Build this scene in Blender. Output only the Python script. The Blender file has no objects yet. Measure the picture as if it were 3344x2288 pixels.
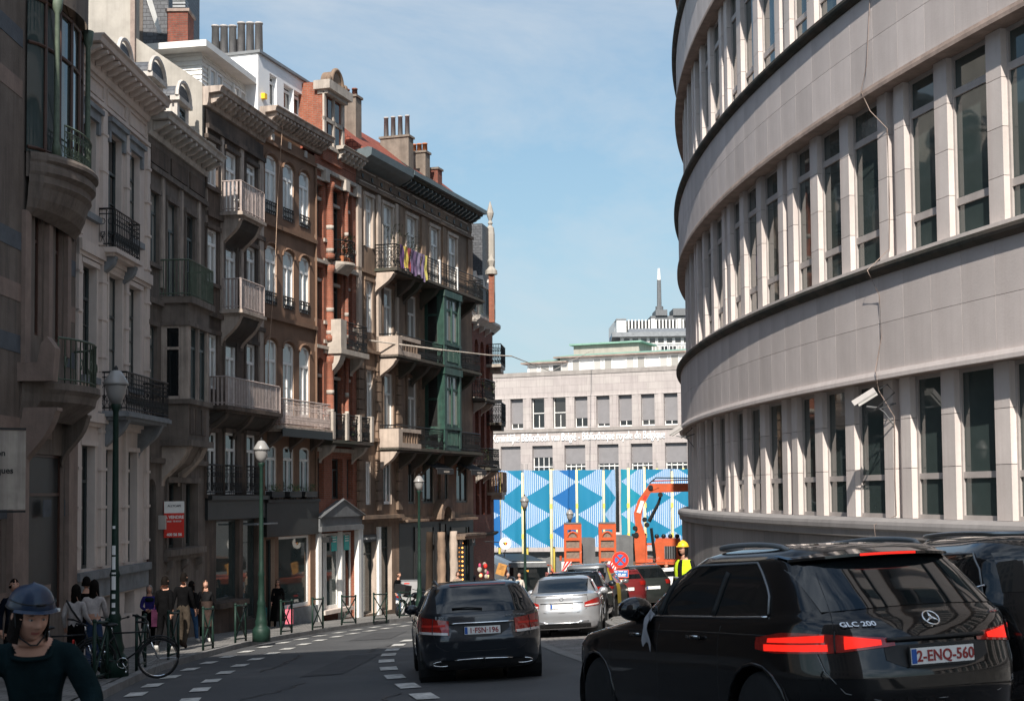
import bpy, math, random
from math import sin, cos, pi, radians, hypot, atan2, sqrt
from mathutils import Matrix, Vector
random.seed(7)
sc = bpy.context.scene
COL = sc.collection

# ---------------------------------------------------------------- camera
cam_d = bpy.data.cameras.new('camera'); cam = bpy.data.objects.new('camera', cam_d); COL.objects.link(cam)
cam_d.lens = 50.0; cam_d.sensor_width = 36.0; cam_d.sensor_fit = 'HORIZONTAL'
cam_d.shift_y = 0.07; cam_d.clip_end = 6000; cam_d.clip_start = 0.1
cam.matrix_world = Matrix.Rotation(pi/2 + math.atan(237/4644.), 4, 'X') @ Matrix.Rotation(-0.0088, 4, 'Z')
cam_d.dof.use_dof = True; cam_d.dof.focus_distance = 34; cam_d.dof.aperture_fstop = 8.0
sc.camera = cam
sc.render.resolution_x, sc.render.resolution_y = 1024, 700

# ---------------------------------------------------------------- sky, sun, exposure
SUN_AZ = (-0.10, -0.995); SUN_EL = radians(40)
W = bpy.data.worlds.new('World'); sc.world = W; W.use_nodes = True
nt = W.node_tree; nt.nodes.clear()
def nn(t, **k):
    n = nt.nodes.new(t)
    for a, b in k.items(): setattr(n, a, b)
    return n
out = nn('ShaderNodeOutputWorld'); bg = nn('ShaderNodeBackground'); bg.inputs[1].default_value = 0.095
sky = nn('ShaderNodeTexSky', sky_type='NISHITA', sun_disc=False, sun_elevation=SUN_EL,
         sun_rotation=atan2(SUN_AZ[0], SUN_AZ[1]), altitude=50, air_density=1.0, dust_density=0.7, ozone_density=2.2)
tc = nn('ShaderNodeTexCoord'); mp = nn('ShaderNodeMapping'); mp.inputs['Scale'].default_value = (1.1, 1.1, 3.2)
mp.inputs['Rotation'].default_value = (0.0, radians(-14), radians(20))
n1 = nn('ShaderNodeTexNoise'); n1.inputs['Scale'].default_value = 2.3; n1.inputs['Detail'].default_value = 7; n1.inputs['Roughness'].default_value = 0.62; n1.inputs['Distortion'].default_value = 0.5
rp = nn('ShaderNodeMapRange'); rp.inputs[1].default_value = 0.42; rp.inputs[2].default_value = 0.72; rp.inputs[4].default_value = 0.72
mx = nn('ShaderNodeMixRGB'); mx.inputs[2].default_value = (3.9, 4.3, 4.7, 1)
hz = nn('ShaderNodeMixRGB'); hz.inputs[2].default_value = (3.5, 4.3, 5.0, 1)
sx = nn('ShaderNodeSeparateXYZ'); hr = nn('ShaderNodeMapRange')
hr.inputs[1].default_value = 0.42; hr.inputs[2].default_value = 0.0; hr.inputs[3].default_value = 0.0; hr.inputs[4].default_value = 0.92
L_ = nt.links.new
L_(tc.outputs['Generated'], mp.inputs[0]); L_(mp.outputs[0], n1.inputs[0]); L_(n1.outputs[0], rp.inputs[0])
L_(tc.outputs['Generated'], sx.inputs[0]); L_(sx.outputs[2], hr.inputs[0])
dp = nn('ShaderNodeVectorMath', operation='DOT_PRODUCT'); dp.inputs[1].default_value = (SUN_AZ[0]*cos(SUN_EL), SUN_AZ[1]*cos(SUN_EL), sin(SUN_EL))
pr = nn('ShaderNodeMapRange'); pr.inputs[1].default_value = -.1; pr.inputs[2].default_value = 1.0; pr.inputs[3].default_value = 1.0; pr.inputs[4].default_value = 3.2
cs = nn('ShaderNodeVectorMath', operation='SCALE'); cs.inputs[0].default_value = (5.2, 5.6, 6.0)   # thin cloud scatters more light forward, toward the sun
L_(tc.outputs['Generated'], dp.inputs[0]); L_(dp.outputs['Value'], pr.inputs[0]); L_(pr.outputs[0], cs.inputs['Scale']); L_(cs.outputs[0], mx.inputs[2])
L_(sky.outputs[0], hz.inputs[1]); L_(hr.outputs[0], hz.inputs[0])
tn = nn('ShaderNodeMixRGB', blend_type='MULTIPLY'); tn.inputs[0].default_value = 1; tn.inputs[2].default_value = (0.93, 1.05, 1.02, 1)
L_(hz.outputs[0], tn.inputs[1]); L_(tn.outputs[0], mx.inputs[1]); L_(rp.outputs[0], mx.inputs[0]); L_(mx.outputs[0], bg.inputs[0]); L_(bg.outputs[0], out.inputs[0])
sun_d = bpy.data.lights.new('sun', 'SUN'); sun = bpy.data.objects.new('sun', sun_d); COL.objects.link(sun)
sun_d.energy = 5.0; sun_d.angle = radians(0.55); sun_d.color = (1.0, 0.93, 0.84)
sdir = Vector((SUN_AZ[0]*cos(SUN_EL), SUN_AZ[1]*cos(SUN_EL), sin(SUN_EL)))
sun.rotation_euler = sdir.to_track_quat('Z', 'Y').to_euler()
sc.view_settings.view_transform = 'Standard'; sc.view_settings.look = 'None'
sc.view_settings.exposure = 0.5; sc.view_settings.gamma = 1.0; sc.view_settings.use_curve_mapping = False
sc.render.engine = 'CYCLES'

# ---------------------------------------------------------------- materials
def mat(name, col, rough=.8, var=.18, scale=2.0, bump=0, bscale=40, streak=0, spec=.35, metal=0, coat=0,
        brick=None, emis=0, trans=0, col2=None, grime=None):
    m = bpy.data.materials.new(name); m.use_nodes = True; t = m.node_tree; N = t.nodes; K = t.links.new
    b = N['Principled BSDF']; b.inputs['Roughness'].default_value = rough; b.inputs['Metallic'].default_value = metal
    b.inputs['Specular IOR Level'].default_value = spec
    if coat: b.inputs['Coat Weight'].default_value = coat; b.inputs['Coat Roughness'].default_value = .04
    if emis:
        b.inputs['Emission Color'].default_value = (*col, 1); b.inputs['Emission Strength'].default_value = emis
    c = N.new('ShaderNodeTexCoord'); last = None
    base = N.new('ShaderNodeRGB'); base.outputs[0].default_value = (*col, 1); last = base.outputs[0]
    hgt = None
    if brick:
        bw, bh, mort, mc, c2 = brick
        mpn = N.new('ShaderNodeMapping'); mpn.inputs['Rotation'].default_value = (radians(90), 0, 0) if brick is not None and bw < 5 else (0, 0, 0)
        bt = N.new('ShaderNodeTexBrick'); bt.inputs['Scale'].default_value = 1.0
        bt.inputs['Brick Width'].default_value = bw; bt.inputs['Row Height'].default_value = bh; bt.inputs['Mortar Size'].default_value = mort
        bt.inputs['Color1'].default_value = (*col, 1); bt.inputs['Color2'].default_value = (*c2, 1); bt.inputs['Mortar'].default_value = (*mc, 1)
        cx = N.new('ShaderNodeSeparateXYZ'); cb = N.new('ShaderNodeCombineXYZ')
        K(c.outputs['Object'], cx.inputs[0])
        ad = N.new('ShaderNodeMath'); ad.operation = 'ADD'; K(cx.outputs[0], ad.inputs[0]); K(cx.outputs[1], ad.inputs[1])
        K(ad.outputs[0], cb.inputs[0]); K(cx.outputs[2], cb.inputs[1]); K(cb.outputs[0], bt.inputs[0])
        last = bt.outputs[0]; hgt = bt.outputs['Fac']
    def mul(src, fac_out, lo, hi, a=.3, bb=.7, colr=None):
        r = N.new('ShaderNodeMapRange'); r.inputs[1].default_value = a; r.inputs[2].default_value = bb
        r.inputs[3].default_value = lo; r.inputs[4].default_value = hi; K(fac_out, r.inputs[0])
        if colr:
            mxx = N.new('ShaderNodeMixRGB'); K(r.outputs[0], mxx.inputs[0]); K(src, mxx.inputs[1]); mxx.inputs[2].default_value = (*colr, 1)
            return mxx.outputs[0]
        v = N.new('ShaderNodeVectorMath'); v.operation = 'SCALE'; K(src, v.inputs[0]); K(r.outputs[0], v.inputs['Scale'])
        return v.outputs[0]
    if var:
        ns = N.new('ShaderNodeTexNoise'); ns.inputs['Scale'].default_value = scale; ns.inputs['Detail'].default_value = 6; ns.inputs['Roughness'].default_value = .65
        K(c.outputs['Object'], ns.inputs[0])
        last = mul(last, ns.outputs[0], 1-var, 1+var)
        if col2:
            n3 = N.new('ShaderNodeTexNoise'); n3.inputs['Scale'].default_value = scale*.4; n3.inputs['Detail'].default_value = 4; K(c.outputs['Object'], n3.inputs[0])
            last = mul(last, n3.outputs[0], 0, .8, .42, .62, col2)
    if streak:
        mpn = N.new('ShaderNodeMapping'); mpn.inputs['Scale'].default_value = (2.6, 2.6, .16)
        ns = N.new('ShaderNodeTexNoise'); ns.inputs['Scale'].default_value = 1.6; ns.inputs['Detail'].default_value = 5; ns.inputs['Roughness'].default_value = .7
        K(c.outputs['Object'], mpn.inputs[0]); K(mpn.outputs[0], ns.inputs[0])
        g = grime or tuple(x*.35 for x in col)
        last = mul(last, ns.outputs[0], 0, streak, .46, .72, g)
    if name in ('office_limestone', 'office_limestone_pale', 'plinth_stone', 'plinth_stone_dark', 'kerb_stone', 'stone_block', 'sandstone', 'library_stone'):
        oi = N.new('ShaderNodeObjectInfo'); last = mul(last, oi.outputs['Random'], .90, 1.08, 0, 1)
    K(last, b.inputs['Base Color'])
    if bump or hgt:
        bp = N.new('ShaderNodeBump'); bp.inputs['Distance'].default_value = .02
        if hgt and not bump:
            bp.inputs['Strength'].default_value = .5; bp.invert = True; K(hgt, bp.inputs['Height'])
        else:
            nb = N.new('ShaderNodeTexNoise'); nb.inputs['Scale'].default_value = bscale; nb.inputs['Detail'].default_value = 4
            K(c.outputs['Object'], nb.inputs[0]); bp.inputs['Strength'].default_value = bump; K(nb.outputs[0], bp.inputs['Height'])
            if hgt:
                b2 = N.new('ShaderNodeBump'); b2.inputs['Distance'].default_value = .02; b2.inputs['Strength'].default_value = .5; b2.invert = True
                K(hgt, b2.inputs['Height']); K(bp.outputs[0], b2.inputs['Normal']); bp = b2
        K(bp.outputs[0], b.inputs['Normal'])
    return m

def glassmat(name, col, tint=.5, rough=.03, wave=0, spec=.6, folds=None):
    m = mat(name, col, rough=rough, var=.12, scale=1.3, spec=spec)
    N = m.node_tree.nodes; K = m.node_tree.links.new; b = N['Principled BSDF']
    c = N.new('ShaderNodeTexCoord')
    if folds:
        w = N.new('ShaderNodeTexWave'); w.wave_type = 'BANDS'; w.bands_direction = 'X'; w.inputs['Scale'].default_value = 3.5; w.inputs['Distortion'].default_value = 2.0
        w.inputs['Detail'].default_value = 2
        K(c.outputs['Object'], w.inputs[0]); mxx = N.new('ShaderNodeMixRGB'); mxx.inputs[1].default_value = (*col, 1); mxx.inputs[2].default_value = (*folds, 1)
        K(w.outputs[0], mxx.inputs[0]); K(mxx.outputs[0], b.inputs['Base Color'])
    bp = N.new('ShaderNodeBump'); bp.inputs['Distance'].default_value = .01; bp.inputs['Strength'].default_value = .12
    nb = N.new('ShaderNodeTexNoise'); nb.inputs['Scale'].default_value = 1.7; nb.inputs['Detail'].default_value = 1
    K(c.outputs['Object'], nb.inputs[0]); K(nb.outputs[0], bp.inputs['Height']); K(bp.outputs[0], b.inputs['Normal'])
    return m

M = {}
M['asphalt'] = mat('asphalt', (.088, .089, .091), .80, .24, .45, bump=.5, bscale=70, col2=(.062, .064, .068), streak=0)
M['ground'] = mat('ground', (.12, .115, .105), .9, .2, .5)
M['pave'] = mat('paving', (.17, .16, .15), .85, .2, 1.2, brick=(.45, .3, .012, (.07, .065, .06), (.2, .19, .18)))
M['kerb'] = mat('kerb_stone', (.2, .195, .19), .8, .22, 3, bump=.3)
M['mark'] = mat('road_paint', (.60, .59, .56), .7, .25, 14, bump=.2, col2=(.30,.30,.29))
M['dark'] = mat('dark_metal', (.02, .021, .022), .5, .2)
M['black'] = mat('black_iron', (.012, .013, .014), .45, .2)
M['green'] = mat('green_cast_iron', (.011, .030, .022), .5, .25, 6, spec=.25)
M['greenrail'] = mat('green_old_iron', (.10, .13, .095), .6, .25, 6)
M['white'] = mat('white_paint', (.74, .73, .70), .55, .1, 3)
M['whitew'] = mat('white_window_frame', (.80, .79, .77), .5, .08, 3)
M['darkw'] = mat('dark_window_frame', (.05, .06, .058), .45, .2, 3)
M['brownw'] = mat('brown_window_frame', (.07, .035, .025), .5, .2, 3)
M['g_dark'] = glassmat('glass_dark', (.012, .014, .015))
M['g_mid'] = glassmat('glass_room', (.05, .048, .044), folds=(.02, .02, .02))
M['g_curt'] = glassmat('glass_curtain', (.42, .40, .37), folds=(.22, .21, .19))
M['g_pale'] = glassmat('glass_pale_curtain', (.55, .53, .50), folds=(.32, .31, .29))
M['g_right'] = glassmat('glass_office', (.045, .062, .060), spec=.7)
M['concrete'] = mat('concrete_render', (.36, .33, .29), .9, .16, 1.2, bump=.2, streak=.35)
M['chimrender'] = mat('chimney_render', (.20, .165, .135), .9, .25, 2, bump=.3, streak=.5)
M['slate'] = mat('slate', (.075, .08, .09), .55, .3, 8, brick=(.25, .14, .008, (.03, .03, .035), (.10, .105, .115)))
M['tile'] = mat('red_roof_tile', (.30, .085, .05), .8, .25, 6, brick=(.22, .22, .02, (.12, .03, .02), (.22, .06, .04)))
M['zinc'] = mat('zinc', (.22, .23, .24), .45, .2, 2, metal=.3)
M['brick'] = mat('red_brick', (.30, .09, .048), .85, .22, 5, brick=(.22, .075, .009, (.24, .17, .13), (.27, .075, .04)), streak=.35, grime=(.07, .04, .035))
M['brick2'] = mat('dark_red_brick', (.24, .07, .045), .85, .25, 5, brick=(.22, .075, .009, (.13, .09, .07), (.17, .05, .035)), streak=.4, grime=(.05, .03, .025))
M['s1'] = mat('stone_brown_grey', (.16, .13, .11), .85, .25, 1.1, bump=.4, bscale=18, streak=.7)
M['s1b'] = mat('stone_blue_grey', (.09, .10, .115), .8, .25, 2, bump=.3, bscale=18)
M['s1c'] = mat('stone_pinkish', (.25, .185, .155), .85, .2, 2, bump=.3, bscale=18, streak=.3)
M['s2'] = mat('painted_stucco', (.60, .51, .455), .8, .12, .9, bump=.15, bscale=14, streak=.35, grime=(.34, .31, .30))
M['s2d'] = mat('bluestone', (.19, .20, .21), .75, .25, 3, bump=.2)
M['s3'] = mat('dirty_stucco', (.165, .135, .115), .9, .28, 1.2, bump=.5, bscale=16, streak=.8, grime=(.05,.045,.04))
M['s3w'] = mat('cornice_paint', (.50, .46, .42), .7, .2, 2, streak=.6, grime=(.2, .17, .15))
M['s4'] = mat('brown_stucco', (.135, .10, .08), .9, .32, 1.3, col2=(.05,.042,.037), bump=.5, bscale=16, streak=.85, grime=(.035,.03,.027))
M['s4l'] = mat('brown_trim', (.40, .33, .28), .85, .22, 2, streak=.75, grime=(.07, .055, .05))
M['s5'] = mat('brown_render', (.20, .12, .08), .92, .22, 1.0, bump=.25, bscale=20, streak=.3, grime=(.1, .065, .05))
M['s5l'] = mat('brown_render_trim', (.42, .29, .21), .88, .16, 2)
M['s6'] = mat('red_house_stone', (.42, .37, .32), .85, .2, 2, streak=.5, grime=(.12, .1, .09))
M['s7'] = mat('sandstone', (.27, .185, .13), .88, .28, 1.1, col2=(.12,.09,.07), bump=.4, bscale=14, streak=.75, grime=(.10, .075, .06))
M['s7l'] = mat('sandstone_light', (.44, .36, .30), .85, .18, 1.6, bump=.25, bscale=14, streak=.5, grime=(.15, .12, .1))
M['s7d'] = mat('sooty_stone', (.085, .07, .06), .9, .3, 2, bump=.3, bscale=14, col2=(.05, .055, .04))
M['shopdark'] = mat('dark_shopfront', (.028, .03, .03), .5, .2, 2)
M['oriel'] = mat('green_oriel_paint', (.018, .055, .042), .55, .35, 4, streak=.4, grime=(.14, .16, .14))
M['paintrail'] = mat('pale_balcony_paint', (.40, .33, .305), .6, .2, 6)
M['limestone'] = mat('office_limestone', (.53, .475, .455), .85, .10, .7, bump=.15, bscale=22, streak=.5, grime=(.42, .36, .34))
M['limestone2'] = mat('office_limestone_pale', (.585, .525, .495), .85, .10, .8, bump=.15, bscale=22, streak=.4, grime=(.44, .36, .33))
M['limebrown'] = mat('office_drip_edge', (.27, .21, .18), .9, .3, 2.5, bump=.2)
M['ledge'] = mat('mossy_ledge', (.035, .036, .03), .9, .4, 4, bump=.4, col2=(.075, .06, .05))
M['plinth'] = mat('plinth_stone', (.26, .245, .24), .8, .12, .8, bump=.1, streak=.4, grime=(.16, .15, .15))
M['plinth2'] = mat('plinth_stone_dark', (.19, .182, .18), .8, .14, .8, bump=.1, streak=.4, grime=(.13, .12, .12))
M['officeframe'] = mat('office_window_frame', (.40, .36, .34), .5, .12, 3)
M['lib'] = mat('library_stone', (.46, .415, .39), .88, .1, .6, streak=.45, grime=(.24, .21, .20), brick=(1.6, .62, .012, (.32, .28, .27), (.42, .37, .355)))
M['libpar'] = mat('library_parapet', (.30, .27, .25), .9, .2, 1.2, streak=.3)
M['blind'] = mat('grey_blind', (.22, .21, .215), .7, .08, 2)
M['copper'] = mat('green_copper', (.20, .34, .27), .7, .2, 1.5)
M['yellow'] = mat('yellow_pole', (.80, .62, .12), .6, .12, 2)
M['yellow2'] = mat('pale_pole', (.78, .66, .36), .6, .12, 2)
M['orange'] = mat('orange_machine_paint', (.50, .09, .028), .5, .2, 2, coat=.2, streak=.3, grime=(.3, .09, .05))
M['greybox'] = mat('grey_steel', (.13, .135, .14), .6, .2, 2, streak=.3)
M['brownsteel'] = mat('rusty_dirt', (.16, .085, .05), .85, .3, 3)
M['skin'] = mat('skin', (.50, .27, .19), .6, .1, 12)
M['rubber'] = mat('rubber', (.014, .014, .015), .8, .2, 9)
M['rim'] = mat('alloy', (.35, .36, .37), .3, .1, 5, metal=.9)
M['chrome'] = mat('chrome', (.75, .76, .77), .12, 0, metal=1)
M['red'] = mat('red_paint', (.6, .03, .02), .5, .1)
M['blue'] = mat('blue_sign', (.03, .16, .42), .5, .08)
M['yellowp'] = mat('yellow_plastic', (.85, .5, .03), .4, .08)
M['plate'] = mat('plate_white', (.75, .74, .72), .45, .05)
M['platered'] = mat('plate_red', (.28, .03, .03), .5, 0)
M['plateblue'] = mat('plate_blue', (.02, .09, .35), .5, 0)
M['leaf'] = mat('leaf', (.045, .075, .025), .6, .4, 20)
M['terracotta'] = mat('terracotta', (.45, .16, .07), .8, .15, 4)

# ---------------------------------------------------------------- mesh builder
class MB:
    def __init__(s, T=None, flip=False): s.V = []; s.F = []; s.MI = []; s.T = T; s.flip = flip
    def p(s, q):
        s.V.append(tuple(s.T(*q)) if s.T else tuple(q)); return len(s.V)-1
    def face(s, pts, m=0):
        i = [s.p(q) for q in pts]
        if s.flip: i.reverse()
        s.F.append(i); s.MI.append(m)
    def box(s, x0, x1, y0, y1, z0, z1, m=0, nx=1):
        for k in range(nx):
            a = x0+(x1-x0)*k/nx; b = x0+(x1-x0)*(k+1)/nx
            c = [(a,y0,z0),(b,y0,z0),(b,y1,z0),(a,y1,z0),(a,y0,z1),(b,y0,z1),(b,y1,z1),(a,y1,z1)]
            n = [s.p(q) for q in c]
            fs = [(0,1,5,4),(2,3,7,6),(3,2,1,0),(4,5,6,7)]
            if k == 0: fs.append((3,0,4,7))
            if k == nx-1: fs.append((1,2,6,5))
            for f in fs:
                g = [n[i] for i in f]
                if s.flip: g.reverse()
                s.F.append(g); s.MI.append(m)
    def prism(s, prof, a, b, axis='x', m=0):
        """profile polygon (p,q) extruded between a and b. axis x: (t,p,q); y: (p,t,q); z: (p,q,t)"""
        f = {'x': lambda t,p,q:(t,p,q), 'y': lambda t,p,q:(p,t,q), 'z': lambda t,p,q:(p,q,t)}[axis]
        n = len(prof); A = [s.p(f(a,*q)) for q in prof]; B = [s.p(f(b,*q)) for q in prof]
        s.F.append(A[::-1]); s.F.append(B); s.MI += [m, m]
        for i in range(n):
            j = (i+1) % n; s.F.append([A[i], A[j], B[j], B[i]]); s.MI.append(m)
    def tube(s, pts, r, n=6, m=0, cap=True, closed=False):
        P = [Vector(p) for p in pts]; rings = []; N = len(P)
        for i, p in enumerate(P):
            if closed: d = P[(i+1) % N]-P[i-1]
            else: d = P[min(i+1, N-1)]-P[max(i-1, 0)]
            if d.length < 1e-9: d = Vector((0,0,1))
            d.normalize(); u = d.cross(Vector((0,0,1)))
            if u.length < .05: u = d.cross(Vector((0,1,0)))
            u.normalize(); w = d.cross(u); rr = r[i] if isinstance(r, (list, tuple)) else r
            rings.append([s.p(p+u*(rr*cos(2*pi*k/n))+w*(rr*sin(2*pi*k/n))) for k in range(n)])
        R = range(N) if closed else range(N-1)
        for i in R:
            a = rings[i]; b = rings[(i+1) % N]
            for k in range(n):
                s.F.append([a[k], a[(k+1)%n], b[(k+1)%n], b[k]]); s.MI.append(m)
        if cap and not closed:
            s.F.append(rings[0][::-1]); s.F.append(rings[-1]); s.MI += [m, m]
    def lathe(s, prof, c=(0,0,0), n=16, m=0, axis='z'):
        rings = []
        for r, h in prof:
            if axis == 'z': rings.append([s.p((c[0]+r*cos(2*pi*k/n), c[1]+r*sin(2*pi*k/n), c[2]+h)) for k in range(n)])
            elif axis == 'x': rings.append([s.p((c[0]+h, c[1]+r*cos(2*pi*k/n), c[2]+r*sin(2*pi*k/n))) for k in range(n)])
            else: rings.append([s.p((c[0]+r*cos(2*pi*k/n), c[1]+h, c[2]+r*sin(2*pi*k/n))) for k in range(n)])
        for a, b in zip(rings, rings[1:]):
            for k in range(n):
                s.F.append([a[k], a[(k+1)%n], b[(k+1)%n], b[k]]); s.MI.append(m)
        s.F.append(rings[0][::-1]); s.F.append(rings[-1]); s.MI += [m, m]
    def ell(s, c, r, n=12, h=8, m=0):
        pr = []
        for i in range(h+1):
            a = -pi/2+pi*i/h; pr.append((max(cos(a), .001), sin(a)))
        rings = [[s.p((c[0]+r[0]*q*cos(2*pi*k/n), c[1]+r[1]*q*sin(2*pi*k/n), c[2]+r[2]*z)) for k in range(n)] for q, z in pr]
        for a, b in zip(rings, rings[1:]):
            for k in range(n):
                s.F.append([a[k], a[(k+1)%n], b[(k+1)%n], b[k]]); s.MI.append(m)
    def grid(s, fn, us, vs, m=0):
        G = [[s.p(fn(u, v)) for u in us] for v in vs]
        for a, b in zip(G, G[1:]):
            for i in range(len(us)-1):
                f = [a[i], a[i+1], b[i+1], b[i]]
                if s.flip: f.reverse()
                s.F.append(f); s.MI.append(m)
    def mesh(s, name, mats, smooth=False):
        me = bpy.data.meshes.new(name); me.from_pydata(s.V, [], s.F)
        for x in (mats if isinstance(mats, (list, tuple)) else [mats]): me.materials.append(x)
        if any(s.MI): me.polygons.foreach_set('material_index', s.MI)
        if smooth: me.polygons.foreach_set('use_smooth', [True]*len(me.polygons))
        me.update(); return me
    def build(s, name, mats, parent=None, smooth=False, label=None):
        return obj(name, s.mesh(name, mats, smooth), parent, label)
def obj(name, me, parent=None, label=None, loc=None, rz=None):
    o = bpy.data.objects.new(name, me); COL.objects.link(o)
    if parent is not None: o.parent = parent
    if label: o['label'] = label
    if loc: o.location = loc
    if rz is not None: o.rotation_euler = (0, 0, rz)
    return o
def tag(o, label, cat, group=None):
    o['label'] = label; o['category'] = cat
    if group: o['group'] = group
    return o
def thing(name, label, cat, loc=(0,0,0), rz=0, group=None):
    o = bpy.data.objects.new(name, None); COL.objects.link(o); o.empty_display_size = .2
    o.location = loc; o.rotation_euler = (0, 0, rz); return tag(o, label, cat, group)
def kids(o, cache={}):
    return [c for c in bpy.data.objects if c.parent == o]
def dup(root, loc, rz=None, label=None, cat=None):
    r = root.copy(); COL.objects.link(r); r.location = loc
    if rz is not None: r.rotation_euler = (r.rotation_euler[0], r.rotation_euler[1], rz)
    if label: r['label'] = label
    for ch in kids(root):
        c = ch.copy(); COL.objects.link(c); c.parent = r
        for g in kids(ch):
            d = g.copy(); COL.objects.link(d); d.parent = c
    return r
def text_mesh(txt, size, ext=.004, spacing=1.0, align='CENTER', xs=1.0, bold=0):
    cu = bpy.data.curves.new('lettering', 'FONT'); cu.body = txt; cu.size = size; cu.extrude = ext; cu.align_x = align
    cu.space_character = spacing; cu.resolution_u = 3; cu.offset = bold
    o = bpy.data.objects.new('lettering', cu); COL.objects.link(o); bpy.context.view_layer.update()
    me = bpy.data.meshes.new_from_object(o.evaluated_get(bpy.context.evaluated_depsgraph_get()))
    bpy.data.objects.remove(o); me.transform(Matrix.Scale(xs, 4, (1,0,0)))
    return me
def text(txt, size, m, parent, mtx, name='lettering', **k):
    me = text_mesh(txt, size, **k); me.transform(mtx); me.materials.clear(); me.materials.append(m); me.name = name
    return obj(name, me, parent)
def struct(name, mb, m, smooth=False):
    o = mb.build(name, m, None, smooth); o['kind'] = 'structure'; return o

# ---------------------------------------------------------------- ground profile (the street drops away from the camera)
def gz(y, x=0.0):
    x = max(-12, min(12, x))*.042*(1 if y < 62 else max(0, 1-(y-62)/28))
    if y < 62: return -(1.52+.056*max(y, -40))+x
    return -(4.992+.08*(min(y, 90)-62))+x
def resample(pts, step=.8):
    P = [Vector(p) for p in pts]; out = []
    for i in range(len(P)-1):
        p0 = P[max(i-1,0)]; p1 = P[i]; p2 = P[i+1]; p3 = P[min(i+2, len(P)-1)]
        n = max(1, int((p2-p1).length/step))
        for k in range(n):
            t = k/n
            out.append(.5*((2*p1)+(p2-p0)*t+(2*p0-5*p1+4*p2-p3)*t*t+(3*p1-p0-3*p2+p3)*t**3))
    out.append(P[-1]); return out
def xat(poly, y):
    for a, b in zip(poly, poly[1:]):
        if a[1] <= y <= b[1]: return a[0]+(b[0]-a[0])*(y-a[1])/max(b[1]-a[1], 1e-6)
    return poly[0][0] if y < poly[0][1] else poly[-1][0]
# ================================================================ GROUND
mb = MB()
ys = [-40, -20, 0, 20, 40, 62, 66, 70, 74, 78, 82, 86, 90, 100, 130, 200, 400, 900, 3000]
mb.grid(lambda x, y: (x, y, gz(y, x)-.012), [-2000, -300, -60, -12, 12, 60, 300, 2000], ys)
struct('ground', mb, M['ground'])
KERB = [tuple(p) for p in resample([(-3.6,-38),(-3.7,-15),(-4.0,2),(-4.7,12),(-6.03,20.9),(-6.76,26.7),(-7.01,30.3),(-7.03,37.4),(-6.27,44.6),(-5.15,50.4),(-3.8,54.6),(-2.2,60),(-.4,65.5),(2.2,70.5),(6,76)])]
FAC = [(-10.7,-38),(-10.6,10),(-10.49,26),(-10.47,34),(-10.28,40),(-9.83,45.5),(-8.84,50.5),(-7.33,55.5),(-6.4,58.5),(-1.98,71.8),(-1.3,76),(-.8,80)]
COBL = [(3.4,-38),(2.9,5),(2.1,14),(1.29,24),(.98,26.7),(.67,30.3),(.3,35),(.4,42),(1.2,48),(3,57),(6,65),(11,72),(16,78)]
mb = MB(); ysr = [-38+i*1.0 for i in range(0, 114)]
for a, b in zip(ysr, ysr[1:]):
    mb.face([(xat(KERB,a)-.1,a,gz(a,xat(KERB,a)-.1)),(xat(COBL,a),a,gz(a,xat(COBL,a))),(xat(COBL,b),b,gz(b,xat(COBL,b))),(xat(KERB,b)-.1,b,gz(b,xat(KERB,b)-.1))])
for a, b in zip(range(76,130,4), range(80,134,4)):
    mb.face([(-4,a,gz(a,-4)),(40,a,gz(a,40)),(40,b,gz(b,40)),(-4,b,gz(b,-4))])
struct('road', mb, M['asphalt'])
# granite sett parking strip on the right
m_sett = mat('granite_setts', (.24, .225, .22), .85, .3, 3, bump=.25, bscale=30, col2=(.17,.165,.16))
N = m_sett.node_tree.nodes; K = m_sett.node_tree.links.new
c_ = N.new('ShaderNodeTexCoord'); v_ = N.new('ShaderNodeTexVoronoi'); v_.feature = 'DISTANCE_TO_EDGE'; v_.inputs['Scale'].default_value = 7.5
K(c_.outputs['Object'], v_.inputs[0]); bp_ = N.new('ShaderNodeBump'); bp_.inputs['Strength'].default_value = 1; bp_.inputs['Distance'].default_value = .03
mr_ = N.new('ShaderNodeMapRange'); mr_.inputs[2].default_value = .12; K(v_.outputs[0], mr_.inputs[0]); K(mr_.outputs[0], bp_.inputs['Height'])
K(bp_.outputs[0], N['Principled BSDF'].inputs['Normal'])
SIDE = [(6.6,-38),(6.3,5),(6.0,16),(3.6,21),(2.75,25),(2.8,29),(3.2,32),(2.7,34.2),(2.5,36.2),(2.5,39),(2.8,42),(4.1,45),(6.2,48.5),(10,52),(14,55)]
mb = MB()
for a, b in zip(ysr, ysr[1:]):
    if b > 55: break
    mb.face([(xat(COBL,a),a,gz(a,xat(COBL,a))+.004),(xat(SIDE,a)+.2,a,gz(a,xat(SIDE,a)+.2)+.004),(xat(SIDE,b)+.2,b,gz(b,xat(SIDE,b)+.2)+.004),(xat(COBL,b),b,gz(b,xat(COBL,b))+.004)])
struct('sett_paving', mb, m_sett)
# gutter edge between asphalt and setts
mb = MB()
for a, b in zip(ysr, ysr[1:]):
    if a < 5 or b > 60: continue
    mb.face([(xat(COBL,a)-.12,a,gz(a,xat(COBL,a)-.12)+.008),(xat(COBL,a)+.1,a,gz(a,xat(COBL,a)+.1)+.008),(xat(COBL,b)+.1,b,gz(b,xat(COBL,b)+.1)+.008),(xat(COBL,b)-.12,b,gz(b,xat(COBL,b)-.12)+.008)])
struct('gutter', mb, M['kerb'])
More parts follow.
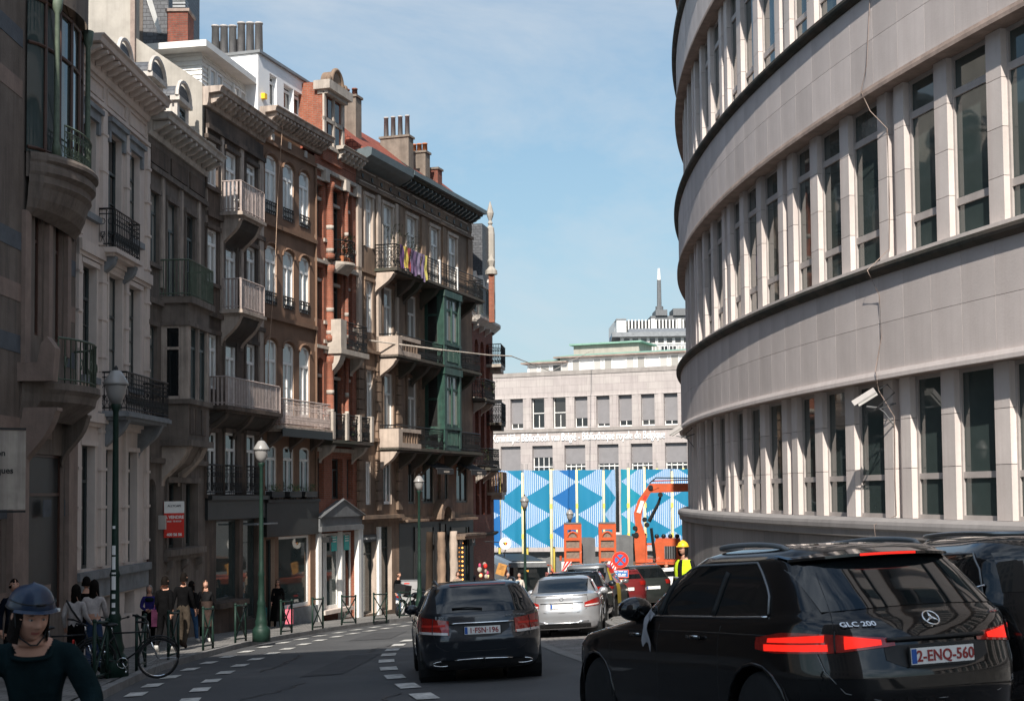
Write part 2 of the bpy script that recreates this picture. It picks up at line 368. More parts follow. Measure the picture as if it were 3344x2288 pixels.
# pavements
mb = MB()
for a, b in zip(ysr, ysr[1:]):
    mb.face([(xat(FAC,a)-.6,a,gz(a,xat(FAC,a)-.6)+.12),(xat(KERB,a)-.24,a,gz(a,xat(KERB,a)-.24)+.12),(xat(KERB,b)-.24,b,gz(b,xat(KERB,b)-.24)+.12),(xat(FAC,b)-.6,b,gz(b,xat(FAC,b)-.6)+.12)])
m_pave = mat('pavement_slabs', (.15, .14, .13), .85, .22, 1.2, bump=.2)
N = m_pave.node_tree.nodes; K = m_pave.node_tree.links.new
bt_ = N.new('ShaderNodeTexBrick'); bt_.inputs['Scale'].default_value = 1; bt_.inputs['Brick Width'].default_value = .3; bt_.inputs['Row Height'].default_value = .3
bt_.inputs['Mortar Size'].default_value = .012; bt_.inputs['Color1'].default_value = (.22,.21,.20,1); bt_.inputs['Color2'].default_value = (.17,.165,.158,1); bt_.inputs['Mortar'].default_value = (.06,.058,.055,1)
c_ = N.new('ShaderNodeTexCoord'); K(c_.outputs['Object'], bt_.inputs[0])
nz_ = N.new('ShaderNodeTexNoise'); nz_.inputs['Scale'].default_value = 1.1; nz_.inputs['Detail'].default_value = 5; K(c_.outputs['Object'], nz_.inputs[0])
mm_ = N.new('ShaderNodeMapRange'); mm_.inputs[1].default_value=.3; mm_.inputs[2].default_value=.7; mm_.inputs[3].default_value=.7; mm_.inputs[4].default_value=1.25; K(nz_.outputs[0], mm_.inputs[0])
vs_ = N.new('ShaderNodeVectorMath'); vs_.operation='SCALE'; K(bt_.outputs[0], vs_.inputs[0]); K(mm_.outputs[0], vs_.inputs['Scale']); K(vs_.outputs[0], N['Principled BSDF'].inputs['Base Color'])
pav_l = struct('pavement', mb, m_pave)
mb = MB()
for a, b in zip(ysr, ysr[1:]):
    if b > 55: break
    mb.face([(xat(SIDE,a)+.14,a,gz(a,xat(SIDE,a)+.14)+.13),(22,a,gz(a,22)+.13),(22,b,gz(b,22)+.13),(xat(SIDE,b)+.14,b,gz(b,xat(SIDE,b)+.14)+.13)])
pav_r = struct('pavement', mb, m_pave)
def kerb_run(poly, y0, y1, off, parent, side):
    P = [Vector(p) for p in resample(poly, .15)]; acc = 0; last = None
    for i, p in enumerate(P):
        if p.y < y0: continue
        if p.y > y1: break
        if last is None: last = p; continue
        if (p-last).length >= .98:
            d = (p-last).normalized(); nrm = Vector((-d.y, d.x))*side; q = p-d*.015
            m = MB(); zb = .13+random.uniform(-.006,.006)
            for z0_, z1_ in ((-.1, zb),):
                a = [last, q, q+nrm*.18, last+nrm*.18]
                idx = [m.p((v.x, v.y, gz(v.y, v.x)+z0_)) for v in a]+[m.p((v.x, v.y, gz(v.y, v.x)+z1_)) for v in a]
                for f in ((0,1,5,4),(1,2,6,5),(2,3,7,6),(3,0,4,7),(4,5,6,7)): m.F.append([idx[k] for k in f]); m.MI.append(0)
            m.build('kerb_stone', M['kerb'], parent); last = p
kerb_run(KERB, 8, 72, 0, pav_l, 1)
kerb_run(SIDE, 20, 54, 0, pav_r, -1)
# dashed markings
def dash(x, y, dx, dy, w, l, parent=None):
    d = Vector((dx, dy)).normalized(); n = Vector((-d.y, d.x)); c = Vector((x, y)); m = MB()
    q = [c-d*l/2-n*w/2, c+d*l/2-n*w/2, c+d*l/2+n*w/2, c-d*l/2+n*w/2]
    m.face([(v.x, v.y, gz(v.y, v.x)+.014) for v in q]); o = m.build('road_marking', M['mark'])
    o['kind'] = 'structure'; return o
rowA = [(-5.45,19.9),(-5.74,21.76),(-5.98,23.7),(-6.18,25.8),(-6.33,28.0),(-6.43,30.2),(-6.48,32.4),(-6.47,34.6),(-6.4,36.8),(-6.27,38.9),(-6.07,40.9),(-5.8,42.8),(-5.47,44.8),(-5.12,46.6),(-4.68,48.3),(-4.2,50.1),(-3.65,52),(-3.05,53.9),(-2.4,55.8)]
rowB = [(-4.2,18.0),(-4.53,20),(-4.84,22.1),(-5.09,24.1),(-5.3,26.3),(-5.45,28.5),(-5.53,30.7),(-5.56,32.9),(-5.54,35),(-5.46,37.2),(-5.33,39.3),(-5.13,41.4),(-4.86,43.2),(-4.52,44.9),(-4.15,46.4),(-3.7,48),(-3.2,49.8),(-2.6,51.7),(-2.0,53.6)]
rowC = [(-2.5,38.6),(-2.69,36.2),(-2.74,34),(-2.7,31.8),(-2.6,29.7),(-2.44,27.4),(-2.19,25.0),(-1.9,22.8),(-1.54,20.7),(-1.18,18.7),(-.75,16.4)]
for row, w, l in ((rowA,.28,.85),(rowB,.28,.85),(rowC[::-1],.3,1.0)):
    for i, (x, y) in enumerate(row):
        a = row[max(i-1,0)]; b = row[min(i+1,len(row)-1)]
        dash(x, y, b[0]-a[0], b[1]-a[1], w, l)

# repairs in the asphalt: patches and tar seams
m_patch = mat('asphalt_patch', (.066,.067,.07), .85, .2, 2, bump=.5, bscale=80); m_tar = mat('tar_seam', (.03,.03,.032), .5, .2, 6)
for pts_ in ([(-3.6,24),(-2.9,24.2),(-2.8,30.5),(-3.5,30.3)], [(-1.2,35.5),(-.1,35.6),(0,39),(-1.1,38.9)], [(-4.1,14.5),(-2.5,14.8),(-2.4,16.6),(-4,16.4)], [(-4.4,38),(-3.3,38),(-3.2,43),(-4.2,43)]):
    m = MB(); m.face([(x, y, gz(y, x)+.008) for x, y in pts_]); o = m.build('road_patch', m_patch); o['kind'] = 'structure'
for seed in range(7):
    x, y = [(-3.9,12),(-2.2,14),(-.3,24),(-3.1,31),(-4.6,26),(-1.9,40),(-3.4,17)][seed]; m = MB(); P_ = []
    for k in range(26): P_.append((x, y)); x += random.uniform(-.10,.10)+.02; y += random.uniform(.12,.3)
    for (x0, y0), (x1, y1) in zip(P_, P_[1:]): m.face([(x0-.018, y0, gz(y0,x0)+.0095), (x0+.018, y0, gz(y0,x0)+.0095), (x1+.018, y1, gz(y1,x1)+.0095), (x1-.018, y1, gz(y1,x1)+.0095)])
    o = m.build('tar_seam', m_tar); o['kind'] = 'structure'
# ================================================================ CURVED OFFICE BUILDING (right)
CX, CY, CR = 75.44, 41.5, 70.0
def PT(t, d): a = t/CR; return (CX-(CR+d)*cos(a), CY+(CR+d)*sin(a))
OX, OY = PT(-20, 0); OZ = gz(OY, OX)
office = thing('office_building', 'long curved pale stone office building with rows of tall narrow windows between pilasters', 'building', (OX, OY, OZ))
CL = (CX-OX, CY-OY, 0)      # circle centre in the building's own frame
def TC(t, d, z): a = t/CR; return (-(CR+d)*cos(a), (CR+d)*sin(a), z-OZ)
_inst = {}
def arc_piece(name, key, fn, t, mats, dz=0, parent=None, smooth=False):
    """mesh built once round t=0, then turned about the circle's centre"""
    if key not in _inst:
        m = MB(TC, True); fn(m); _inst[key] = m.mesh(name, mats, smooth)
    o = obj(name, _inst[key], parent or office)
    o.location = (CL[0], CL[1], dz) if parent is None else (0, 0, 0)
    if parent is None: o.rotation_euler = (0, 0, -t/CR)
    return o
T0, T1 = -48.0, 30.0
def ring(name, prof, mats, t0=T0, t1=T1, step=.6, label=None):
    """profile [(d,z)...] swept round the arc"""
    m = MB(TC, True); n = int((t1-t0)/step); ts = [t0+(t1-t0)*i/n for i in range(n+1)]
    k = len(prof)
    for a, b in zip(ts, ts[1:]):
        for i in range(k-1):
            (d0, z0), (d1, z1) = prof[i], prof[i+1]
            m.face([(a,d0,z0),(b,d0,z0),(b,d1,z1),(a,d1,z1)])
    o = m.build(name, mats, office, label=label); o.location = (CL[0], CL[1], 0); return o
LZ = [2.12+5.5*k for k in range(4)]; GZ_ = [4.15+5.5*k for k in range(4)]
PD, WD = -.20, -.35        # pilaster face, glass plane
for k in range(4):
    L0, G0 = LZ[k], GZ_[k]
    ring('band', [(WD-.05, L0-.0),(-.03, L0),(-.03, G0),(WD-.05, G0)], M['limebrown'])
    ring('drip_moulding', [(-.03, L0-.002),(.07, L0-.002),(.07, L0+.07),(.045, L0+.15),(-.02, L0+.15)], M['limebrown' if k else 'limestone'])
    ring('ledge', [(-.02, G0-.08),(.06, G0-.06),(.13, G0-.01),(.15, G0+.04),(.15, G0+.1),(.08, G0+.13),(PD-.2, G0+.15)], M['ledge'])
    ring('sill_course', [(.02, G0+.13),(.02, G0+.21),(WD-.02, G0+.23)], M['limestone2'])
# facing panels, two rows per band
PW = .98
def panel_fn(z0, z1):
    return lambda m: m.box(.004, PW-.004, -.03, 0, z0+.004, z1-.004)
for k in range(4):
    z0 = LZ[k]+.15; z1 = GZ_[k]-.07; zm = z0+(z1-z0)*.5
    for row, (a, b) in enumerate(((z0, zm), (zm, z1))):
        t = -25.5; i = 0
        while t < 7.2:
            arc_piece('facing_panel', ('pan', row), panel_fn(a-5.5*k, b-5.5*k), t, M['limestone'], 5.5*k)
            t += PW; i += 1
    ring('band_face', [(-.004, z0),(-.004, z1)], M['limestone'], T0, -25.5)
    ring('band_face', [(-.004, z0),(-.004, z1)], M['limestone'], 7.9, T1)
# pilasters and windows
PER = 5.55; tA = -14.62
WINS = [(0, 1.72), (1.72, 3.36), (3.36, 4.86)]
PW2 = .215
def winframe(z0, z1, hw, bars):
    def fn(m):
        for a, b, c, d in ((-hw, -hw+.06, z0, z1), (hw-.06, hw, z0, z1), (-hw, hw, z0, z0+.08), (-hw, hw, z1-.07, z1)):
            m.box(a, b, WD-.03, WD+.04, c, d)
        for zb, h in bars: m.box(-hw, hw, WD-.03, WD+.035, zb, zb+h)
    return fn
n_per0, n_per1 = -6, 8
for k in range(4):
    zb = -.5 if k == 0 else GZ_[k-1]+.2; zt = LZ[k]
    dz = 5.5*(k-1) if k >= 1 else 0
    kk = min(k, 1); b0 = zb-dz; t0_ = zt-dz
    nb = 3 if k == 0 else 4
    hs = [b0+(t0_-b0)*i/nb for i in range(nb+1)]
    if k == 0: hs = [b0, b0+.93, b0+1.85, t0_]
    for p in range(n_per0, n_per1):
        base = tA+PER*p
        for q, pt in enumerate((0, 1.72, 3.36, 4.86)):
            t = base+pt
            if t < T0+1 or t > T1-1: continue
            w = PW2 if q in (1, 2) else .185
            if -23 < t < 1.5:
                for i in range(len(hs)-1):
                    arc_piece('pilaster_block', ('pb', kk, i, w), lambda m, i=i, w=w: m.box(-w, w, WD-.04, PD, hs[i]+.005, hs[i+1]-.005), t, M['limestone2'], dz)
            else:
                arc_piece('pilaster', ('pil', kk, w), lambda m, w=w: m.box(-w, w, WD-.04, PD, b0, t0_), t, M['limestone2'], dz)
        arc_piece('recess_strip', ('gr', kk), lambda m: m.box(-.2, .2, WD-.04, WD+.01, b0, t0_), base-.345, M['limestone2'], dz)
        for a, b in WINS:
            t = base+(a+b)/2; hw = (b-a)/2-PW2+.005
            if t < T0+1 or t > T1-1: continue
            bars = [(b0+.72, .11)] if k == 0 else [(b0+.62, .13), (t0_-.72, .13)]
            wf = arc_piece('window', ('wf', kk, round(hw, 2)), winframe(b0, t0_, hw, bars), t, M['officeframe'], dz)
            arc_piece('pane', ('pn', kk, round(hw, 2)), lambda m: m.face([(-hw,WD,b0),(hw,WD,b0),(hw,WD,t0_),(-hw,WD,t0_)]), t, M['g_right'], 0, parent=wf)
# plinth
ring('plinth_moulding', [(WD-.05,-.5),(.0,-.5),(.14,-.56),(.16,-.62),(.16,-.70),(.12,-.74),(.11,-.86),(0,-.9)], M['plinth'])
ring('plinth_wall', [(-.02,-.88),(-.02,-9)], M['plinth2'])
t = -25.5
while t < 9:
    w = random.choice([.78, .92, 1.05]); mk = random.choice(['plinth', 'plinth', 'plinth', 'plinth2'])
    arc_piece('plinth_panel', ('pp', w, mk), lambda m: m.box(.004, w-.004, -.02, .03, -6, -.9), t, M[mk])
    t += w
# body and flat roof
m = MB(TC, True); ts = [T0+i*2 for i in range(int((T1-T0)/2)+1)]
for a, b in zip(ts, ts[1:]):
    m.face([(a,0,21.5),(b,0,21.5),(b,-14,21.5),(a,-14,21.5)]); m.face([(a,-.02,20.65),(b,-.02,20.65),(b,-.02,21.5),(a,-.02,21.5)])
    m.face([(a,-14,-8),(b,-14,-8),(b,-14,21.5),(a,-14,21.5)]); m.face([(a,-.5,-8),(b,-.5,-8),(b,-.5,20.7),(a,-.5,20.7)])
for t in (T0, ts[-1]): m.face([(t,0,-8),(t,-14,-8),(t,-14,21.5),(t,0,21.5)])
o = m.build('roof_and_core', M['limestone'], office); o.location = (CL[0], CL[1], 0)
# drop cable on the facade
m = MB(lambda t, d, z: TC(t, d, z))
def cab(m, pts, r=.009):
    P = [Vector(TC(*p)) for p in pts]; mm = MB(); mm.tube(P, r, 5); return mm
pts = [(-14.70,.03,20),(-14.70,.03,9.4),(-14.55,.05,8.2),(-14.35,.08,7.75),(-14.60,.02,7.3),(-14.87,-.19,6.9),(-14.90,-.19,5.6),(-14.85,-.19,4.6),(-14.70,.2,4.2),(-14.87,.05,3.7),(-14.87,.03,2.9),(-14.75,.1,2.3),(-14.85,.1,1.9),(-14.90,-.19,1.4),(-14.87,-.19,.2),(-14.89,-.19,-.45),(-14.75,.2,-.62),(-14.77,.14,-1.3),(-14.75,.05,-4)]
o = cab(m, pts).build('cable', M['limebrown'], office, True); o.location = (CL[0], CL[1], 0)
M['fluegrey'] = mat('flue_grey', (.40,.38,.37), .7, .12, 3); M['camgrey'] = mat('camera_housing', (.42,.41,.39), .5, .1, 6)
def cctv(t, z, label, yaw=-.9):
    x, y = PT(t, PD); c = thing('security_camera', label, 'camera', (x, y, z), 0, 'security cameras on the curved office building')
    m = MB(); a = t/CR; nx, ny = -cos(a), sin(a)
    m.tube([(0,0,.1),(nx*.28,ny*.28,.02),(nx*.55,ny*.55,.05)], .02, 6); m.tube([(0,0,-.3),(nx*.2,ny*.2,-.05),(nx*.3,ny*.3,.02)], .014, 5)
    m.tube([(0,-.15,.1),(0,.15,.1)], .015, 5); m.build('bracket', M['greybox'], c)
    d = Vector((nx*.55-.45, .25, -.62)).normalized(); o_ = Vector((nx*.55, ny*.55, .22)); s_ = d.cross(Vector((0,0,1))).normalized(); u_ = s_.cross(d)
    def TT(p, q, r): return tuple(o_+d*p+s_*q+u_*r)
    mm = MB(TT); mm.box(-.20,.20,-.08,.08,-.075,.065); mm.build('camera_body', M['camgrey'], c)
    mm = MB(TT); mm.box(-.2,.27,-.1,.1,.068,.085); mm.box(-.2,.27,-.1,-.09,-.02,.068); mm.box(-.2,.27,.09,.1,-.02,.068); mm.build('sunshield', M['fluegrey'], c)
    mm = MB(TT); mm.tube([(.201,0,0),(.22,0,0)], .045, 10); mm.build('lens', M['black'], c)
    mm = MB(); pts = [tuple(o_+d*-.27), tuple(o_+d*-.45+u_*.0), tuple(o_+d*-.48-u_*.2), tuple(Vector((nx*.4,ny*.4,-.02)))]
    mm.tube([tuple(v) for v in [Vector(p) for p in pts]], .012, 5); mm.build('camera_cable', M['dark'], c)
cctv(-14.85, 1.55, 'white security camera on a bracket above the ground floor windows, nearer the viewer')
cctv(3.2, 1.75, 'small white security camera at the far end of the curved facade, beside the library')
# ================================================================ LIBRARY, HOARDING, CITY BEHIND
class House:
    def __init__(s, name, label, cat, o, e, z0, group=None):
        L = hypot(*e); s.e = (e[0]/L, e[1]/L); s.z0 = z0
        s.o = thing(name, label, cat, (o[0], o[1], z0), atan2(s.e[1], s.e[0]), group)
    def T(s, a, d, z): return (a, -d, z-s.z0)
    def mb(s): return MB(s.T, True)
    def box(s, name, a, b, d0, d1, z0, z1, m, parent=None, label=None):
        q = s.mb(); q.box(a, b, d0, d1, z0, z1); return q.build(name, m, parent or s.o, label=label)
    def boxes(s, name, L, m, parent=None):
        r = None
        for l in L:
            q = s.mb(); q.box(*l); o_ = q.build(name, m, parent or s.o); r = r or o_
        return r
    def wall(s, a, b, z0, z1, d, holes, m, depth=.28, name='wall', mrev=None, parent=None):
        q = s.mb(); mats = [m, mrev or m]
        ss = sorted({a, b, *[h[0] for h in holes], *[h[1] for h in holes]}); zs = sorted({z0, z1, *[h[2] for h in holes], *[h[3] for h in holes]})
        for i in range(len(ss)-1):
            for j in range(len(zs)-1):
                cs, cz = (ss[i]+ss[i+1])/2, (zs[j]+zs[j+1])/2
                if any(h[0] < cs < h[1] and h[2] < cz < h[3] for h in holes): continue
                q.face([(ss[i],d,zs[j]),(ss[i+1],d,zs[j]),(ss[i+1],d,zs[j+1]),(ss[i],d,zs[j+1])])
        for h in holes:
            h0, h1, c0, c1 = h[:4]; r = h[4] if len(h) > 4 else 0; di = d-depth; e = c1-r
            q.face([(h0,di,c0),(h0,d,c0),(h0,d,e),(h0,di,e)], 1); q.face([(h1,d,c0),(h1,di,c0),(h1,di,e),(h1,d,e)], 1)
            q.face([(h0,di,c0),(h1,di,c0),(h1,d,c0),(h0,d,c0)], 1)
            if not r: q.face([(h0,d,c1),(h1,d,c1),(h1,di,c1),(h0,di,c1)], 1)
            else:
                m_ = (h0+h1)/2; hw = (h1-h0)/2; n = 8
                P = [(m_-hw*cos(pi*k/n), e+r*sin(pi*k/n)) for k in range(n+1)]
                for (x0, y0), (x1, y1) in zip(P, P[1:]):
                    q.face([(x0,d,y0),(x1,d,y1),(x1,d,c1),(x0,d,c1)]); q.face([(x0,d,y0),(x0,di,y0),(x1,di,y1),(x1,d,y1)], 1)
        return q.build(name, mats, parent or s.o)
    def window(s, a, b, z0, z1, d, frame='whitew', glass='g_mid', style='T', r=0, fw=.06, parent=None, name='window'):
        """frame part with pane as its own piece; style T: transom + centre mullion"""
        if frame in ('whitew', 'white') and fw == .06: fw = .082
        q = s.mb(); f0, f1 = d-.03, d+.04
        q.box(a, a+fw, f0, f1, z0, z1); q.box(b-fw, b, f0, f1, z0, z1); q.box(a+fw, b-fw, f0, f1, z0, z0+fw*1.5); q.box(a+fw, b-fw, f0, f1, z1-fw, z1)
        h = z1-z0; c = (a+b)/2
        if 'T' in style: zt = z0+h*.70; q.box(a+fw, b-fw, f0, f1+.01, zt, zt+fw*1.2); q.box(c-fw*.5, c+fw*.5, f0, f1+.005, z0+fw, zt)
        if 'C' in style: q.box(c-fw*.5, c+fw*.5, f0, f1+.005, z0+fw, z1-fw)
        if 'H' in style: zt = z0+h*.5; q.box(a+fw, b-fw, f0, f1+.004, zt, zt+fw)
        if 'G' in style:
            for k in (1, 2): zt = z0+h*.70*k/3; q.box(a+fw, b-fw, f0+.01, f1-.005, zt, zt+fw*.5)
        if 'U' in style: zt = z0+h*.74; q.box(a+fw, b-fw, f0, f1+.01, zt, zt+fw*1.2)
        w = q.build(name, M[frame], parent or s.o)
        g = s.mb(); g.face([(a+.01,d,z0+.01),(b-.01,d,z0+.01),(b-.01,d,z1-.01),(a+.01,d,z1-.01)]); g.build('pane', M[glass], w)
        return w
lib = House('library_building', 'pale stone library with grey blinds and large white lettering across its front', 'building', (-1.39, 130.), (16.2, -7.1), -7.6)
row1 = [(1.36+2.083*i, 2.62+2.083*i, 5.95, 8.7) for i in range(-2, 16)]
row2 = [(.35+3.13*i, 2.35+3.13*i, -3.5, 4.4) for i in range(-1, 11)]
lib.wall(-5, 32, -7.6, 10.7, 0, row1+row2, M['lib'], .45, mrev=M['lib'])
lib.box('parapet', -5, 32, -1, .06, 10.7, 11.08, M['libpar'])
lib.box('body', -5, 32, -20, -.5, -7.6, 10.69, M['lib'])
lib.box('string_course', -5, 32, 0, .12, 5.62, 5.92, M['libpar'])
lib.box('lintel_course', -5, 32, .0, .05, 8.72, 8.85, M['lib'])
for i, (a, b, c, d) in enumerate(row1):
    w = lib.window(a, b, c, d, -.42, 'white', ['g_mid','g_dark'][i % 2], 'H' if i in (3, 4) else '', fw=.07)
    q = lib.mb(); q.box((a+b)/2-.03, (a+b)/2+.03, -.42, -.36, c, c+1.2); q.build('mullion', M['white'], w)
    if i not in (3, 4):
        hb = [.5, .5, .5, 0, 0, .85, .3, .5, .5, .4, .3, .5][i % 12]
        lib.box('blind', a+.02, b-.02, -.40, -.34, c+hb, d-.01, M['blind'])
    lib.boxes('jamb_pilaster', [(a-.46, a-.14, .0, .05, c-.02, d)], M['lib'])
for i, (a, b, c, d) in enumerate(row2):
    w = lib.window(a, b, c, d, -.42, 'white', 'g_dark', '', fw=.06)
    q = lib.mb()
    for k in range(1, 4): q.box(a+(b-a)*k/4-.03, a+(b-a)*k/4+.03, -.42, -.35, c, d)
    q.box(a, b, -.42, -.345, 2.45, 2.55); q.build('mullion', M['white'], w)
    if i == 1: lib.box('blind', a, b, -.40, -.3, c, d-.02, M['blind'])
    else: lib.box('blind', a+.02, b-.02, -.40, -.33, 3.35 if i == 2 else 2.7, d-.02, M['blind'])
rot = Matrix.Rotation(pi/2, 4, 'X')
text('Koninklijke Bibliotheek van België - Bibliothèque royale de Belgique', 1.0, mat('white_lettering', (.95,.95,.95), .5, 0, emis=0), lib.o,
     Matrix.Translation((-.45, -.06, 4.82+7.6)) @ rot, align='LEFT', xs=.605, ext=.03, bold=.0, name='lettering')
# penthouse levels on the library roof
def roofbox(h, a, b, d0, d1, z0, z1, rz, nwin, over=.5, stag=0):
    h.box('penthouse_wall', a, b, d0, d1, z0, z1, M['white'])
    q = h.mb(); q.box(a-over, b+over, d0-over, d1+over, z1+.0, z1+.14); q.build('eaves', M['limebrown'], h.o)
    q = h.mb(); a2 = .8
    q.face([(a-over,d1+over,z1+.14),(b+over,d1+over,z1+.14),(b-a2,d1-a2,rz),(a+a2,d1-a2,rz)]); q.face([(a-over,d0-over,z1+.14),(a-over,d1+over,z1+.14),(a+a2,d1-a2,rz),(a+a2,d0+a2,rz)])
    q.face([(a+a2,d1-a2,rz),(b-a2,d1-a2,rz),(b-a2,d0+a2,rz),(a+a2,d0+a2,rz)]); q.face([(b+over,d1+over,z1+.14),(b+over,d0-over,z1+.14),(b-a2,d0+a2,rz),(b-a2,d1-a2,rz)])
    q.build('copper_roof', M['copper'], h.o)
    for i in range(nwin):
        w = (b-a)/nwin
        if (i % 3) == 2 and stag: continue
        h.window(a+i*w+.12, a+(i+1)*w-.12, z0+.4, z1-.1, d1+.03, 'white', ['g_pale','g_curt','g_mid'][i % 3], '', fw=.08)
roofbox(lib, 1.4, 5.0, -9, -4, 10.9, 12.2, 12.6, 3)
roofbox(lib, 4.7, 19.5, -10, -4, 10.9, 12.6, 13.0, 14, stag=1)
lib.box('plant_room', 5.6, 12.0, -9, -5.2, 12.9, 13.85, M['concrete'])
lib.box('plant_room_eaves', 5.3, 12.4, -9.4, -4.8, 13.85, 14.0, M['copper'])
# glazed office block further back
g = House('glass_office_block', 'pale blue glazed office block with a rounded roof behind the library', 'building', (17.8, 250), (1, -.05), -6.5)
g.box('body', .6, 22, -15, 0, -6.5, 26.2, M['zinc'])
g.box('roof_band', 0, 23, -16, .6, 27.6, 28.4, M['zinc']); g.box('upper_body', 1.5, 22, -14, -.4, 26.2, 27.6, M['white'])
for i in range(14): g.window(1+i*1.5, 2.3+i*1.5, 23.4, 26, .05, 'white', ['g_mid','g_curt','g_dark'][i % 3], 'C', fw=.1)
for i in range(13): g.window(2+i*1.5, 3.2+i*1.5, 26.4, 27.5, -.3, 'white', 'g_mid', '', fw=.08)
q = g.mb(); q.prism([(0,28.4),(-2,29.3),(-12,29.3),(-14,28.4)], 3, 23, 'x'); q.build('curved_roof', M['zinc'], g.o)
# tall tower with mast
tw = House('office_tower', 'distant striped white office tower with dark rooftop plant and a tall mast', 'tower', (48, 600), (1, .02), -6.5)
tw.box('body', 0, 60, -30, 0, -6, 73.2, M['dark'])
tw.boxes('fin', [(i*1.45, i*1.45+.55, 0, .8, -6, 73.6) for i in range(40)], M['white'])
tw.boxes('corner_pier', [(-4, 0, -30, -1, -6, 73.4), (11.2, 12.8, 0, 1.3, -6, 73.8), (22.5, 24, 0, 1.3, -6, 73.8), (31, 33, 0, 1.3, -6, 74.2)], M['white'])
tw.boxes('plant_room', [(12, 30, -20, -6, 73, 76), (14, 19, -18, -5, 76, 78.5), (21.5, 27, -18, -5, 76, 79)], M['greybox'])
q = tw.mb(); q.tube([(16.2,-10,76),(16.2,-10,80.5)], 1.7, 8); q.tube([(16.2,-10,80.5),(16.2,-10,92)], [1.0,.85], 8); q.build('mast', M['greybox'], tw.o)
q = tw.mb(); q.tube([(16.2,-10,92),(16.2,-10,97)], [.8,.5], 8); q.build('mast_tip', M['white'], tw.o)
bb = House('blue_block', 'small blue grey block standing left of the distant striped tower', 'building', (39.5, 560), (1, 0), -6.5)
bb.box('body', 0, 9, -10, 0, -6, 62.5, mat('blue_cladding', (.10,.16,.26), .5, .1, .1)); bb.box('roof_slab', .6, 9, -9, -1, 62.5, 64, M['zinc'])
for i in range(4): bb.window(.8+i*2, 2.2+i*2, 55, 60, .05, 'zinc', 'g_dark', 'C', fw=.15)
wb = House('white_side_block', 'white blank fronted block attached left of the striped tower', 'building', (44.0, 590), (1, 0), -6.5)
wb.box('body', 0, 4, -10, 0, -6, 72.3, M['white']); wb.box('roof_edge', -.2, 4, -10.2, .3, 72.3, 72.9, M['zinc'])

# hoarding of printed banners between yellow poles
def banner_mat(name, mirror, blue):
    m = mat(name, blue, .7, 0); N = m.node_tree.nodes; K = m.node_tree.links.new; b = N['Principled BSDF']
    c = N.new('ShaderNodeTexCoord'); s = N.new('ShaderNodeSeparateXYZ'); K(c.outputs['UV'], s.inputs[0])
    def mt(op, a, bb=None, c3=None):
        n = N.new('ShaderNodeMath'); n.operation = op
        for i, v in enumerate((a, bb, c3)):
            if v is None: continue
            if isinstance(v, (int, float)): n.inputs[i].default_value = v
            else: K(v, n.inputs[i])
        return n.outputs[0]
    x = s.outputs[0]; x = mt('SUBTRACT', 1.0, x) if mirror else x
    tt = mt('FRACT', mt('MULTIPLY_ADD', s.outputs[1], 2.35, .52)); tri = mt('SUBTRACT', 1.0, mt('ABSOLUTE', mt('MULTIPLY_ADD', tt, 2.0, -1.0)))
    inside = mt('LESS_THAN', x, tri)
    st = mt('GREATER_THAN', mt('FRACT', mt('MULTIPLY', s.outputs[0], 13.0)), .48)
    f = mt('MULTIPLY', inside, st)
    m1 = N.new('ShaderNodeMixRGB'); m1.inputs[1].default_value = (*blue, 1); m1.inputs[2].default_value = (.05, .2, .42, 1); K(inside, m1.inputs[0])
    m2 = N.new('ShaderNodeMixRGB'); m2.inputs[2].default_value = (.40, .49, .60, 1); K(f, m2.inputs[0]); K(m1.outputs[0], m2.inputs[1])
    K(m2.outputs[0], b.inputs['Base Color']); return m
BM = [banner_mat('printed_banner', False, (.008, .17, .30)), banner_mat('printed_banner_mirrored', True, (.008, .17, .30)),
      banner_mat('printed_banner_blue', False, (.008, .11, .32)), banner_mat('printed_banner_teal', True, (.008, .21, .30))]
hb = thing('hoarding', 'tall construction hoarding of blue and white striped banners hung between yellow poles', 'hoarding', (-1.2, 105, gz(105, -1.2)))
edges = [-3.2, -.9, .78, 2.85, 4.75, 6.75, 7.62, 7.95, 9.7, 11.7, 13.7, 15.7]
k = 0
for i, (a, b) in enumerate(zip(edges, edges[1:])):
    if i == 6: continue
    me = bpy.data.meshes.new('banner'); n, mm = 18, 12; V = []; F = []; UV = []
    ph = random.uniform(0, 6)
    for j in range(mm+1):
        for q in range(n+1):
            u = q/n; v = j/mm; bl = .16*sin(u*pi)+.045*sin(u*13+ph)*(1-v*.5)+.03*sin(v*7+u*5+ph)
            V.append((a+.03+(b-a-.06)*u+.02*sin(v*9+ph), -bl, 3.4+(1.55-(-4.1))*v-.04*sin(u*pi)*1+(random.uniform(-.01,.01)))); UV.append((u, v))
    for j in range(mm):
        for q in range(n): r0 = j*(n+1)+q; F.append((r0, r0+1, r0+n+2, r0+n+1))
    V = [(x+1.2, y, z-.0) for x, y, z in V]
    me.from_pydata(V, [], F); uvl = me.uv_layers.new(name='UVMap')
    for lp in me.loops: uvl.data[lp.index].uv = UV[lp.vertex_index]
    wide = (b-a) < 1.2
    me.materials.append(BM[[2, 0, 0, 2, 1, 1, 1, 3, 1, 0, 1][i]]); me.polygons.foreach_set('use_smooth', [True]*len(F))
    obj('banner', me, hb)
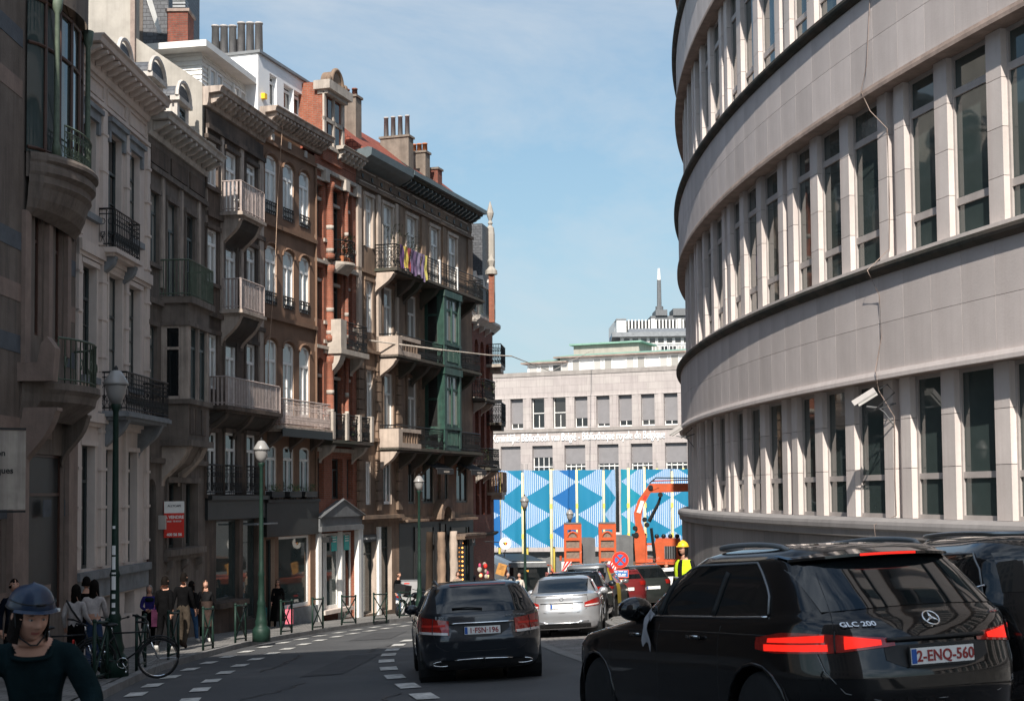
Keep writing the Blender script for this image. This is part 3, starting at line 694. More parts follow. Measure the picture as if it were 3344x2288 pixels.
for i, x in enumerate([-1.0, .72, 1.05, 2.82, 3.02, 4.72, 4.95, 6.7, 6.4, 8.5, 8.9, 9.75, 10.7, 11.72, 12.6, 13.6]):
    m = MB(); dx = x+1.2; yy = -.25 if i % 2 else .18; w = .085 if i % 3 else .1
    m.tube([(dx,yy,0),(dx+random.uniform(-.05,.05),yy,8.95+random.uniform(-.1,.25))], w, 8); po = m.build('pole', M['yellow2' if i % 2 else 'yellow'], hb, True)
    m = MB(); m.tube([(dx-.05,yy,8.95),(dx-.05,yy,9.5),(dx+.05,yy,9.5),(dx+.05,yy,8.95)], .018, 5); m.build('pole_hook', M['greybox'], po)
    m = MB()
    for z in (4.0, 6.2): m.tube([(dx,yy,z),(dx,yy,z+.35)], w+.012, 8)
    m.build('pole_band', M['yellow'], po)
m = MB(); m.box(-6, 18, .8, 1.0, 0, 3.0); m.build('board', M['greybox'], hb)
# ================================================================ LEFT TERRACE
def rail(q, path, z0, z1, style='bars', sp=.13, r=.012):
    """railing along path [(s,d)...]; q is a facade-frame builder"""
    P = [Vector((a, b)) for a, b in path]
    for a, b in zip(P, P[1:]):
        L = (b-a).length; n = max(1, int(L/sp)); dv = (b-a)/L
        def at(x, z): v = a+dv*x; return (v.x, v.y, z)
        q.tube([at(0, z1), at(L, z1)], .026, 4); q.tube([at(0, z0+.08), at(L, z0+.08)], .018, 4)
        if style == 'slats':
            nrm = Vector((-dv.y, dv.x))
            for i in range(n+1):
                c = a+dv*(L*i/n); w = dv*.034; t = nrm*.008
                c4 = [c-w-t, c+w-t, c+w+t, c-w+t]
                i0 = [q.p((v.x, v.y, z0)) for v in c4]+[q.p((v.x, v.y, z1-.02)) for v in c4]
                for f in ((0,1,5,4),(1,2,6,5),(2,3,7,6),(3,0,4,7)): q.F.append([i0[k] for k in f]); q.MI.append(0)
            continue
        for i in range(n+1): q.tube([at(L*i/n, z0), at(L*i/n, z1)], r, 4, cap=False)
        if style == 'ornate':
            q.tube([at(0, z1-.13), at(L, z1-.13)], .014, 4); zm = (z0+z1)/2
            for i in range(n):
                x0 = L*(i+.5)/n; rr = sp*.42
                for zc in (zm+.17, zm-.17): q.tube([at(x0+rr*cos(2*pi*k/7), zc+rr*1.3*sin(2*pi*k/7)) for k in range(7)], .011, 4, closed=True)
                q.tube([at(x0-rr, z0+.1), at(x0+rr, zm-.08)], .009, 3, cap=False); q.tube([at(x0+rr, z0+.1), at(x0-rr, zm-.08)], .009, 3, cap=False)
def corbel(h, s, w, zt, hh, proj, m, parent=None, name='corbel'):
    n = 10; pr = [(0, zt), (proj, zt), (proj, zt-.07)]
    for i in range(n+1):
        t = i/n; pr.append((proj*(1-t)**1.35*(.96)+.05*sin(t*pi*2), zt-.07-(hh-.07)*(t**.8)))
    pr.append((0, zt-hh)); q = h.mb(); q.prism([(d, z) for d, z in pr], s-w/2, s+w/2, 'x'); return q.build(name, m, parent or h.o)
def balcony(h, a, b, z, proj, rh, ms, mr, style='ornate', corb=(.25,), ch=.6, cm=None, sp=.13, slab=.14, name='balcony', curve=0):
    t = h.mb(); bal = None
    q = h.mb(); q.box(a-.05, b+.05, 0, proj+.05, z-slab, z-.04); q.box(a-.0, b+.0, 0, proj, z-.04, z); q.box(a+.06, b-.06, 0, proj-.06, z-slab-.08, z-slab)
    bal = q.build(name, ms, h.o)
    q = h.mb(); rail(q, [(a+.02,.0),(a+.02,proj-.04),(b-.02,proj-.04),(b-.02,.0)], z, z+rh, style, sp); q.build('railing', mr, bal)
    for c in corb: corbel(h, a+(b-a)*c, .24, z-slab-.06, ch, proj*.9, cm or ms, bal)
    return bal
def cornice(h, a, b, z, proj, hh, m, nb=10, bm=None, bh=.28, name='cornice', bd=.5):
    q = h.mb()
    q.prism([(-.1, z-hh), (.06, z-hh), (.10, z-hh*.8), (.12, z-hh*.35), (proj*.85, z-hh*.30), (proj*.9, z-hh*.1), (proj, z-.02), (proj, z), (-.1, z)], a, b, 'x')
    c = q.build(name, m, h.o)
    for i in range(nb):
        s = a+.25+(b-a-.5)*i/max(nb-1, 1); q = h.mb()
        q.prism([(.12, z-hh*.36), (proj*.8, z-hh*.36), (proj*.8, z-hh*.36-bh*.3), (proj*.55, z-hh*.36-bh*.55), (.3, z-hh*.36-bh*.8), (.12, z-hh*.36-bh)], s-.07, s+.07, 'x')
        q.build('cornice_bracket', bm or m, c)
    return c
def surround(h, a, b, z0, z1, m, w=.13, p=.05, lint=.16, lp=.12, sill=True, name='window_surround'):
    L = [(a-w, a, 0, p, z0, z1), (b, b+w, 0, p, z0, z1), (a-w-.03, b+w+.03, 0, lp, z1, z1+lint)]
    if sill: L.append((a-w-.03, b+w+.03, 0, .11, z0-.12, z0))
    return h.boxes(name, L, m)
def pots(h, L, m, r=.1, name='chimney_pot', parent=None, base=.0):
    for s, d, z0, z1 in L:
        q = h.mb(); q.tube([(s,d,z0),(s,d,z1-.06),(s,d,z1-.06),(s,d,z1)], [r*1.12, r*.95, r*1.1, r*1.1], 9); q.build(name, m, parent or h.o, True)

# ---- house 1: curved art-nouveau front
h = House('art_nouveau_house', 'art nouveau house at the left edge with a curved stone bay and striped walls', 'house', (-10.49, 26.0), (.02, 8), gz(26, -10)-.5)
H1 = h
wins = [(.6,1.6,7.9,10.9),(.9,1.7,5.4,7.0),(5.1,5.55,3.6,6.4),(6.5,6.95,3.6,6.4),(.8,2.0,2.0,4.6),(4.6,7.2,-2.6,1.0),(1.2,3.2,-2.6,.6)]
h.wall(-12, 8.0, h.z0, 14, 0, wins, M['s1'], .3, mrev=M['s1c'])
h.box('body', -12, 8.0, -10, -.32, h.z0, 13.9, M['s1'])
for i, (a, b, c, d) in enumerate(wins[:6]): h.window(a, b, c, d, -.12, 'brownw', 'shopdark' if i == 5 else 'g_dark', 'U')
h.window(1.2, 3.2, -2.6, .6, -.25, 'brownw', 'g_mid', 'U'); h.wall(0,0.001,0,0.001,0,[],M['s1'],name='joint') if False else None
for i, z in enumerate([-2.3, -.4, 1.35, 3.1, 4.2, 5.3, 8.6, 9.7]):
    h.boxes('stone_stripe', [(a, b, 0, .012, z, z+.38) for a, b in ((-3, .3), (2.4, 4.2), (5.75, 6.3), (7.25, 7.97))], M['s1b' if i % 2 else 's1c'])
# pilaster strips
h.boxes('pilaster', [(4.25,4.6,0,.09,-2.6,6.2),(5.7,5.95,0,.12,3.3,6.6),(7.1,7.35,0,.1,3.3,6.4)], M['s1c'])
# projecting bay with iron columns and tall arched glazing
q = h.mb(); c0, c1, zb, zt_ = 4.35, 7.85, 7.5, 11.6
def bayd(s): u = (s-c0)/(c1-c0); return .70*max(sin(pi*u), 0)**.55
ns = [c0+(c1-c0)*i/18 for i in range(19)]
q.grid(lambda s, z: (s, bayd(s)+.05, z), ns, [6.95, 7.5]); q.build('bay_wall', M['s1'], h.o)
q = h.mb(); q.grid(lambda s, z: (s, bayd(s), z), ns, [11.0, 13.6]); q.build('bay_wall', M['s1'], h.o)
q = h.mb(); q.grid(lambda s, z: (s, bayd(s)*.55+.05, z), ns, [7.5, 11.0]); bay_g = q.build('bay_glazing', M['g_right'], h.o, True)
q = h.mb()
for s in (4.8, 5.4, 6.1, 6.8, 7.4): q.tube([(s, bayd(s)*.56+.07, 7.5), (s, bayd(s)*.56+.07, 11.0)], .045, 6)
for z in (7.6, 9.9, 10.9): q.tube([(s, bayd(s)*.56+.07, z) for s in ns], .04, 6)
q.build('glazing_bar', M['brownw'], bay_g)
for s in (4.95, 7.35):
    q = h.mb(); q.tube([(s, bayd(s)+.02, 7.5),(s, bayd(s)+.02, 7.75),(s, bayd(s)+.02, 7.85),(s, bayd(s)+.02, 10.7),(s, bayd(s)+.02, 10.8),(s, bayd(s)+.02, 11.1)], [.11,.09,.065,.055,.1,.13], 10); q.build('iron_column', M['greenrail'], h.o, True)
# bulging bowl under the bay
q = h.mb(); rows = [(7.5,1.12),(7.42,1.2),(7.34,1.2),(7.28,1.04),(7.2,1.12),(7.08,1.12),(7.0,.96),(6.85,.98),(6.75,.86),(6.5,.74),(6.3,.55),(6.15,.2)]
for (z0_, k0), (z1_, k1) in zip(rows, rows[1:]):
    for a, b in zip(ns, ns[1:]): q.face([(a, (bayd(a)+.12)*k0, z0_), (b, (bayd(b)+.12)*k0, z0_), (b, (bayd(b)+.12)*k1, z1_), (a, (bayd(a)+.12)*k1, z1_)])
q.grid(lambda s, d: (s, (bayd(s)+.12)*1.12*d, 7.5), ns, [0, 1]); q.build('bay_corbel', M['s1'], h.o, True)
q = h.mb(); rail(q, [(s, bayd(s)+.08) for s in ns[4:17]], 7.5, 8.25, 'ornate', .14); q.build('bay_railing', M['greenrail'], h.o)
q = h.mb(); q.prism([(s, z) for s, z in [(4.1,13.4)]+[(4.35+3.5*i/12, 11.05+.9*sin(pi*i/12)) for i in range(13)]+[(8.0,13.4)]], -.05, .02, 'y')
q.build('bay_arch', M['s1'], h.o)
q = h.mb(); q.grid(lambda s, z: (s, bayd(s)*1.2+.1, z), ns, [12.2, 12.5, 13.0]); q.build('bay_cornice', M['s1c'], h.o)
# curved balcony with green scroll railing
def bald(s): u = (s-4.2)/(3.7); return .95*max(sin(pi*min(max(u,0),1)), 0)**.5
ms_ = [4.2+3.7*i/20 for i in range(21)]
q = h.mb()
rows = [(2.5,1.06),(2.36,1.08),(2.26,.98),(2.1,.94),(1.9,.6),(1.7,.3)]
for (z0_, k0), (z1_, k1) in zip(rows, rows[1:]):
    for a, b in zip(ms_, ms_[1:]): q.face([(a, (bald(a)+.05)*k0, z0_), (b, (bald(b)+.05)*k0, z0_), (b, (bald(b)+.05)*k1, z1_), (a, (bald(a)+.05)*k1, z1_)])
q.grid(lambda s, d: (s, (bald(s)+.05)*1.06*d, 2.5), ms_, [0, 1]); bl = q.build('balcony', M['s1'], h.o, True)
q = h.mb(); rail(q, [(s, bald(s)) for s in ms_[3:]], 2.52, 3.5, 'bars', .2, .016)
for s in ms_[4::3]:
    q.tube([(s+.1*cos(t)*(1-t/9), bald(s)+.02, 2.95+.16*sin(t)*(1-t/12)) for t in [k*.7 for k in range(10)]], .014, 4)
q.build('railing', M['greenrail'], bl)
q = h.mb(); q.prism([(0,2.5),(.75,2.5),(.8,3.2),(.62,3.45),(.5,3.3),(.42,2.9),(0,2.9)], 4.05, 4.4, 'x'); q.build('stone_scroll', M['s1c'], bl)
corbel(h, 4.4, .35, 1.95, 1.5, .8, M['s1c'], bl); corbel(h, 7.2, .3, 1.95, 1.2, .6, M['s1'], bl)
h.box('door', 5.3, 7.0, -.28, -.2, -2.9, .9, M['darkw'])
h.boxes('ground_pier', [(3.5,4.4,0,.14,-4,1.4),(7.3,7.95,0,.1,-4,1.4)], M['s1c'])
# banner sign on the house
sg = House('shop_banner', 'white vertical banner sign with black lettering on the front of the art nouveau house', 'sign', (-10.33, 27.6), (.85, .5), -.3)
sg.box('panel', -.1, .85, 0, .03, -.2, 1.35, M['s6']); sg.boxes('bracket', [(-.1,.85,-.02,.05,1.36,1.4),(-.1,.85,-.02,.05,-.26,-.22)], M['black'])
for i, t_ in enumerate(('Maison', 'des', 'Musiques')): text(t_, .17, M['black'], sg.o, Matrix.Translation((-.02, -.036, .85+.3-i*.17)) @ Matrix.Rotation(pi/2, 4, 'X'), align='LEFT', bold=.003)

# ---- house 2: pale stucco
h = House('pale_stucco_house', 'pale stucco house with dark stone window heads and a bracketed cornice', 'house', (-10.47, 34), (.19, 6), gz(34, -10)-.4)
W3 = [(.42,1.45,7.05,9.45),(2.45,3.55,6.2,9.5),(4.15,5.2,7.05,9.45)]; W2 = [(.42,1.45,3.0,5.75),(2.45,3.55,2.2,5.8),(4.15,5.2,3.0,5.75)]; W1 = [(.42,1.4,-1.72,1.3),(2.1,3.0,-1.72,1.25),(3.95,4.95,-1.72,1.25)]
BSM = [(.5,1.3,-3.1,-2.5),(2.2,3.0,-3.1,-2.5),(4.0,4.9,-3.1,-2.5)]
h.wall(0, 6, h.z0, 10.9, 0, W3+W2+W1+BSM, M['s2'], .42)
h.box('body', 0, 6, -9, -.44, h.z0, 11.0, M['concrete'])
for a, b, c, d in W3+W2: h.window(a, b, c, d, -.2, 'darkw', random.choice(['g_mid','g_dark','g_curt']), 'TG')
for a, b, c, d in W1: h.window(a, b, c, d, -.2, 'darkw', 'g_dark', 'T')
for a, b, c, d in BSM: h.window(a, b, c, d, -.38, 'darkw', 'g_dark', 'C')
for a, b, c, d in W3:
    q = h.mb(); q.box(a-.2, b+.2, 0, .16, d+.22, d+.34); q.box(a-.14, b+.14, 0, .09, d, d+.22); q.box(a-.16, a, 0, .08, d-.3, d); q.box(b, b+.16, 0, .08, d-.3, d); q.build('window_head', M['s2d'], h.o)
for a, b, c, d in W2+W1: surround(h, a, b, c, d, M['s2'], .12, .04, .12, .08, sill=False)
for a, b, c, d in (W3[0], W3[2], W2[0], W2[2]): h.box('window_sill', a-.12, b+.12, 0, .13, c-.16, c, M['s2d'])
h.boxes('pilaster', [(1.75,2.1,0,.09,-1.7,9.9),(3.75,4.0,0,.09,-1.7,9.9),(0,.2,0,.08,-1.7,9.9),(5.7,5.98,0,.08,-1.7,9.9)], M['s2'])
h.boxes('rustication', [(a, b, 0, .11, x*.95-1.2, x*.95-1.13) for x in range(12) for a, b in ((0,.24),(1.7,2.15),(3.7,4.05),(5.66,6))], M['s2'])
h.boxes('string_course', [(0,6,0,.16,6.0,6.28),(0,6,0,.10,5.9,6.0),(0,6,0,.18,1.88,2.12),(0,6,0,.1,1.78,1.88),(0,6,0,.08,9.95,10.05)], M['s2'])
h.boxes('plinth_ledge', [(0,6,0,.16,-1.98,-1.78),(0,6,0,.07,-2.45,-1.98)], M['s2d']); h.boxes('plinth_block', [(i*1.0+.01,i*1.0+.99,0,.06,-3.5,-2.47) for i in range(6) if i not in ()], M['s2d']) if False else None
for i in range(3):
    h.boxes('frieze_panel', [(.35+i*1.9, 1.95+i*1.9, 0, .05, 10.12, 10.16), (.35+i*1.9, 1.95+i*1.9, 0, .05, 10.5, 10.54), (.35+i*1.9, .39+i*1.9, 0, .05, 10.16, 10.5), (1.91+i*1.9, 1.95+i*1.9, 0, .05, 10.16, 10.5)], M['s2'])
cornice(h, -.1, 6.0, 11.25, .7, .6, M['s2'], 13, bh=.24)
balcony(h, 1.7, 3.95, 6.35, .42, .98, M['s2'], M['black'], 'ornate', (.12,.88), .6, M['s2d'], .14)
balcony(h, 1.75, 5.6, 2.2, .75, .98, M['s2d'], M['black'], 'ornate', (.1,.9), .9, M['s2d'], .14)
q = h.mb(); q.prism([(.2,11.2),(-1.6,13.0),(-8,13.2),(-8,11)], 0, 6, 'x'); q.build('roof', M['slate'], h.o)
# blank rendered party wall and neighbour rising behind
def dormer(h, s, w, d, z0, z1, m, arch=True):
    q = h.mb(); q.box(s-w/2, s+w/2, d-1.4, d, z0, z1); q.box(s-w/2-.1, s-w/2+.12, d, d+.1, z0, z1); q.box(s+w/2-.12, s+w/2+.1, d, d+.1, z0, z1); q.box(s-w/2-.2, s+w/2+.2, d-.1, d+.2, z1, z1+.14)
    o = q.build('dormer', m, h.o)
    n = 10; q = h.mb(); q.prism([(s-(w/2+.15)*cos(pi*k/n), z1+.14+(w/2)*.95*sin(pi*k/n)) for k in range(n+1)], d-1.4, d+.1, 'y'); q.build('dormer_arch', M['slate'], o)
    q = h.mb(); P = [(s-(w/2+.2)*cos(pi*k/n), d+.12, z1+.14+(w/2+.1)*sin(pi*k/n)) for k in range(n+1)]; q.tube(P, .07, 5); q.build('dormer_hood', m, o)
    h.window(s-w/2+.14, s+w/2-.14, z0+.15, z1-.1, d+.02, 'darkw', 'g_mid', 'T', parent=o)
dormer(h, 5.2, .9, -.55, 11.2, 12.1, M['s3w'])

# ---- house 3: brown stucco with stone oriel
h = House('oriel_house', 'dirty brown stucco house with a white bracketed cornice and a stone oriel window', 'house', (-10.28, 40), (.45, 5.5), gz(40, -10)-.4)
W3 = [(.1,.8,6.7,8.75),(1.6,2.45,5.9,8.75),(3.4,4.25,6.15,8.75)]; W2 = [(.05,.65,2.8,4.9)]
W1 = [(.05,.8,-3.2,.55,.35),(1.75,3.0,-1.5,.45),(3.35,4.6,-1.5,.45)]
h.wall(0, 5.52, h.z0, 10.3, 0, W3+W2+W1, M['s3'], .3)
h.box('body', 0, 5.52, -9, -.32, h.z0, 10.6, M['s3'])
for a, b, c, d in W3+W2: h.window(a, b, c, d, -.08, 'darkw', 'g_curt' if a < 3 else 'g_mid', 'T'); surround(h, a, b, c, d, M['s3'], .12, .06, .14, .1)
h.window(.05,.8,-3.2,.5,-.25,'brownw','g_dark','U')
for a, b, c, d in W1[1:]: h.window(a, b, c, d, -.25, 'darkw', 'g_dark', 'C'); surround(h, a, b, c, d, M['s3'], .14, .06, .16, .12)
h.boxes('pilaster', [(1.1,1.35,0,.06,6.1,9.4),(2.75,3.05,0,.06,6.1,9.4),(4.6,4.85,0,.06,6.1,9.4)], M['s4l'])
h.boxes('string_course', [(0,5.52,0,.12,9.35,9.5),(0,5.52,0,.1,5.55,5.7),(0,5.52,0,.12,1.0,1.15)], M['s3'])
h.boxes('frieze_panel', [(.2+i*1.8,1.75+i*1.8,0,.04,9.6,10.1) for i in range(3)], M['s4'])
cornice(h, -.1, 5.52, 10.95, .72, .62, M['s3w'], 11, bh=.27)
oa, ob = 1.2, 3.3
h.boxes('oriel_base', [(oa,ob,0,.8,1.65,2.75),(oa-.08,ob+.08,0,.9,2.72,2.86),(oa-.08,ob+.08,0,.92,1.5,1.68)], M['s3'])
h.boxes('oriel_head', [(oa,ob,0,.8,5.1,5.65),(oa-.1,ob+.1,0,.95,5.65,5.84),(oa-.05,ob+.05,0,.86,5.0,5.12)], M['s3'])
h.boxes('oriel_post', [(oa,oa+.25,.56,.8,2.86,5.1),(ob-.25,ob,.56,.8,2.86,5.1),(2.15,2.3,.62,.8,2.86,5.1),(oa,oa+.12,0,.12,2.86,5.1)], M['s4l'])
h.box('oriel_core', oa+.1, ob-.1, 0, .6, 2.8, 5.1, M['black'])
for a, b in ((oa+.25,2.15),(2.3,ob-.25)): h.window(a, b, 2.86, 5.0, .68, 'darkw', 'g_right', 'T')
q = h.mb(); q.box(oa+.04, oa+.09, .1, .58, 2.88, 5.0); w_ = q.build('side_glass', M['g_dark'], h.o)
q = h.mb(); [q.box(oa, oa+.05, a, b, c, d) for a, b, c, d in ((.1,.16,2.86,5.0),(.52,.58,2.86,5.0),(.1,.58,2.86,2.95),(.1,.58,4.3,4.38),(.1,.58,4.93,5.0))]; q.build('side_frame', M['s4l'], w_)
h.boxes('oriel_panel', [(oa+.15+i*.55, oa+.6+i*.55, .8, .83, 1.85, 2.6) for i in range(3)], M['s4'])
for s in (1.5, 3.0): corbel(h, s, .45, 1.5, 1.15, .78, M['s4l'])
q = h.mb(); q.prism([(0,1.5),(.7,1.5),(.4,1.0),(0,.75)], 1.6, 2.9, 'x'); q.build('oriel_cove', M['s3'], h.o)
q = h.mb(); rail(q, [(1.05,.0),(1.05,.88),(3.4,.88),(3.4,.0)], 5.84, 6.9, 'bars', .1, .013); q.build('railing', M['greenrail'], h.o)
h.boxes('window_ledge', [(1.5,5.0,0,.22,-1.7,-1.52),(1.5,5.0,0,.1,-1.85,-1.7)], M['s3'])
for s in (1.8, 3.2, 4.7): corbel(h, s, .2, -1.85, .4, .2, M['s3'])
h.box('wall_lamp', 1.0, 1.12, 0, .2, -.9, -.5, M['s3w'])
for s in (1.6, 4.1): dormer(h, s, .95, -.4, 11.0, 12.3, M['s3w'])
q = h.mb(); q.prism([(.1,10.95),(-1.6,13.1),(-8,13.4),(-8,10)], 0, 5.52, 'x'); q.build('roof', M['slate'], h.o)
q = h.mb(); q.prism([(-.1,13.4),(-2.3,14.95),(-2.3,19.5),(-9,19.5),(-9,11),(-.1,11)], 5.45, 5.75, 'x'); q.build('gable_wall', M['concrete'], h.o)
h.box('downpipe', 5.3, 5.45, -2.45, -2.3, 12, 19.4, M['limebrown'])
sg = House('for_sale_sign', 'red and white for-sale board fixed in front of the oriel house window', 'sign', (-10.12, 41.3), (.8, .6), -1.2)
sg.box('board', 0, .62, 0, .03, -1.15, -.1, M['red']); sg.box('white_top', 0, .62, .031, .036, -.44, -.1, M['white'])
R90 = Matrix.Rotation(pi/2, 4, 'X')
text('A VENDRE', .125, M['white'], sg.o, Matrix.Translation((.31, -.04, .60)) @ R90, bold=.004); text('SALE · TE KOOP', .062, M['white'], sg.o, Matrix.Translation((.31, -.04, .50)) @ R90, bold=.002)
text('400 56 56', .115, M['white'], sg.o, Matrix.Translation((.31, -.04, .1)) @ R90, bold=.004); text('ALLYCAPE', .09, M['dark'], sg.o, Matrix.Translation((.31, -.042, .94)) @ R90, bold=.001)

M['s7dk'] = mat('near_black_stone', (.05,.042,.036), .9, .3, 2, bump=.3, bscale=14)  # near-black stone, used only for the undersides of the slatted balconies
# ---- house 4: brown, three white slatted balconies
h = House('balcony_house', 'brown stucco house with three stacked pale slatted balconies', 'house', (-9.83, 45.5), (.99, 5.0), gz(45.5, -10)-.4)
W4 = [(.05,.9,10.1,11.6),(1.55,2.55,9.45,11.6),(3.4,4.3,10.5,11.6)]; W3 = [(.05,.9,6.95,8.7),(1.55,2.55,6.2,8.7),(3.4,4.3,7.0,8.7)]
W2 = [(.05,.9,3.5,5.28),(1.55,2.55,2.95,5.3),(3.4,4.3,2.95,5.3)]; W1 = [(.05,.9,.1,2.1),(1.55,2.55,.1,2.15),(3.4,4.3,.1,2.15)]
SH = [(.9,2.9,-3.4,-.75),(3.2,4.6,-4.2,-.75)]
h.wall(0, 5.1, h.z0, 12.9, 0, W4+W3+W2+W1, M['s4'], .28, name='wall') if False else None
h.wall(0, 5.1, h.z0, 12.6, 0, W4+W3+W2+W1+SH, M['s4'], .28)
h.box('body', 0, 5.1, -9, -.3, h.z0, 12.9, M['s4'])
for L_ws in (W4, W3, W2, W1):
    for i, (a, b, c, d) in enumerate(L_ws):
        h.window(a, b, c, d, -.07, 'whitew', ['g_pale','g_pale','g_curt'][i] if L_ws is not W1 else 'g_mid', 'T'); surround(h, a, b, c, d, M['s4'], .12, .05, .14, .13, sill=(i != 1))
for a, b, c, d in SH: h.window(a, b, c, d, -.2, 'darkw', 'g_right', '')
h.boxes('shop_fascia', [(0,5.1,0,.1,-.72,-.05),(0,5.1,0,.25,-.08,.06)], M['shopdark']); h.box('awning_bar', 3.2, 5.2, .05, .5, -.95, -.9, M['zinc'])
h.boxes('window_ledge', [(.6,3.1,0,.28,-3.6,-3.42)], M['s4']); h.boxes('string_course', [(0,5.1,0,.12,2.5,2.62),(0,5.1,0,.1,5.85,6.0),(0,5.1,0,.1,9.1,9.25),(0,5.1,0,.12,11.95,12.1)], M['s4'])
h.boxes('pilaster', [(1.2,1.42,0,.05,6.1,12.0),(2.85,3.15,0,.05,6.1,12.0),(4.6,5.0,0,.06,2.6,12.0),(0,.05,0,.05,2.6,12.0)], M['s4l'])
cornice(h, -.05, 5.1, 13.3, .6, .62, M['s4l'], 13, bh=.3)
for z in (9.45, 6.2):
    balcony(h, 1.2, 3.3, z, .75, 1.0, M['s4l'], M['paintrail'], 'slats', (.1,.9), 1.0, M['s4l'], .135)
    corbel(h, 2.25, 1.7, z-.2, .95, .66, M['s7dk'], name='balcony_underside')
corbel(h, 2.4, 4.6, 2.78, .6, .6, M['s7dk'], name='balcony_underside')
balcony(h, .0, 4.85, 2.95, .75, .92, M['s4'], M['paintrail'], 'slats', (.06,.5,.94), .8, M['s4'], .135)
for a, b in ((.0,.95),(1.55,2.6),(3.4,4.3)):
    q = h.mb(); rail(q, [(a,.0),(a,.2),(b,.2),(b,.0)], .1, 1.05, 'ornate', .14); q.build('window_guard', M['black'], h.o)
# folding chair on the top balcony
tc4 = House('folding_chair', 'white folding chair standing on the topmost slatted balcony', 'chair', (-9.83+.97*.195+1.55*.195, 45.5), (.99, 5.0), 9.45)
tc4.o.location = (-9.83+1.75*.194+.45*.98, 45.5+1.75*.98-.45*.194, 9.45)
tc4.boxes('seat', [(-.2,.2,-.18,.18,9.87,9.9)], M['white']); tc4.boxes('backrest', [(-.2,.2,-.2,-.17,10.0,10.08),(-.2,.2,-.2,-.17,10.15,10.23),(-.2,.2,-.2,-.17,10.3,10.38)], M['white'])
for s_ in (-.19, .17):
    for d_ in (-.19, .15): tc4.box('leg', s_, s_+.02, d_, d_+.03, 9.45, 10.4 if d_ < 0 else 9.88, M['white'])
# clapboard roof storey
h.box('attic_core', 2.45, 7.2, -8, -1.25, 12.9, 15.25, M['white'])
q = h.mb()
for i in range(14):
    z = 13.0+i*.165; q.prism([(-1.25,z),(-1.19,z),(-1.23,z+.165),(-1.25,z+.165)], 2.4, 7.2, 'x')
    q.prism([(2.45,z),(2.39,z),(2.43,z+.165),(2.45,z+.165)], -8, -1.2, 'y') if False else None
    for_ = [(2.45,z),(2.385,z),(2.425,z+.165),(2.45,z+.165)]
    A = [q.p((s,-8,zz)) for s, zz in for_]; B = [q.p((s,-1.19,zz)) for s, zz in for_]
    for k in range(4): q.F.append([A[k], A[(k+1)%4], B[(k+1)%4], B[k]]); q.MI.append(0)
    q.F.append(B); q.MI.append(0)
q.build('clapboard', M['white'], h.o)
h.boxes('attic_roof', [(1.75,6.9,-8.3,-.75,15.24,15.46)], M['white'])
for a, b in ((2.95,3.5),(3.55,4.1),(5.1,5.65),(5.7,6.3)): h.window(a, b, 13.5, 14.9, -1.16, 'white', 'g_pale', '')
ch = House('brick_chimney', 'red brick chimney with stacked grey cowl on the clapboard attic', 'chimney', (-11.85, 48.6), (1, .0), 14.5)
ch.box('stack', 0, .72, -.9, 0, 14.5, 16.85, M['brick2']); ch.box('cap', -.06, .78, -.96, .06, 16.85, 16.95, M['limebrown'])
ch.boxes('cowl', [(.14,.58,-.7,-.2,16.95+i*.12,17.03+i*.12) for i in range(4)], M['zinc'])

# ---- slate gable behind house 3
g3 = House('slate_gable', 'dark slate hung gable with a tilted skylight rising behind the rooftops', 'roof', (-13.2, 49.6), (1, 0), 11.0)
q = g3.mb(); q.box(-.2, .25, -5, .02, 11, 20.5); q.build('stone_edge', M['s3'], g3.o)
q = g3.mb(); q.box(.25, 1.15, -5, 0, 11, 20.5); q.build('slate_wall', M['slate'], g3.o)
q = g3.mb(); q.prism([(.3,17.9),(.45,17.9),(.95,16.4),(.8,16.4)], .02, .12, 'y'); q.face([(.35,.13,17.8),(.8,.3,16.5),(.95,.5,16.6),(.55,.4,17.9)]); q.build('skylight', M['white'], g3.o)

# ---- house 5: brown render, arched windows, white box on the roof
h = House('arched_window_house', 'brown rendered house with three columns of arched windows', 'house', (-8.84, 50.5), (1.51, 5.0), gz(50.5, -10)-.4)
cols = [(.14,1.05),(1.57,2.48),(2.96,3.86)]
W4 = [(a, b, 10.24, 12.35, .22) for a, b in cols]; W3 = [(a, b, 6.95, 9.08, .22) for a, b in cols]; W2 = [(a, b, 3.0, 5.66, .22) for a, b in cols]; W1 = [(a, b, .1, 1.85, .12) for a, b in cols]
SH = [(1.2,3.9,-4.1,-1.45),(.2,.9,-5.0,-1.5)]
h.wall(0, 4.4, h.z0, 13.2, 0, W4+W3+W2+W1+SH, M['s5'], .3, mrev=M['s5l'])
h.box('body', 0, 4.4, -9, -.32, h.z0, 13.6, M['s5'])
for L_ws in (W4, W3, W2, W1):
    for a, b, c, d, r in L_ws:
        h.window(a, b, c, d, -.08, 'whitew', 'g_pale' if L_ws is not W1 else 'g_mid', 'T')
        if L_ws in (W4, W3):
            q = h.mb(); rail(q, [(a+.02,.02),(b-.02,.02)], c, c+.42, 'ornate', .13); q.build('window_guard', M['black'], h.o)
q = h.mb()
for a, b, c, d, r in W4+W3+W2:
    m_ = (a+b)/2; hw = (b-a)/2+.06; q.tube([(m_-hw*cos(pi*k/8), .03, d-r+(r+.09)*sin(pi*k/8)) for k in range(9)], .05, 4)
q.build('arch_moulding', M['s5'], h.o)
h.boxes('string_course', [(0,4.4,0,.12,9.75,9.9),(0,4.4,0,.12,6.4,6.55),(0,4.4,0,.1,12.75,12.85)], M['s5'])
h.boxes('vent_block', [(.6+i*1.4,.8+i*1.4,0,.05,12.95,13.2) for i in range(3)], M['s3w'])
cornice(h, -.1, 5.0, 14.0, .62, .62, M['s4l'], 17, bh=.3)
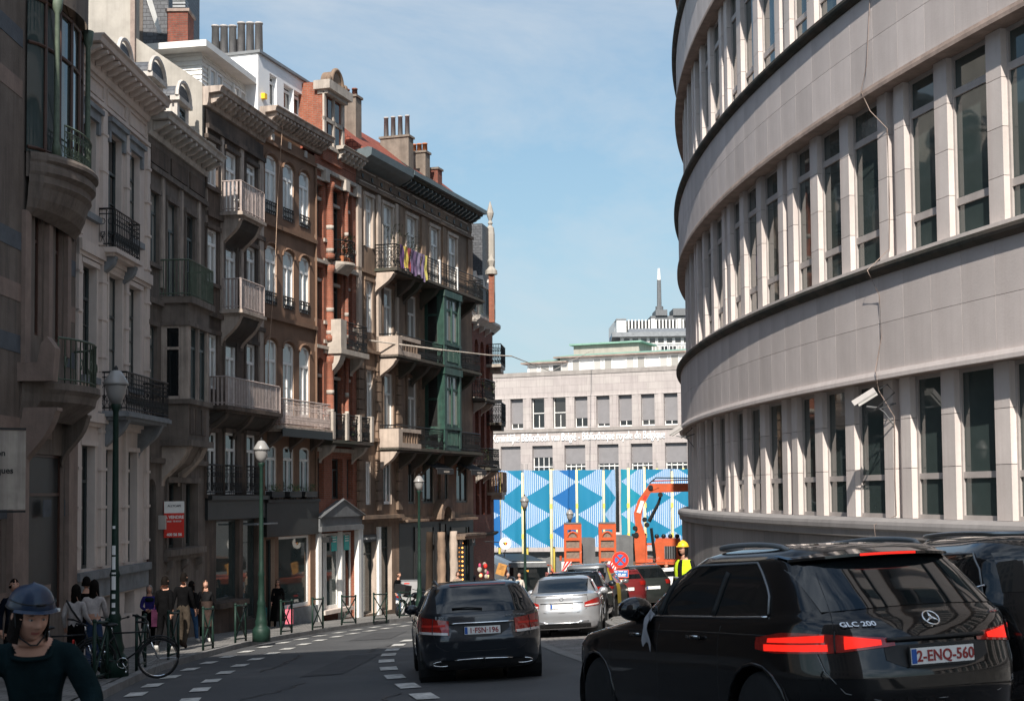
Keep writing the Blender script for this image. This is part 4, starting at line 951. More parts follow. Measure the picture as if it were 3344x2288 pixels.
for i, (a, b) in enumerate(cols):
    h.box('window_box', a-.05, b+.05, .05, .3, .0, .2, M['dark'])
    q = h.mb()
    for k in range(60): 
        x = random.uniform(a, b); y = random.uniform(.05,.32); z = .18+random.uniform(0,.26); r_ = .04
        q.face([(x-r_,y,z),(x+r_,y+random.uniform(-.04,.04),z+random.uniform(-.03,.03)),(x+random.uniform(-.03,.03),y,z+.07)])
    o = q.build('window_plant', M['leaf'], h.o); o['kind'] = 'stuff'
q = h.mb()
for a, b in cols: rail(q, [(a,.05),(a,.3),(b,.3),(b,.05)], -.1, .0, 'bars', .2)
q.build('box_guard', M['black'], h.o)
balcony(h, .05, 4.35, 2.55, .68, .95, M['s4l'], M['paintrail'], 'ornate', (.08,.5,.92), .7, M['s4'], .11)
h.boxes('balcony_ironwork', [(.05,4.35,.7,.74,2.15,2.45)], M['black'])
h.boxes('shop_fascia', [(0,4.4,0,.14,-1.42,-.2),(0,4.4,0,.2,-.2,-.08)], M['shopdark'])
h.window(1.2,3.9,-4.1,-1.45,-.12,'whitew','g_right','',fw=.09); h.window(.2,.9,-5.0,-1.5,-.2,'darkw','g_dark','')
h.boxes('stall_riser', [(1.0,4.4,0,.1,-5.4,-4.12)], M['s2d'])
m_wr = mat('white_render', (.78,.79,.80), .7, .05, 1)
PW_ = [(2.1,2.7,14.7,15.9),(3.3,4.15,14.9,15.85),(4.2,4.95,14.9,15.85)]
h.wall(1.2, 6.0, 13.6, 16.4, -.8, PW_, m_wr, .22, name='attic_front'); h.box('attic_core', 1.2, 6.0, -6.5, -1.05, 13.6, 16.38, m_wr)
h.box('attic_side', 1.18, 1.21, -6.5, -.81, 13.6, 16.39, m_wr)
for a, b, c, d in PW_: h.window(a, b, c, d, -.98, 'white', 'g_mid', 'U')
h.boxes('attic_coping', [(1.1,6.05,-6.6,-.7,16.4,16.5)], M['zinc'])
h.boxes('attic_rear', [(3.6,6.0,-9,-3.2,16.4,17.2)], m_wr)
h.box('attic_wall_lamp', 1.4, 1.6, -.8, -.65, 14.75, 14.95, M['yellowp'])
pots(h, [(1.5, -.95-i*.36, 16.4, 17.65+.04*(i%3)) for i in range(6)], M['fluegrey'], .145, 'flue_pipe'); pots(h, [(2.1, -1.3-i*.8, 16.4, 17.3) for i in range(3)], M['limebrown'], .1, 'flue_pipe')
q = h.mb(); q.tube([(.75,.4,13.6),(.65,.25,11),(.3,.3,8),(.2,.1,5),(.3,.05,3.4)], .012, 4); q.build('loose_cable', M['s5l'], h.o)
q = h.mb(); q.tube([(4.35,.06,-.2),(4.35,.06,12.8)], .045, 6); q.build('downpipe', M['s5'], h.o)
# ---- house 6: narrow red brick
h = House('red_brick_house', 'narrow red brick house with banded columns and an ornate stone topped dormer', 'house', (-7.33-.303*.87, 55.5-.953*.87), (.93, 3.0), gz(55, -10)-.4)
S = .87
def c6(a, b): return (a+S, b+S)
cols = [c6(-.66,-.05), c6(.72,1.75), c6(2.16,2.76)]
W4 = [(*cols[0],10.1,12.2),(*cols[1],9.3,12.3),(*cols[2],10.1,12.35)]; W3 = [(*cols[0],6.9,8.95),(*cols[1],6.0,9.1),(*cols[2],6.9,9.1)]
W2 = [(*cols[0],3.0,5.4,.2),(*cols[1],2.3,5.45,.3),(*cols[2],3.0,5.45,.2)]; W1 = [(*cols[0],-.1,1.5),(*cols[1],-.1,1.5),(*cols[2],-.1,1.5)]
h.wall(0, 4.05, h.z0, 13.3, 0, W4+W3+W2+W1+[(.4,3.8,-4.9,-1.4)], M['brick'], .3)
h.box('body', 0, 4.05, -9, -.32, h.z0, 13.2, M['brick2'])
for L_ws in (W4, W3, W2, W1):
    for w_ in L_ws: h.window(*w_[:4], -.26, 'darkw', 'g_dark', 'T')
# stone bands
q = h.mb()
for z in (10.0, 9.2, 6.75, 6.0, 5.6, 2.95):
    q.box(0, cols[0][0], 0, .03, z, z+.14)
    q.box(cols[0][1], cols[1][0], 0, .06, z, z+.14); q.box(cols[1][1], cols[2][0], 0, .06, z, z+.14); q.box(cols[2][1], 4.05, 0, .03, z, z+.14)
q.build('stone_band', M['s6'], h.o)
for a, b in ((cols[0][1]+.05, cols[1][0]-.05), (cols[1][1]+.02, cols[2][0]-.02)):
    c = (a+b)/2; r = (b-a)*.23
    for z0_, z1_ in ((9.35,12.4),(6.1,9.1),(3.0,5.5)):
        q = h.mb(); q.tube([(c,.1,z0_),(c,.1,z0_+.2),(c,.1,z0_+.22),(c,.1,z1_-.3),(c,.1,z1_-.25),(c,.1,z1_)], [r*1.3,r*1.3,r,r*.95,r*1.2,r*1.4], 10); col = q.build('brick_column', M['brick'], h.o, True)
        for i in range(2):
            q = h.mb(); zz = z0_+.25+i*(z1_-z0_)*.30; q.tube([(c,.1,zz),(c,.1,zz+.17)], r*1.03, 10); q.build('column_band', M['s6'], col, True)
q = h.mb()
for a, b in cols: 
    for z0_, z1_ in ((10.1,12.2),(6.9,9.0),(3.0,5.3)): q.box(a, b, -.24, -.08, z0_+(z1_-z0_)*.72, z0_+(z1_-z0_)*.72+.12)
q.build('stone_transom', M['s6'], h.o)
h.boxes('string_course', [(0,4.05,0,.14,12.75,12.9),(0,4.05,0,.12,9.1,9.22),(0,4.05,0,.12,5.75,5.88),(0,4.05,0,.16,1.75,1.9),(0,4.05,0,.1,12.35,12.45)], M['s6'])
h.boxes('capital', [(.62,.98,0,.22,12.35,12.8),(2.55,2.95,0,.22,12.35,12.8),(3.75,4.05,0,.2,12.35,12.8)], M['s6'])
h.box('parapet_brick', 1.9, 4.05, -.3, .02, 13.3, 13.75, M['brick'])
cornice(h, 1.7, 4.25, 14.0, .55, .45, M['s6'], 6, bh=.35)
# dormer gable
h.box('dormer_tower', .55, 2.4, -2.2, .12, 13.2, 16.3, M['brick'])
h.boxes('dormer_window', [(.95,1.3,.12,.15,13.9,14.7),(.95,1.3,.12,.15,14.95,15.7),(1.6,2.0,.12,.15,13.9,14.7),(1.6,2.0,.12,.15,14.95,15.7)], M['g_dark'])
h.boxes('dormer_stone', [(.5,2.45,.1,.2,14.75,14.9),(.5,2.45,.1,.22,13.7,13.85),(.35,2.6,-.2,.5,15.95,16.3),(.5,2.45,-.1,.35,15.8,15.97),(.5,.7,.12,.2,13.8,15.9),(1.38,1.52,.12,.2,13.85,15.8),(2.25,2.45,.12,.2,13.8,15.9)], M['s6'])
q = h.mb(); n = 12; q.prism([(1.48-.5*cos(pi*k/n), 16.3+.62*sin(pi*k/n)) for k in range(n+1)], -.2, .3, 'y'); q.build('dormer_shell', M['s7'], h.o)
q = h.mb(); q.tube([(1.48-.54*cos(pi*k/n), .3, 16.3+.66*sin(pi*k/n)) for k in range(n+1)], .09, 6); q.ell((.72,.3,16.42), (.16,.12,.16)); q.ell((2.26,.3,16.42), (.16,.12,.16)); q.build('shell_moulding', M['s7'], h.o, True)
q = h.mb(); q.prism([(.0,13.4),(-2.6,17.0),(-8,17.0),(-8,13)], -.6, 1.0, 'x'); q.build('tile_roof', M['tile'], h.o)
q = h.mb(); q.box(2.4, 4.05, -7, -.6, 13.3, 15.0); q.build('zinc_roof', M['zinc'], h.o)
q = h.mb(); q.prism([(-.5,14.4),(.1,13.95),(.12,14.0),(-.48,14.46)], 3.1, 4.3, 'x'); q.build('roof_hatch', M['white'], h.o)
pots(h, [(2.95,-.6,14.9,15.9)], M['chrome'], .12, 'steel_flue')
# balconies: round one, block one, lower iron one
q = h.mb(); n = 14; P = [(cols[1][0]-.25+ (cols[1][1]-cols[1][0]+.5)*.5*(1-cos(pi*k/n)), .7*sin(pi*k/n)) for k in range(n+1)]
for z0_, z1_, k0, k1 in ((9.3,9.2,1.05,1.08),(9.2,9.12,1.08,.95),(9.12,8.85,.95,.45)):
    for a, b in zip(P, P[1:]): q.face([(a[0],a[1]*k0,z0_),(b[0],b[1]*k0,z0_),(b[0],b[1]*k1,z1_),(a[0],a[1]*k1,z1_)])
q.prism([(p[0], p[1]) for p in P], 9.28, 9.3, 'z'); rb = q.build('balcony', M['s6'], h.o)
q = h.mb(); rail(q, P, 9.3, 10.15, 'ornate', .12); q.build('railing', M['black'], rb)
for i in range(5):
    s_ = cols[1][0]+i*.22; q = h.mb(); q.tube([(s_,.45,9.3),(s_,.45,9.52)], [.07,.1], 8); q.build('flower_pot', M['terracotta'], rb)
def plant(h, s, d, z, hh, w, n, parent, name='balcony_plant'):
    q = h.mb()
    for k in range(n):
        t = random.random(); a = random.uniform(0, 6.3); r_ = w*sqrt(random.random())*(.4+.6*t); x = s+r_*cos(a); y = d+r_*sin(a); zz = z+hh*t; e = random.uniform(.03,.06)
        q.face([(x-e,y,zz),(x+e*random.uniform(-1,1),y+e,zz+e*.8),(x+e,y-e*.5,zz+random.uniform(-e,e))])
    o = q.build(name, M['leaf'], parent); o['kind'] = 'stuff'; return o
for i in range(4): plant(h, cols[1][0]+.1+i*.25, .45, 9.5, random.uniform(.4,1.2), .2, 90, rb)
h.boxes('block_balcony', [(cols[1][0]-.5,cols[1][0]+.05,0,.62,5.75,6.95),(cols[1][0]-.55,cols[2][1]+.2,0,.66,5.6,5.8)], M['s6'])
q = h.mb(); rail(q, [(cols[1][0]+.05,.58),(cols[2][1]+.15,.58),(cols[2][1]+.15,0)], 5.8, 6.9, 'ornate', .13); q.build('railing', M['black'], h.o)
corbel(h, cols[1][0]-.2, .5, 5.6, 1.1, .6, M['s6']); corbel(h, cols[2][1]-.1, .3, 5.6, .7, .5, M['s6'])
bl = balcony(h, .1, 4.0, 2.2, .7, .98, M['s7d'], M['black'], 'ornate', (.1,.9), .7, M['s6'], .12)
h.boxes('balcony_post', [(a, a+.2, .55, .76, 2.2, 3.25) for a in (.05, 1.35, 2.6, 3.85)], M['s6'], parent=bl)
plant(h, 2.2, .5, 2.3, .8, .5, 120, bl)
# shopfront with pediment
h.boxes('shopfront_entablature', [(0,4.05,0,.3,-1.35,-1.15),(0,4.05,0,.22,-1.15,-.8)], M['greybox'])
q = h.mb(); q.prism([(-.05,-.8),(2.0,-.15),(4.1,-.8)], 0, .3, 'y'); q.build('pediment', M['greybox'], h.o)
q = h.mb(); q.tube([(-.1,.3,-.78),(2.0,.3,-.12),(4.15,.3,-.78)], .06, 4); q.build('pediment_moulding', M['greybox'], h.o)
for a, b, gl in ((.45,1.1,'g_mid'),(1.2,2.35,'g_right'),(2.45,3.0,'g_mid')): h.window(a, b, -4.4, -1.45, -.15, 'white', gl, '', fw=.09)
h.window(3.1,3.75,-4.9,-1.45,-.2,'white','g_dark','')
h.boxes('shop_pilaster', [(.05,.35,0,.12,-5,-1.35),(2.34,2.46,-.1,.06,-5,-1.4),(3.75,4.0,0,.2,-5,-1.35)], M['white']); h.box('shop_sill', .4, 3.1, -.1, .25, -4.55, -4.4, M['s2'])
m_tq = mat('turquoise_card', (.02,.42,.38), .5, .05)
for a in (1.5, 2.7):
    c_ = h.box('window_card', a, a+.5, .0, .02, -2.15, -1.55, m_tq)
    h.boxes('card_text', [(a+.08,a+.42,.02,.024,-1.8+.1*i,-1.76+.1*i) for i in range(3)], M['white'], parent=c_)
h.box('shop_lantern', -.02, .3, .3, .6, -1.75, -1.55, M['dark'])

# ---- house 7: long stone house with loggia balconies and green oriel
h = House('sandstone_house', 'long sandstone house with wide iron balconies and a green painted oriel', 'house', (-6.4, 58.5), (4.42, 13.3), gz(60, -10)-.6)
cols = [(.9,1.6),(2.75,3.75),(5.4,6.5),(8.3,9.35),(10.65,11.75)]
W4 = [(a, b, 9.75 if i else 10.5, 12.65) for i, (a, b) in enumerate(cols)]; W3 = [(a, b, 6.1 if i else 6.9, 9.05) for i, (a, b) in enumerate(cols) if i != 3]
W2 = [(a, b, 2.15 if i else 3.2, 5.3) for i, (a, b) in enumerate(cols) if i != 3]; W1 = [(a, b, -.35, 1.45) for a, b in [(.9,1.4),(2.75,3.6),(5.5,6.3),(7.0,8.6),(10.0,10.5),(11.6,13.2)]]
GF = [(.4,1.9,-4.9,-1.6),(2.3,3.6,-4.9,-1.3),(4.6,5.4,-5,-1.3),(6.0,8.6,-5.2,-1.4),(9.2,10.2,-5.4,-1.3),(10.6,13.4,-5.4,-1.5)]
h.wall(0, 4.3, h.z0, 13.3, 0, [w for w in W4+W3+W2+W1+GF if w[1] < 4.3], M['s7'], .32, name='wall', mrev=M['s7l'])
h.wall(4.3, 14, h.z0, 13.3, 0, [w for w in W4+W3+W2+W1+GF if w[0] > 4.3], M['s7'], .32, name='wall', mrev=M['s7l'])
h.box('body', 0, 14, -9, -.34, h.z0, 13.6, M['s7'])
for w_ in W4+W3+W2:
    h.window(*w_, -.09, 'white', 'g_pale' if w_[0] < 5 or w_[2] > 9 else 'g_curt', 'T'); surround(h, *w_, M['s7l'] if w_[2] > 9 else M['s7'], .15, .06, .14, .09, sill=False)
for w_ in W1: h.window(*w_, -.1, 'whitew' if w_[0] < 5 else 'darkw', 'g_mid', 'C')
h.boxes('pilaster', [(a, b, 0, .1, 5.9, 12.9) for a, b in ((.0,.35),(2.05,2.35),(4.05,4.3))], M['s7l'])
h.boxes('pilaster', [(a, b, 0, .08, 9.6, 12.9) for a, b in ((4.35,4.75),(7.1,7.6),(9.8,10.2),(13.3,13.98))], M['s7'])
h.boxes('stone_pier', [(a, b, 0, .12, -.6+i*.42, -.22+i*.42) for a, b in ((.0,.55),(1.9,2.3),(4.1,4.6),(6.6,6.9),(9.2,9.7)) for i in range(16)], M['s7'])
h.boxes('string_course', [(0,14,0,.14,12.95,13.08),(0,14,0,.1,9.35,9.5),(0,4.3,0,.2,6.0,6.12),(0,4.3,0,.15,2.3,2.45),(0,14,0,.14,-1.1,-.95)], M['s7'])
h.boxes('frieze_panel', [(.3+i*1.9,1.9+i*1.9,0,.06,13.15,13.2) for i in range(7)]+[(.3+i*1.9,1.9+i*1.9,0,.06,13.62,13.67) for i in range(7)], M['s7l'])
h.box('frieze', 0, 14, -.3, .03, 13.3, 13.75, M['s7'])
q = h.mb()
for i in range(14): q.tube([(.6+i*.98,-.0,13.42),(.6+i*.98,.06,13.42)], .1, 10)
q.build('frieze_vent', M['dark'], h.o)
m_gut = mat('blue_grey_gutter', (.10,.125,.135), .5, .2, 3)
q = h.mb(); q.prism([(0,13.75),(.5,13.95),(.75,14.1),(.78,14.4),(.6,14.45),(-.3,14.3),(-.3,13.75)], -.1, 4.5, 'x'); q.build('gutter_box', m_gut, h.o)
cornice(h, 4.5, 14.1, 14.25, .68, .45, M['s7d'], 19, m_gut, .3)
q = h.mb(); q.prism([(.62,14.22),(.8,14.22),(.8,14.42),(.62,14.42)], 4.5, 14.15, 'x'); q.build('gutter', m_gut, h.o)
q = h.mb(); q.prism([(.45,14.35),(-2.8,17.0),(-5.2,17.0),(-8.6,14.35)], .2, 14, 'x'); q.build('tile_roof', M['tile'], h.o)
chs = [('tall rendered chimney with two short red pots above the sandstone house', 2.2,2.8,-1.75,-1.0,13.5,17.3,2,M['brick2'],.12,.35),
       ('wide rendered chimney with four slim grey flues', 7.9,8.5,-2.35,-.9,13.8,16.9,4,M['fluegrey'],.11,1.0),
       ('wide rendered chimney with four orange clay pots', 9.9,10.5,-2.0,-.85,13.8,16.6,4,M['terracotta'],.12,.42),
       ('plain dark brick chimney at the far end of the tiled roof', 11.4,12.0,-1.45,-.8,13.8,16.1,0,None,0,0)]
for lb, a, b, d0, d1, z0_, z1_, n, pm, r, ph in chs:
    x = h.o.location.x+h.e[0]*a+h.e[1]*d1; y = h.o.location.y+h.e[1]*a-h.e[0]*d1
    c = House('chimney', lb, 'chimney', (x, y), h.e, z0_, 'chimneys on the sandstone house')
    c.box('stack', 0, b-a, d0-d1, 0, z0_, z1_, M['brick2'] if n == 0 else M['chimrender']); c.box('cap', -.06, b-a+.06, d0-d1-.06, .06, z1_, z1_+.1, M['chimrender'])
    pots(c, [((b-a)/2, (d0-d1)*(i+.5)/n, z1_+.1, z1_+.1+ph) for i in range(n)], pm, r)
for a in (7.4, 9.9): 
    q = h.mb(); q.prism([(-.5,15.1),(-.45,15.17),(-1.2,15.7),(-1.25,15.62)], a, a+.9, 'x'); q.build('roof_window', M['dark'], h.o)
# upper balcony
ub = balcony(h, 1.9, 13.0, 9.7, 1.0, 1.0, M['s7d'], M['black'], 'ornate', (), .6, None, .17)
for s_ in (2.0, 4.2, 5.1, 7.1, 10.5, 12.2): corbel(h, s_, .3, 9.5, .95, .9, M['s7l' if s_ < 3 else 's7d'], ub)
h.boxes('balcony_post', [(7.0,7.12,.9,1.0,9.7,10.8),(9.3,9.4,.9,1.0,9.7,10.8)], M['whitew'], parent=ub)
for s_ in (2.3, 4.6): plant(h, s_+.3, .55, 9.8, 1.9, .45, 260, ub)
# middle and lower balconies
for z, rh in ((6.05,.85),(2.1,.9)):
    mb_ = balcony(h, 2.1, 12.6, z, .95, rh, M['s7d'], M['black'], 'ornate', (), .6, None, .15)
    h.boxes('stone_parapet', [(2.05,2.5,.0,1.0,z-.1,z+.75),(2.5,4.6,.82,1.0,z-.1,z+.16),(2.5,4.6,.82,1.0,z+.62,z+.78)], M['s7l'], parent=mb_)
    h.boxes('stone_baluster', [(2.7+i*.3,2.84+i*.3,.86,.96,z+.16,z+.62) for i in range(6)], M['s7'], parent=mb_)
    for s_ in (2.3, 4.3, 6.0, 7.3, 9.9, 12.0): corbel(h, s_, .32, z-.2, .95, .88, M['s7l' if s_ < 3 else 's7d'], mb_)
# green oriel
oa, ob = 7.55, 9.75
for z0_, z1_ in ((6.1,9.5),(2.2,5.9)):
    h.boxes('oriel_post', [(oa,oa+.32,.62,.98,z0_,z1_),(ob-.22,ob,.72,.98,z0_,z1_),(oa,oa+.22,0,.15,z0_,z1_),((oa+ob)/2-.06,(oa+ob)/2+.06,.9,.96,z0_+.9,z1_-.4)], M['oriel'])
    h.boxes('oriel_panel', [(oa+.05,ob-.05,.8,.92,z0_,z0_+.85),(oa-.06,ob+.06,0,1.04,z1_-.3,z1_),(oa-.02,ob+.02,0,1.0,z0_+.85,z0_+.98)], M['oriel'])
    q = h.mb()
    for i in range(9): q.tube([(oa+.4+i*.17,.94,z0_+.12),(oa+.4+i*.17,.94,z0_+.75)], [.05,.03], 6)
    q.build('oriel_baluster', M['oriel'], h.o)
    h.window(oa+.34, ob-.24, z0_+.98, z1_-.3, .86, 'oriel', 'g_curt', 'T', fw=.09)
    q = h.mb(); q.box(oa+.03, oa+.07, .16, .62, z0_+.98, z1_-.3); q.build('side_glass', M['g_mid'], h.o)
    h.boxes('side_rail', [(oa,oa+.1,.15,.62,z0_+.6,z0_+.98),(oa,oa+.1,.15,.62,z0_+2.2,z0_+2.3)], M['oriel'])
h.boxes('oriel_base', [(oa-.05,ob+.05,0,1.0,5.85,6.12),(oa,ob,0,.95,2.0,2.22)], M['oriel'])
# awnings
m_aw = mat('black_awning', (.03,.03,.032), .8, .1)
for a, b in ((6.8,8.9),(11.3,13.5)):
    q = h.mb(); q.prism([(.05,1.6),(.9,1.22),(.9,1.18),(.05,1.55)], a, b, 'x'); q.prism([(.88,1.2),(.9,1.2),(.9,.98),(.88,.98)], a, b, 'x'); aw = q.build('awning', m_aw, h.o)
    h.boxes('awning_lettering', [(a+.8+i*.12,a+.88+i*.12,.905,.91,1.05,1.14) for i in range(6)], M['s6'], parent=aw)
# ground floor shops
for w_ in GF: h.window(*w_, -.25, 'darkw', 'g_dark' if w_[0] > 3 else 'g_right', 'U')
h.boxes('shop_surround', [(.0,.35,0,.12,-5,-1.3),(1.95,2.2,0,.12,-5,-1.3)], M['white']); h.box('shop_sign', .45, 1.85, .02, .06, -1.9, -1.6, M['dark'])
text('ABSOLUTE PROPERTY', .13, M['white'], h.o, Matrix.Translation((1.15, -.065, -1.8-h.z0)) @ R90)
h.boxes('shop_cornice', [(-.05,4.2,0,.35,-.95,-.8),(4.5,7.0,0,.4,-1.15,-1.05),(9.6,13.6,0,.4,-1.2,-1.08),(10.3,13.3,.1,.9,-2.1,-1.95)], M['s7'])
q = h.mb(); q.prism([(10.3,-1.95),(13.3,-1.95),(13.3,-1.85),(10.3,-1.85)], .1, .95, 'y'); q.build('shop_blind', M['s4'], h.o)
q = h.mb(); n = 12; q.prism([(9.3-.9*cos(pi*k/n), -1.1+.95*sin(pi*k/n)) for k in range(n+1)]+[(9.3+.55*cos(pi*k/n), -1.1+.6*sin(pi*k/n)) for k in range(n+1)], 0, .45, 'y'); q.build('arched_hood', M['s7'], h.o)
for s_ in (8.75, 10.35):
    q = h.mb(); pr = [(s_,.3,-5.6+i*.3) for i in range(14)]; q.tube(pr, [.24+.02*sin(i*1.9)-.004*i for i in range(14)], 10); q.build('carved_column', M['s7l' if s_ > 9 else 's7'], h.o, True)
h.box('dark_shop_wall', 4.4, 13.9, -.02, .015, -5.6, -1.2, M['shopdark'])
for w_ in GF[3:]: h.window(w_[0]+.1, w_[1]-.1, w_[2], w_[3], .02, 'dark', 'g_dark', '')
# string of warm bulbs
m_bulb = mat('warm_bulb', (1.0,.38,.08), .5, 0, emis=3.0)
q = h.mb()
for i in range(11): q.ell((12.1,.1,-1.9-i*.22), (.045,.045,.045), 6, 4)
o = q.build('light_bulbs', m_bulb, h.o)
for a in (11.2, 13.0):
    q = h.mb(); q.box(a, a+.6, .2, .24, -2.5, -2.0); sb = q.build('hanging_board', M['shopdark'], h.o)
    q = h.mb(); q.tube([(a+.3+.13*cos(k*pi/6), .25, -2.2+.13*sin(k*pi/6)) for k in range(12)], .03, 5, closed=True); q.build('ring_logo', M['white'], sb)

# ---- house 8: rounded red brick corner
h = House('corner_brick_house', 'dark red brick corner house with arched windows, small balconies and a slate mansard', 'house', (-1.98, 71.8), (.9, 4.2), gz(74, -10)-.4)
W3 = [(.5+i*1.25, 1.3+i*1.25, 5.6, 8.0, .35) for i in range(3)]; W2 = [(.5+i*1.25, 1.3+i*1.25, 2.2, 4.6, .35) for i in range(3)]; W1 = [(.5+i*1.25, 1.3+i*1.25, -1.0, 1.2) for i in range(3)]
h.wall(0, 4.3, h.z0, 9.0, 0, W3+W2+W1, M['brick2'], .3)
for w_ in W3+W2+W1: h.window(*w_[:4], -.25, 'darkw', 'g_dark', 'T')
q = h.mb()
R8 = 3.2
def c8(t, z, k=0): return (4.3+(R8+k)*sin(t), -R8+(R8+k)*cos(t), z)
ts = [i*pi/2/10 for i in range(11)]
q.grid(lambda t, z: c8(t, z), ts, [h.z0, 9.0]); q.build('rounded_corner', M['brick2'], h.o, True)
h.box('body', 0, 4.3, -9, -.32, h.z0, 9.0, M['brick2']); h.box('body', 4.3, 7.4, -9, -3.2, h.z0, 9.0, M['brick2'])
for z, k, mm, hh in ((9.0,.45,'s3w',.5),(4.95,.15,'s6',.2),(1.5,.2,'s7d',.2),(-2.0,.25,'s7d',.2)):
    q = h.mb(); q.prism([(-.1,z-hh*.6),(.1,z-hh*.6),(k,z),(k,z+hh*.25),(-.1,z+hh*.25)], 0, 4.3, 'x')
    for a, b in zip(ts, ts[1:]): q.face([c8(a,z-hh*.6,.1),c8(b,z-hh*.6,.1),c8(b,z,k),c8(a,z,k)]); q.face([c8(a,z,k),c8(b,z,k),c8(b,z+hh*.25,k),c8(a,z+hh*.25,k)]); q.face([c8(a,z+hh*.25,k),c8(b,z+hh*.25,k),c8(b,z+hh*.25,-.1),c8(a,z+hh*.25,-.1)])
    q.build('cornice' if k > .3 else 'string_course', M[mm], h.o)
q = h.mb(); q.prism([(-.2,9.1),(-1.1,11.6),(-3.5,14.2),(-8,14.2),(-8,9)], 0, 5.6, 'x'); q.build('slate_mansard', M['slate'], h.o)
q = h.mb(); q.box(2.6, 5.4, -3.5, -.05, 9.1, 14.3); q.build('slate_storey', M['slate'], h.o)
for i in range(3):
    s_ = .8+i*1.5; q = h.mb(); q.box(s_-.45, s_+.45, -1.5, -.1, 9.2, 10.9); q.prism([(s_-.65,10.9),(s_+.65,10.9),(s_,11.5)], -1.5, .05, 'y'); dm = q.build('dormer', M['s3w'], h.o)
    h.window(s_-.32, s_+.32, 9.4, 10.8, -.06, 'darkw', 'g_dark', 'C', parent=dm)
for z, a, b, pj in ((4.9,-.1,2.2,.7),(1.4,.3,2.6,.8)):
    balcony(h, a, b, z, pj, .95, M['s7d'], M['black'], 'ornate', (.15,.85), .6, M['s6'], .13)
for i in range(3): corbel(h, .3+i*1.3, .2, 8.7, .4, .3, M['s3w'])
# balconies round the corner, seen against the sky
for z, rot_, mm, st in ((6.95,.12,'s6','ornate'),(3.85,.12,'s7d','ornate'),(.15,.12,'s6','slats')):
    q = h.mb(); P = [c8(rot_-.3,z,-.1),c8(rot_-.3,z,.75),c8(rot_+.3,z,.75),c8(rot_+.3,z,-.1)]; q.prism([(p[0],p[1]) for p in P], z-.16, z, 'z'); bb_ = q.build('balcony', M[mm], h.o)
    q = h.mb(); rail(q, [(p[0],p[1]) for p in P], z, z+1.05, st, .13); q.build('railing', M['black' if st == 'ornate' else 's7'], bb_)
    q = h.mb(); P2 = [c8(rot_-.2,z,-.1),c8(rot_-.2,z,.6),c8(rot_+.2,z,.6),c8(rot_+.2,z,-.1)]; q.prism([(p[0],p[1]) for p in P2], z-.4, z-.16, 'z'); q.build('balcony_support', M[mm], bb_)
for z in (5.2, 1.7): plant(h, 1.5, .5, z, .7, .5, 160, h.o)
fin = House('stone_finial', 'slim stone pinnacle with a pointed finial on the corner house', 'finial', (-1.08, 76), (1,0), 9)
q = fin.mb(); q.tube([(0,0,9),(0,0,9.5),(0,0,14.0),(0,0,14.35),(0,0,14.5),(0,0,14.6),(0,0,14.75),(0,0,15.0),(0,0,15.15),(0,0,15.8)], [.2,.24,.24,.2,.08,.14,.08,.17,.2,.02], 8); q.build('pinnacle', M['concrete'], fin.o)
fn2 = House('brick_pinnacle', 'small red brick pinnacle topped by a stone ball beside the slim stone finial', 'finial', (-1.0, 73.2), (1,0), 8.9)
q = fn2.mb(); q.box(-.14,.14,-.14,.14,8.9,11.4); q.build('pier', M['brick'], fn2.o); q = fn2.mb(); q.tube([(0,0,11.4),(0,0,11.6),(0,0,11.8),(0,0,12.1),(0,0,12.5)], [.32,.3,.12,.2,.03], 8); q.build('finial_top', M['concrete'], fn2.o)
# cloths hung over the upper balcony rail
def cloth(h, a, b, d, zt, hh, cols_, label, cat='cloth'):
    x = h.o.location.x+h.e[0]*a+h.e[1]*d; y = h.o.location.y+h.e[1]*a-h.e[0]*d
    c = House('hanging_cloth', label, cat, (x, y), h.e, zt, 'cloths hung over the balcony rail')
    n, mm = 14, 8; q = MB(); ph = random.uniform(0, 6)
    for i in range(n):
        for j in range(mm):
            def P(u, v): return (u/n*(b-a), -.06-.05*sin(u*1.3+ph)*(v/mm)-.02*sin(v+u), -.02-hh*v/mm*(1+.07*sin(u*.5+ph)))
            q.face([P(i,j),P(i+1,j),P(i+1,j+1),P(i,j+1)], min(int(i/n*len(cols_)), len(cols_)-1))
    q.build('fabric', cols_, c.o)
Mk = lambda n, c: mat(n, c, .8, .12, 3)
HS = [x for x in bpy.data.objects if x.name == 'sandstone_house'][0]
hh7 = House.__new__(House); hh7.o = HS; hh7.e = (4.42/hypot(4.42,13.3), 13.3/hypot(4.42,13.3)); hh7.z0 = HS.location.z
cloth(hh7, 2.1, 3.3, 1.02, 10.72, .95, [Mk('purple_cloth',(.10,.05,.13)), Mk('yellow_cloth',(.50,.38,.08)), Mk('red_cloth',(.30,.06,.06))], 'yellow, red and purple striped cloth at the left end of the balcony rail')
cloth(hh7, 3.35, 4.5, 1.02, 10.70, 1.05, [Mk('purple_cloth2',(.12,.08,.15)), Mk('violet_cloth',(.22,.18,.27))], 'purple cloth in the middle of the balcony rail')
cloth(hh7, 4.55, 5.2, 1.02, 10.70, 1.15, [Mk('violet_cloth2',(.16,.12,.2)), Mk('yellow_cloth3',(.48,.42,.12))], 'violet and yellow cloth hung furthest right on the balcony rail')
# overhead wire across the street
m = MB(); P = [(-6.5,59.5,6.6),(-3,61,6.25),(-1,64,6.3),(0,66,6.45)]; m.tube(P, .035, 5)
P = [(0,66,6.45),(2.5,90,7.8),(7,125,12.6)]; m.tube(P, .025, 4)
wr = thing('overhead_wire', 'thin overhead wire running from the sandstone house across the street toward the library', 'wire', (-6.5,59.5,6.6))
for i in range(len(m.V)): m.V[i] = (m.V[i][0]+6.5, m.V[i][1]-59.5, m.V[i][2]-6.6)
m.build('cable', M['s6'], wr)

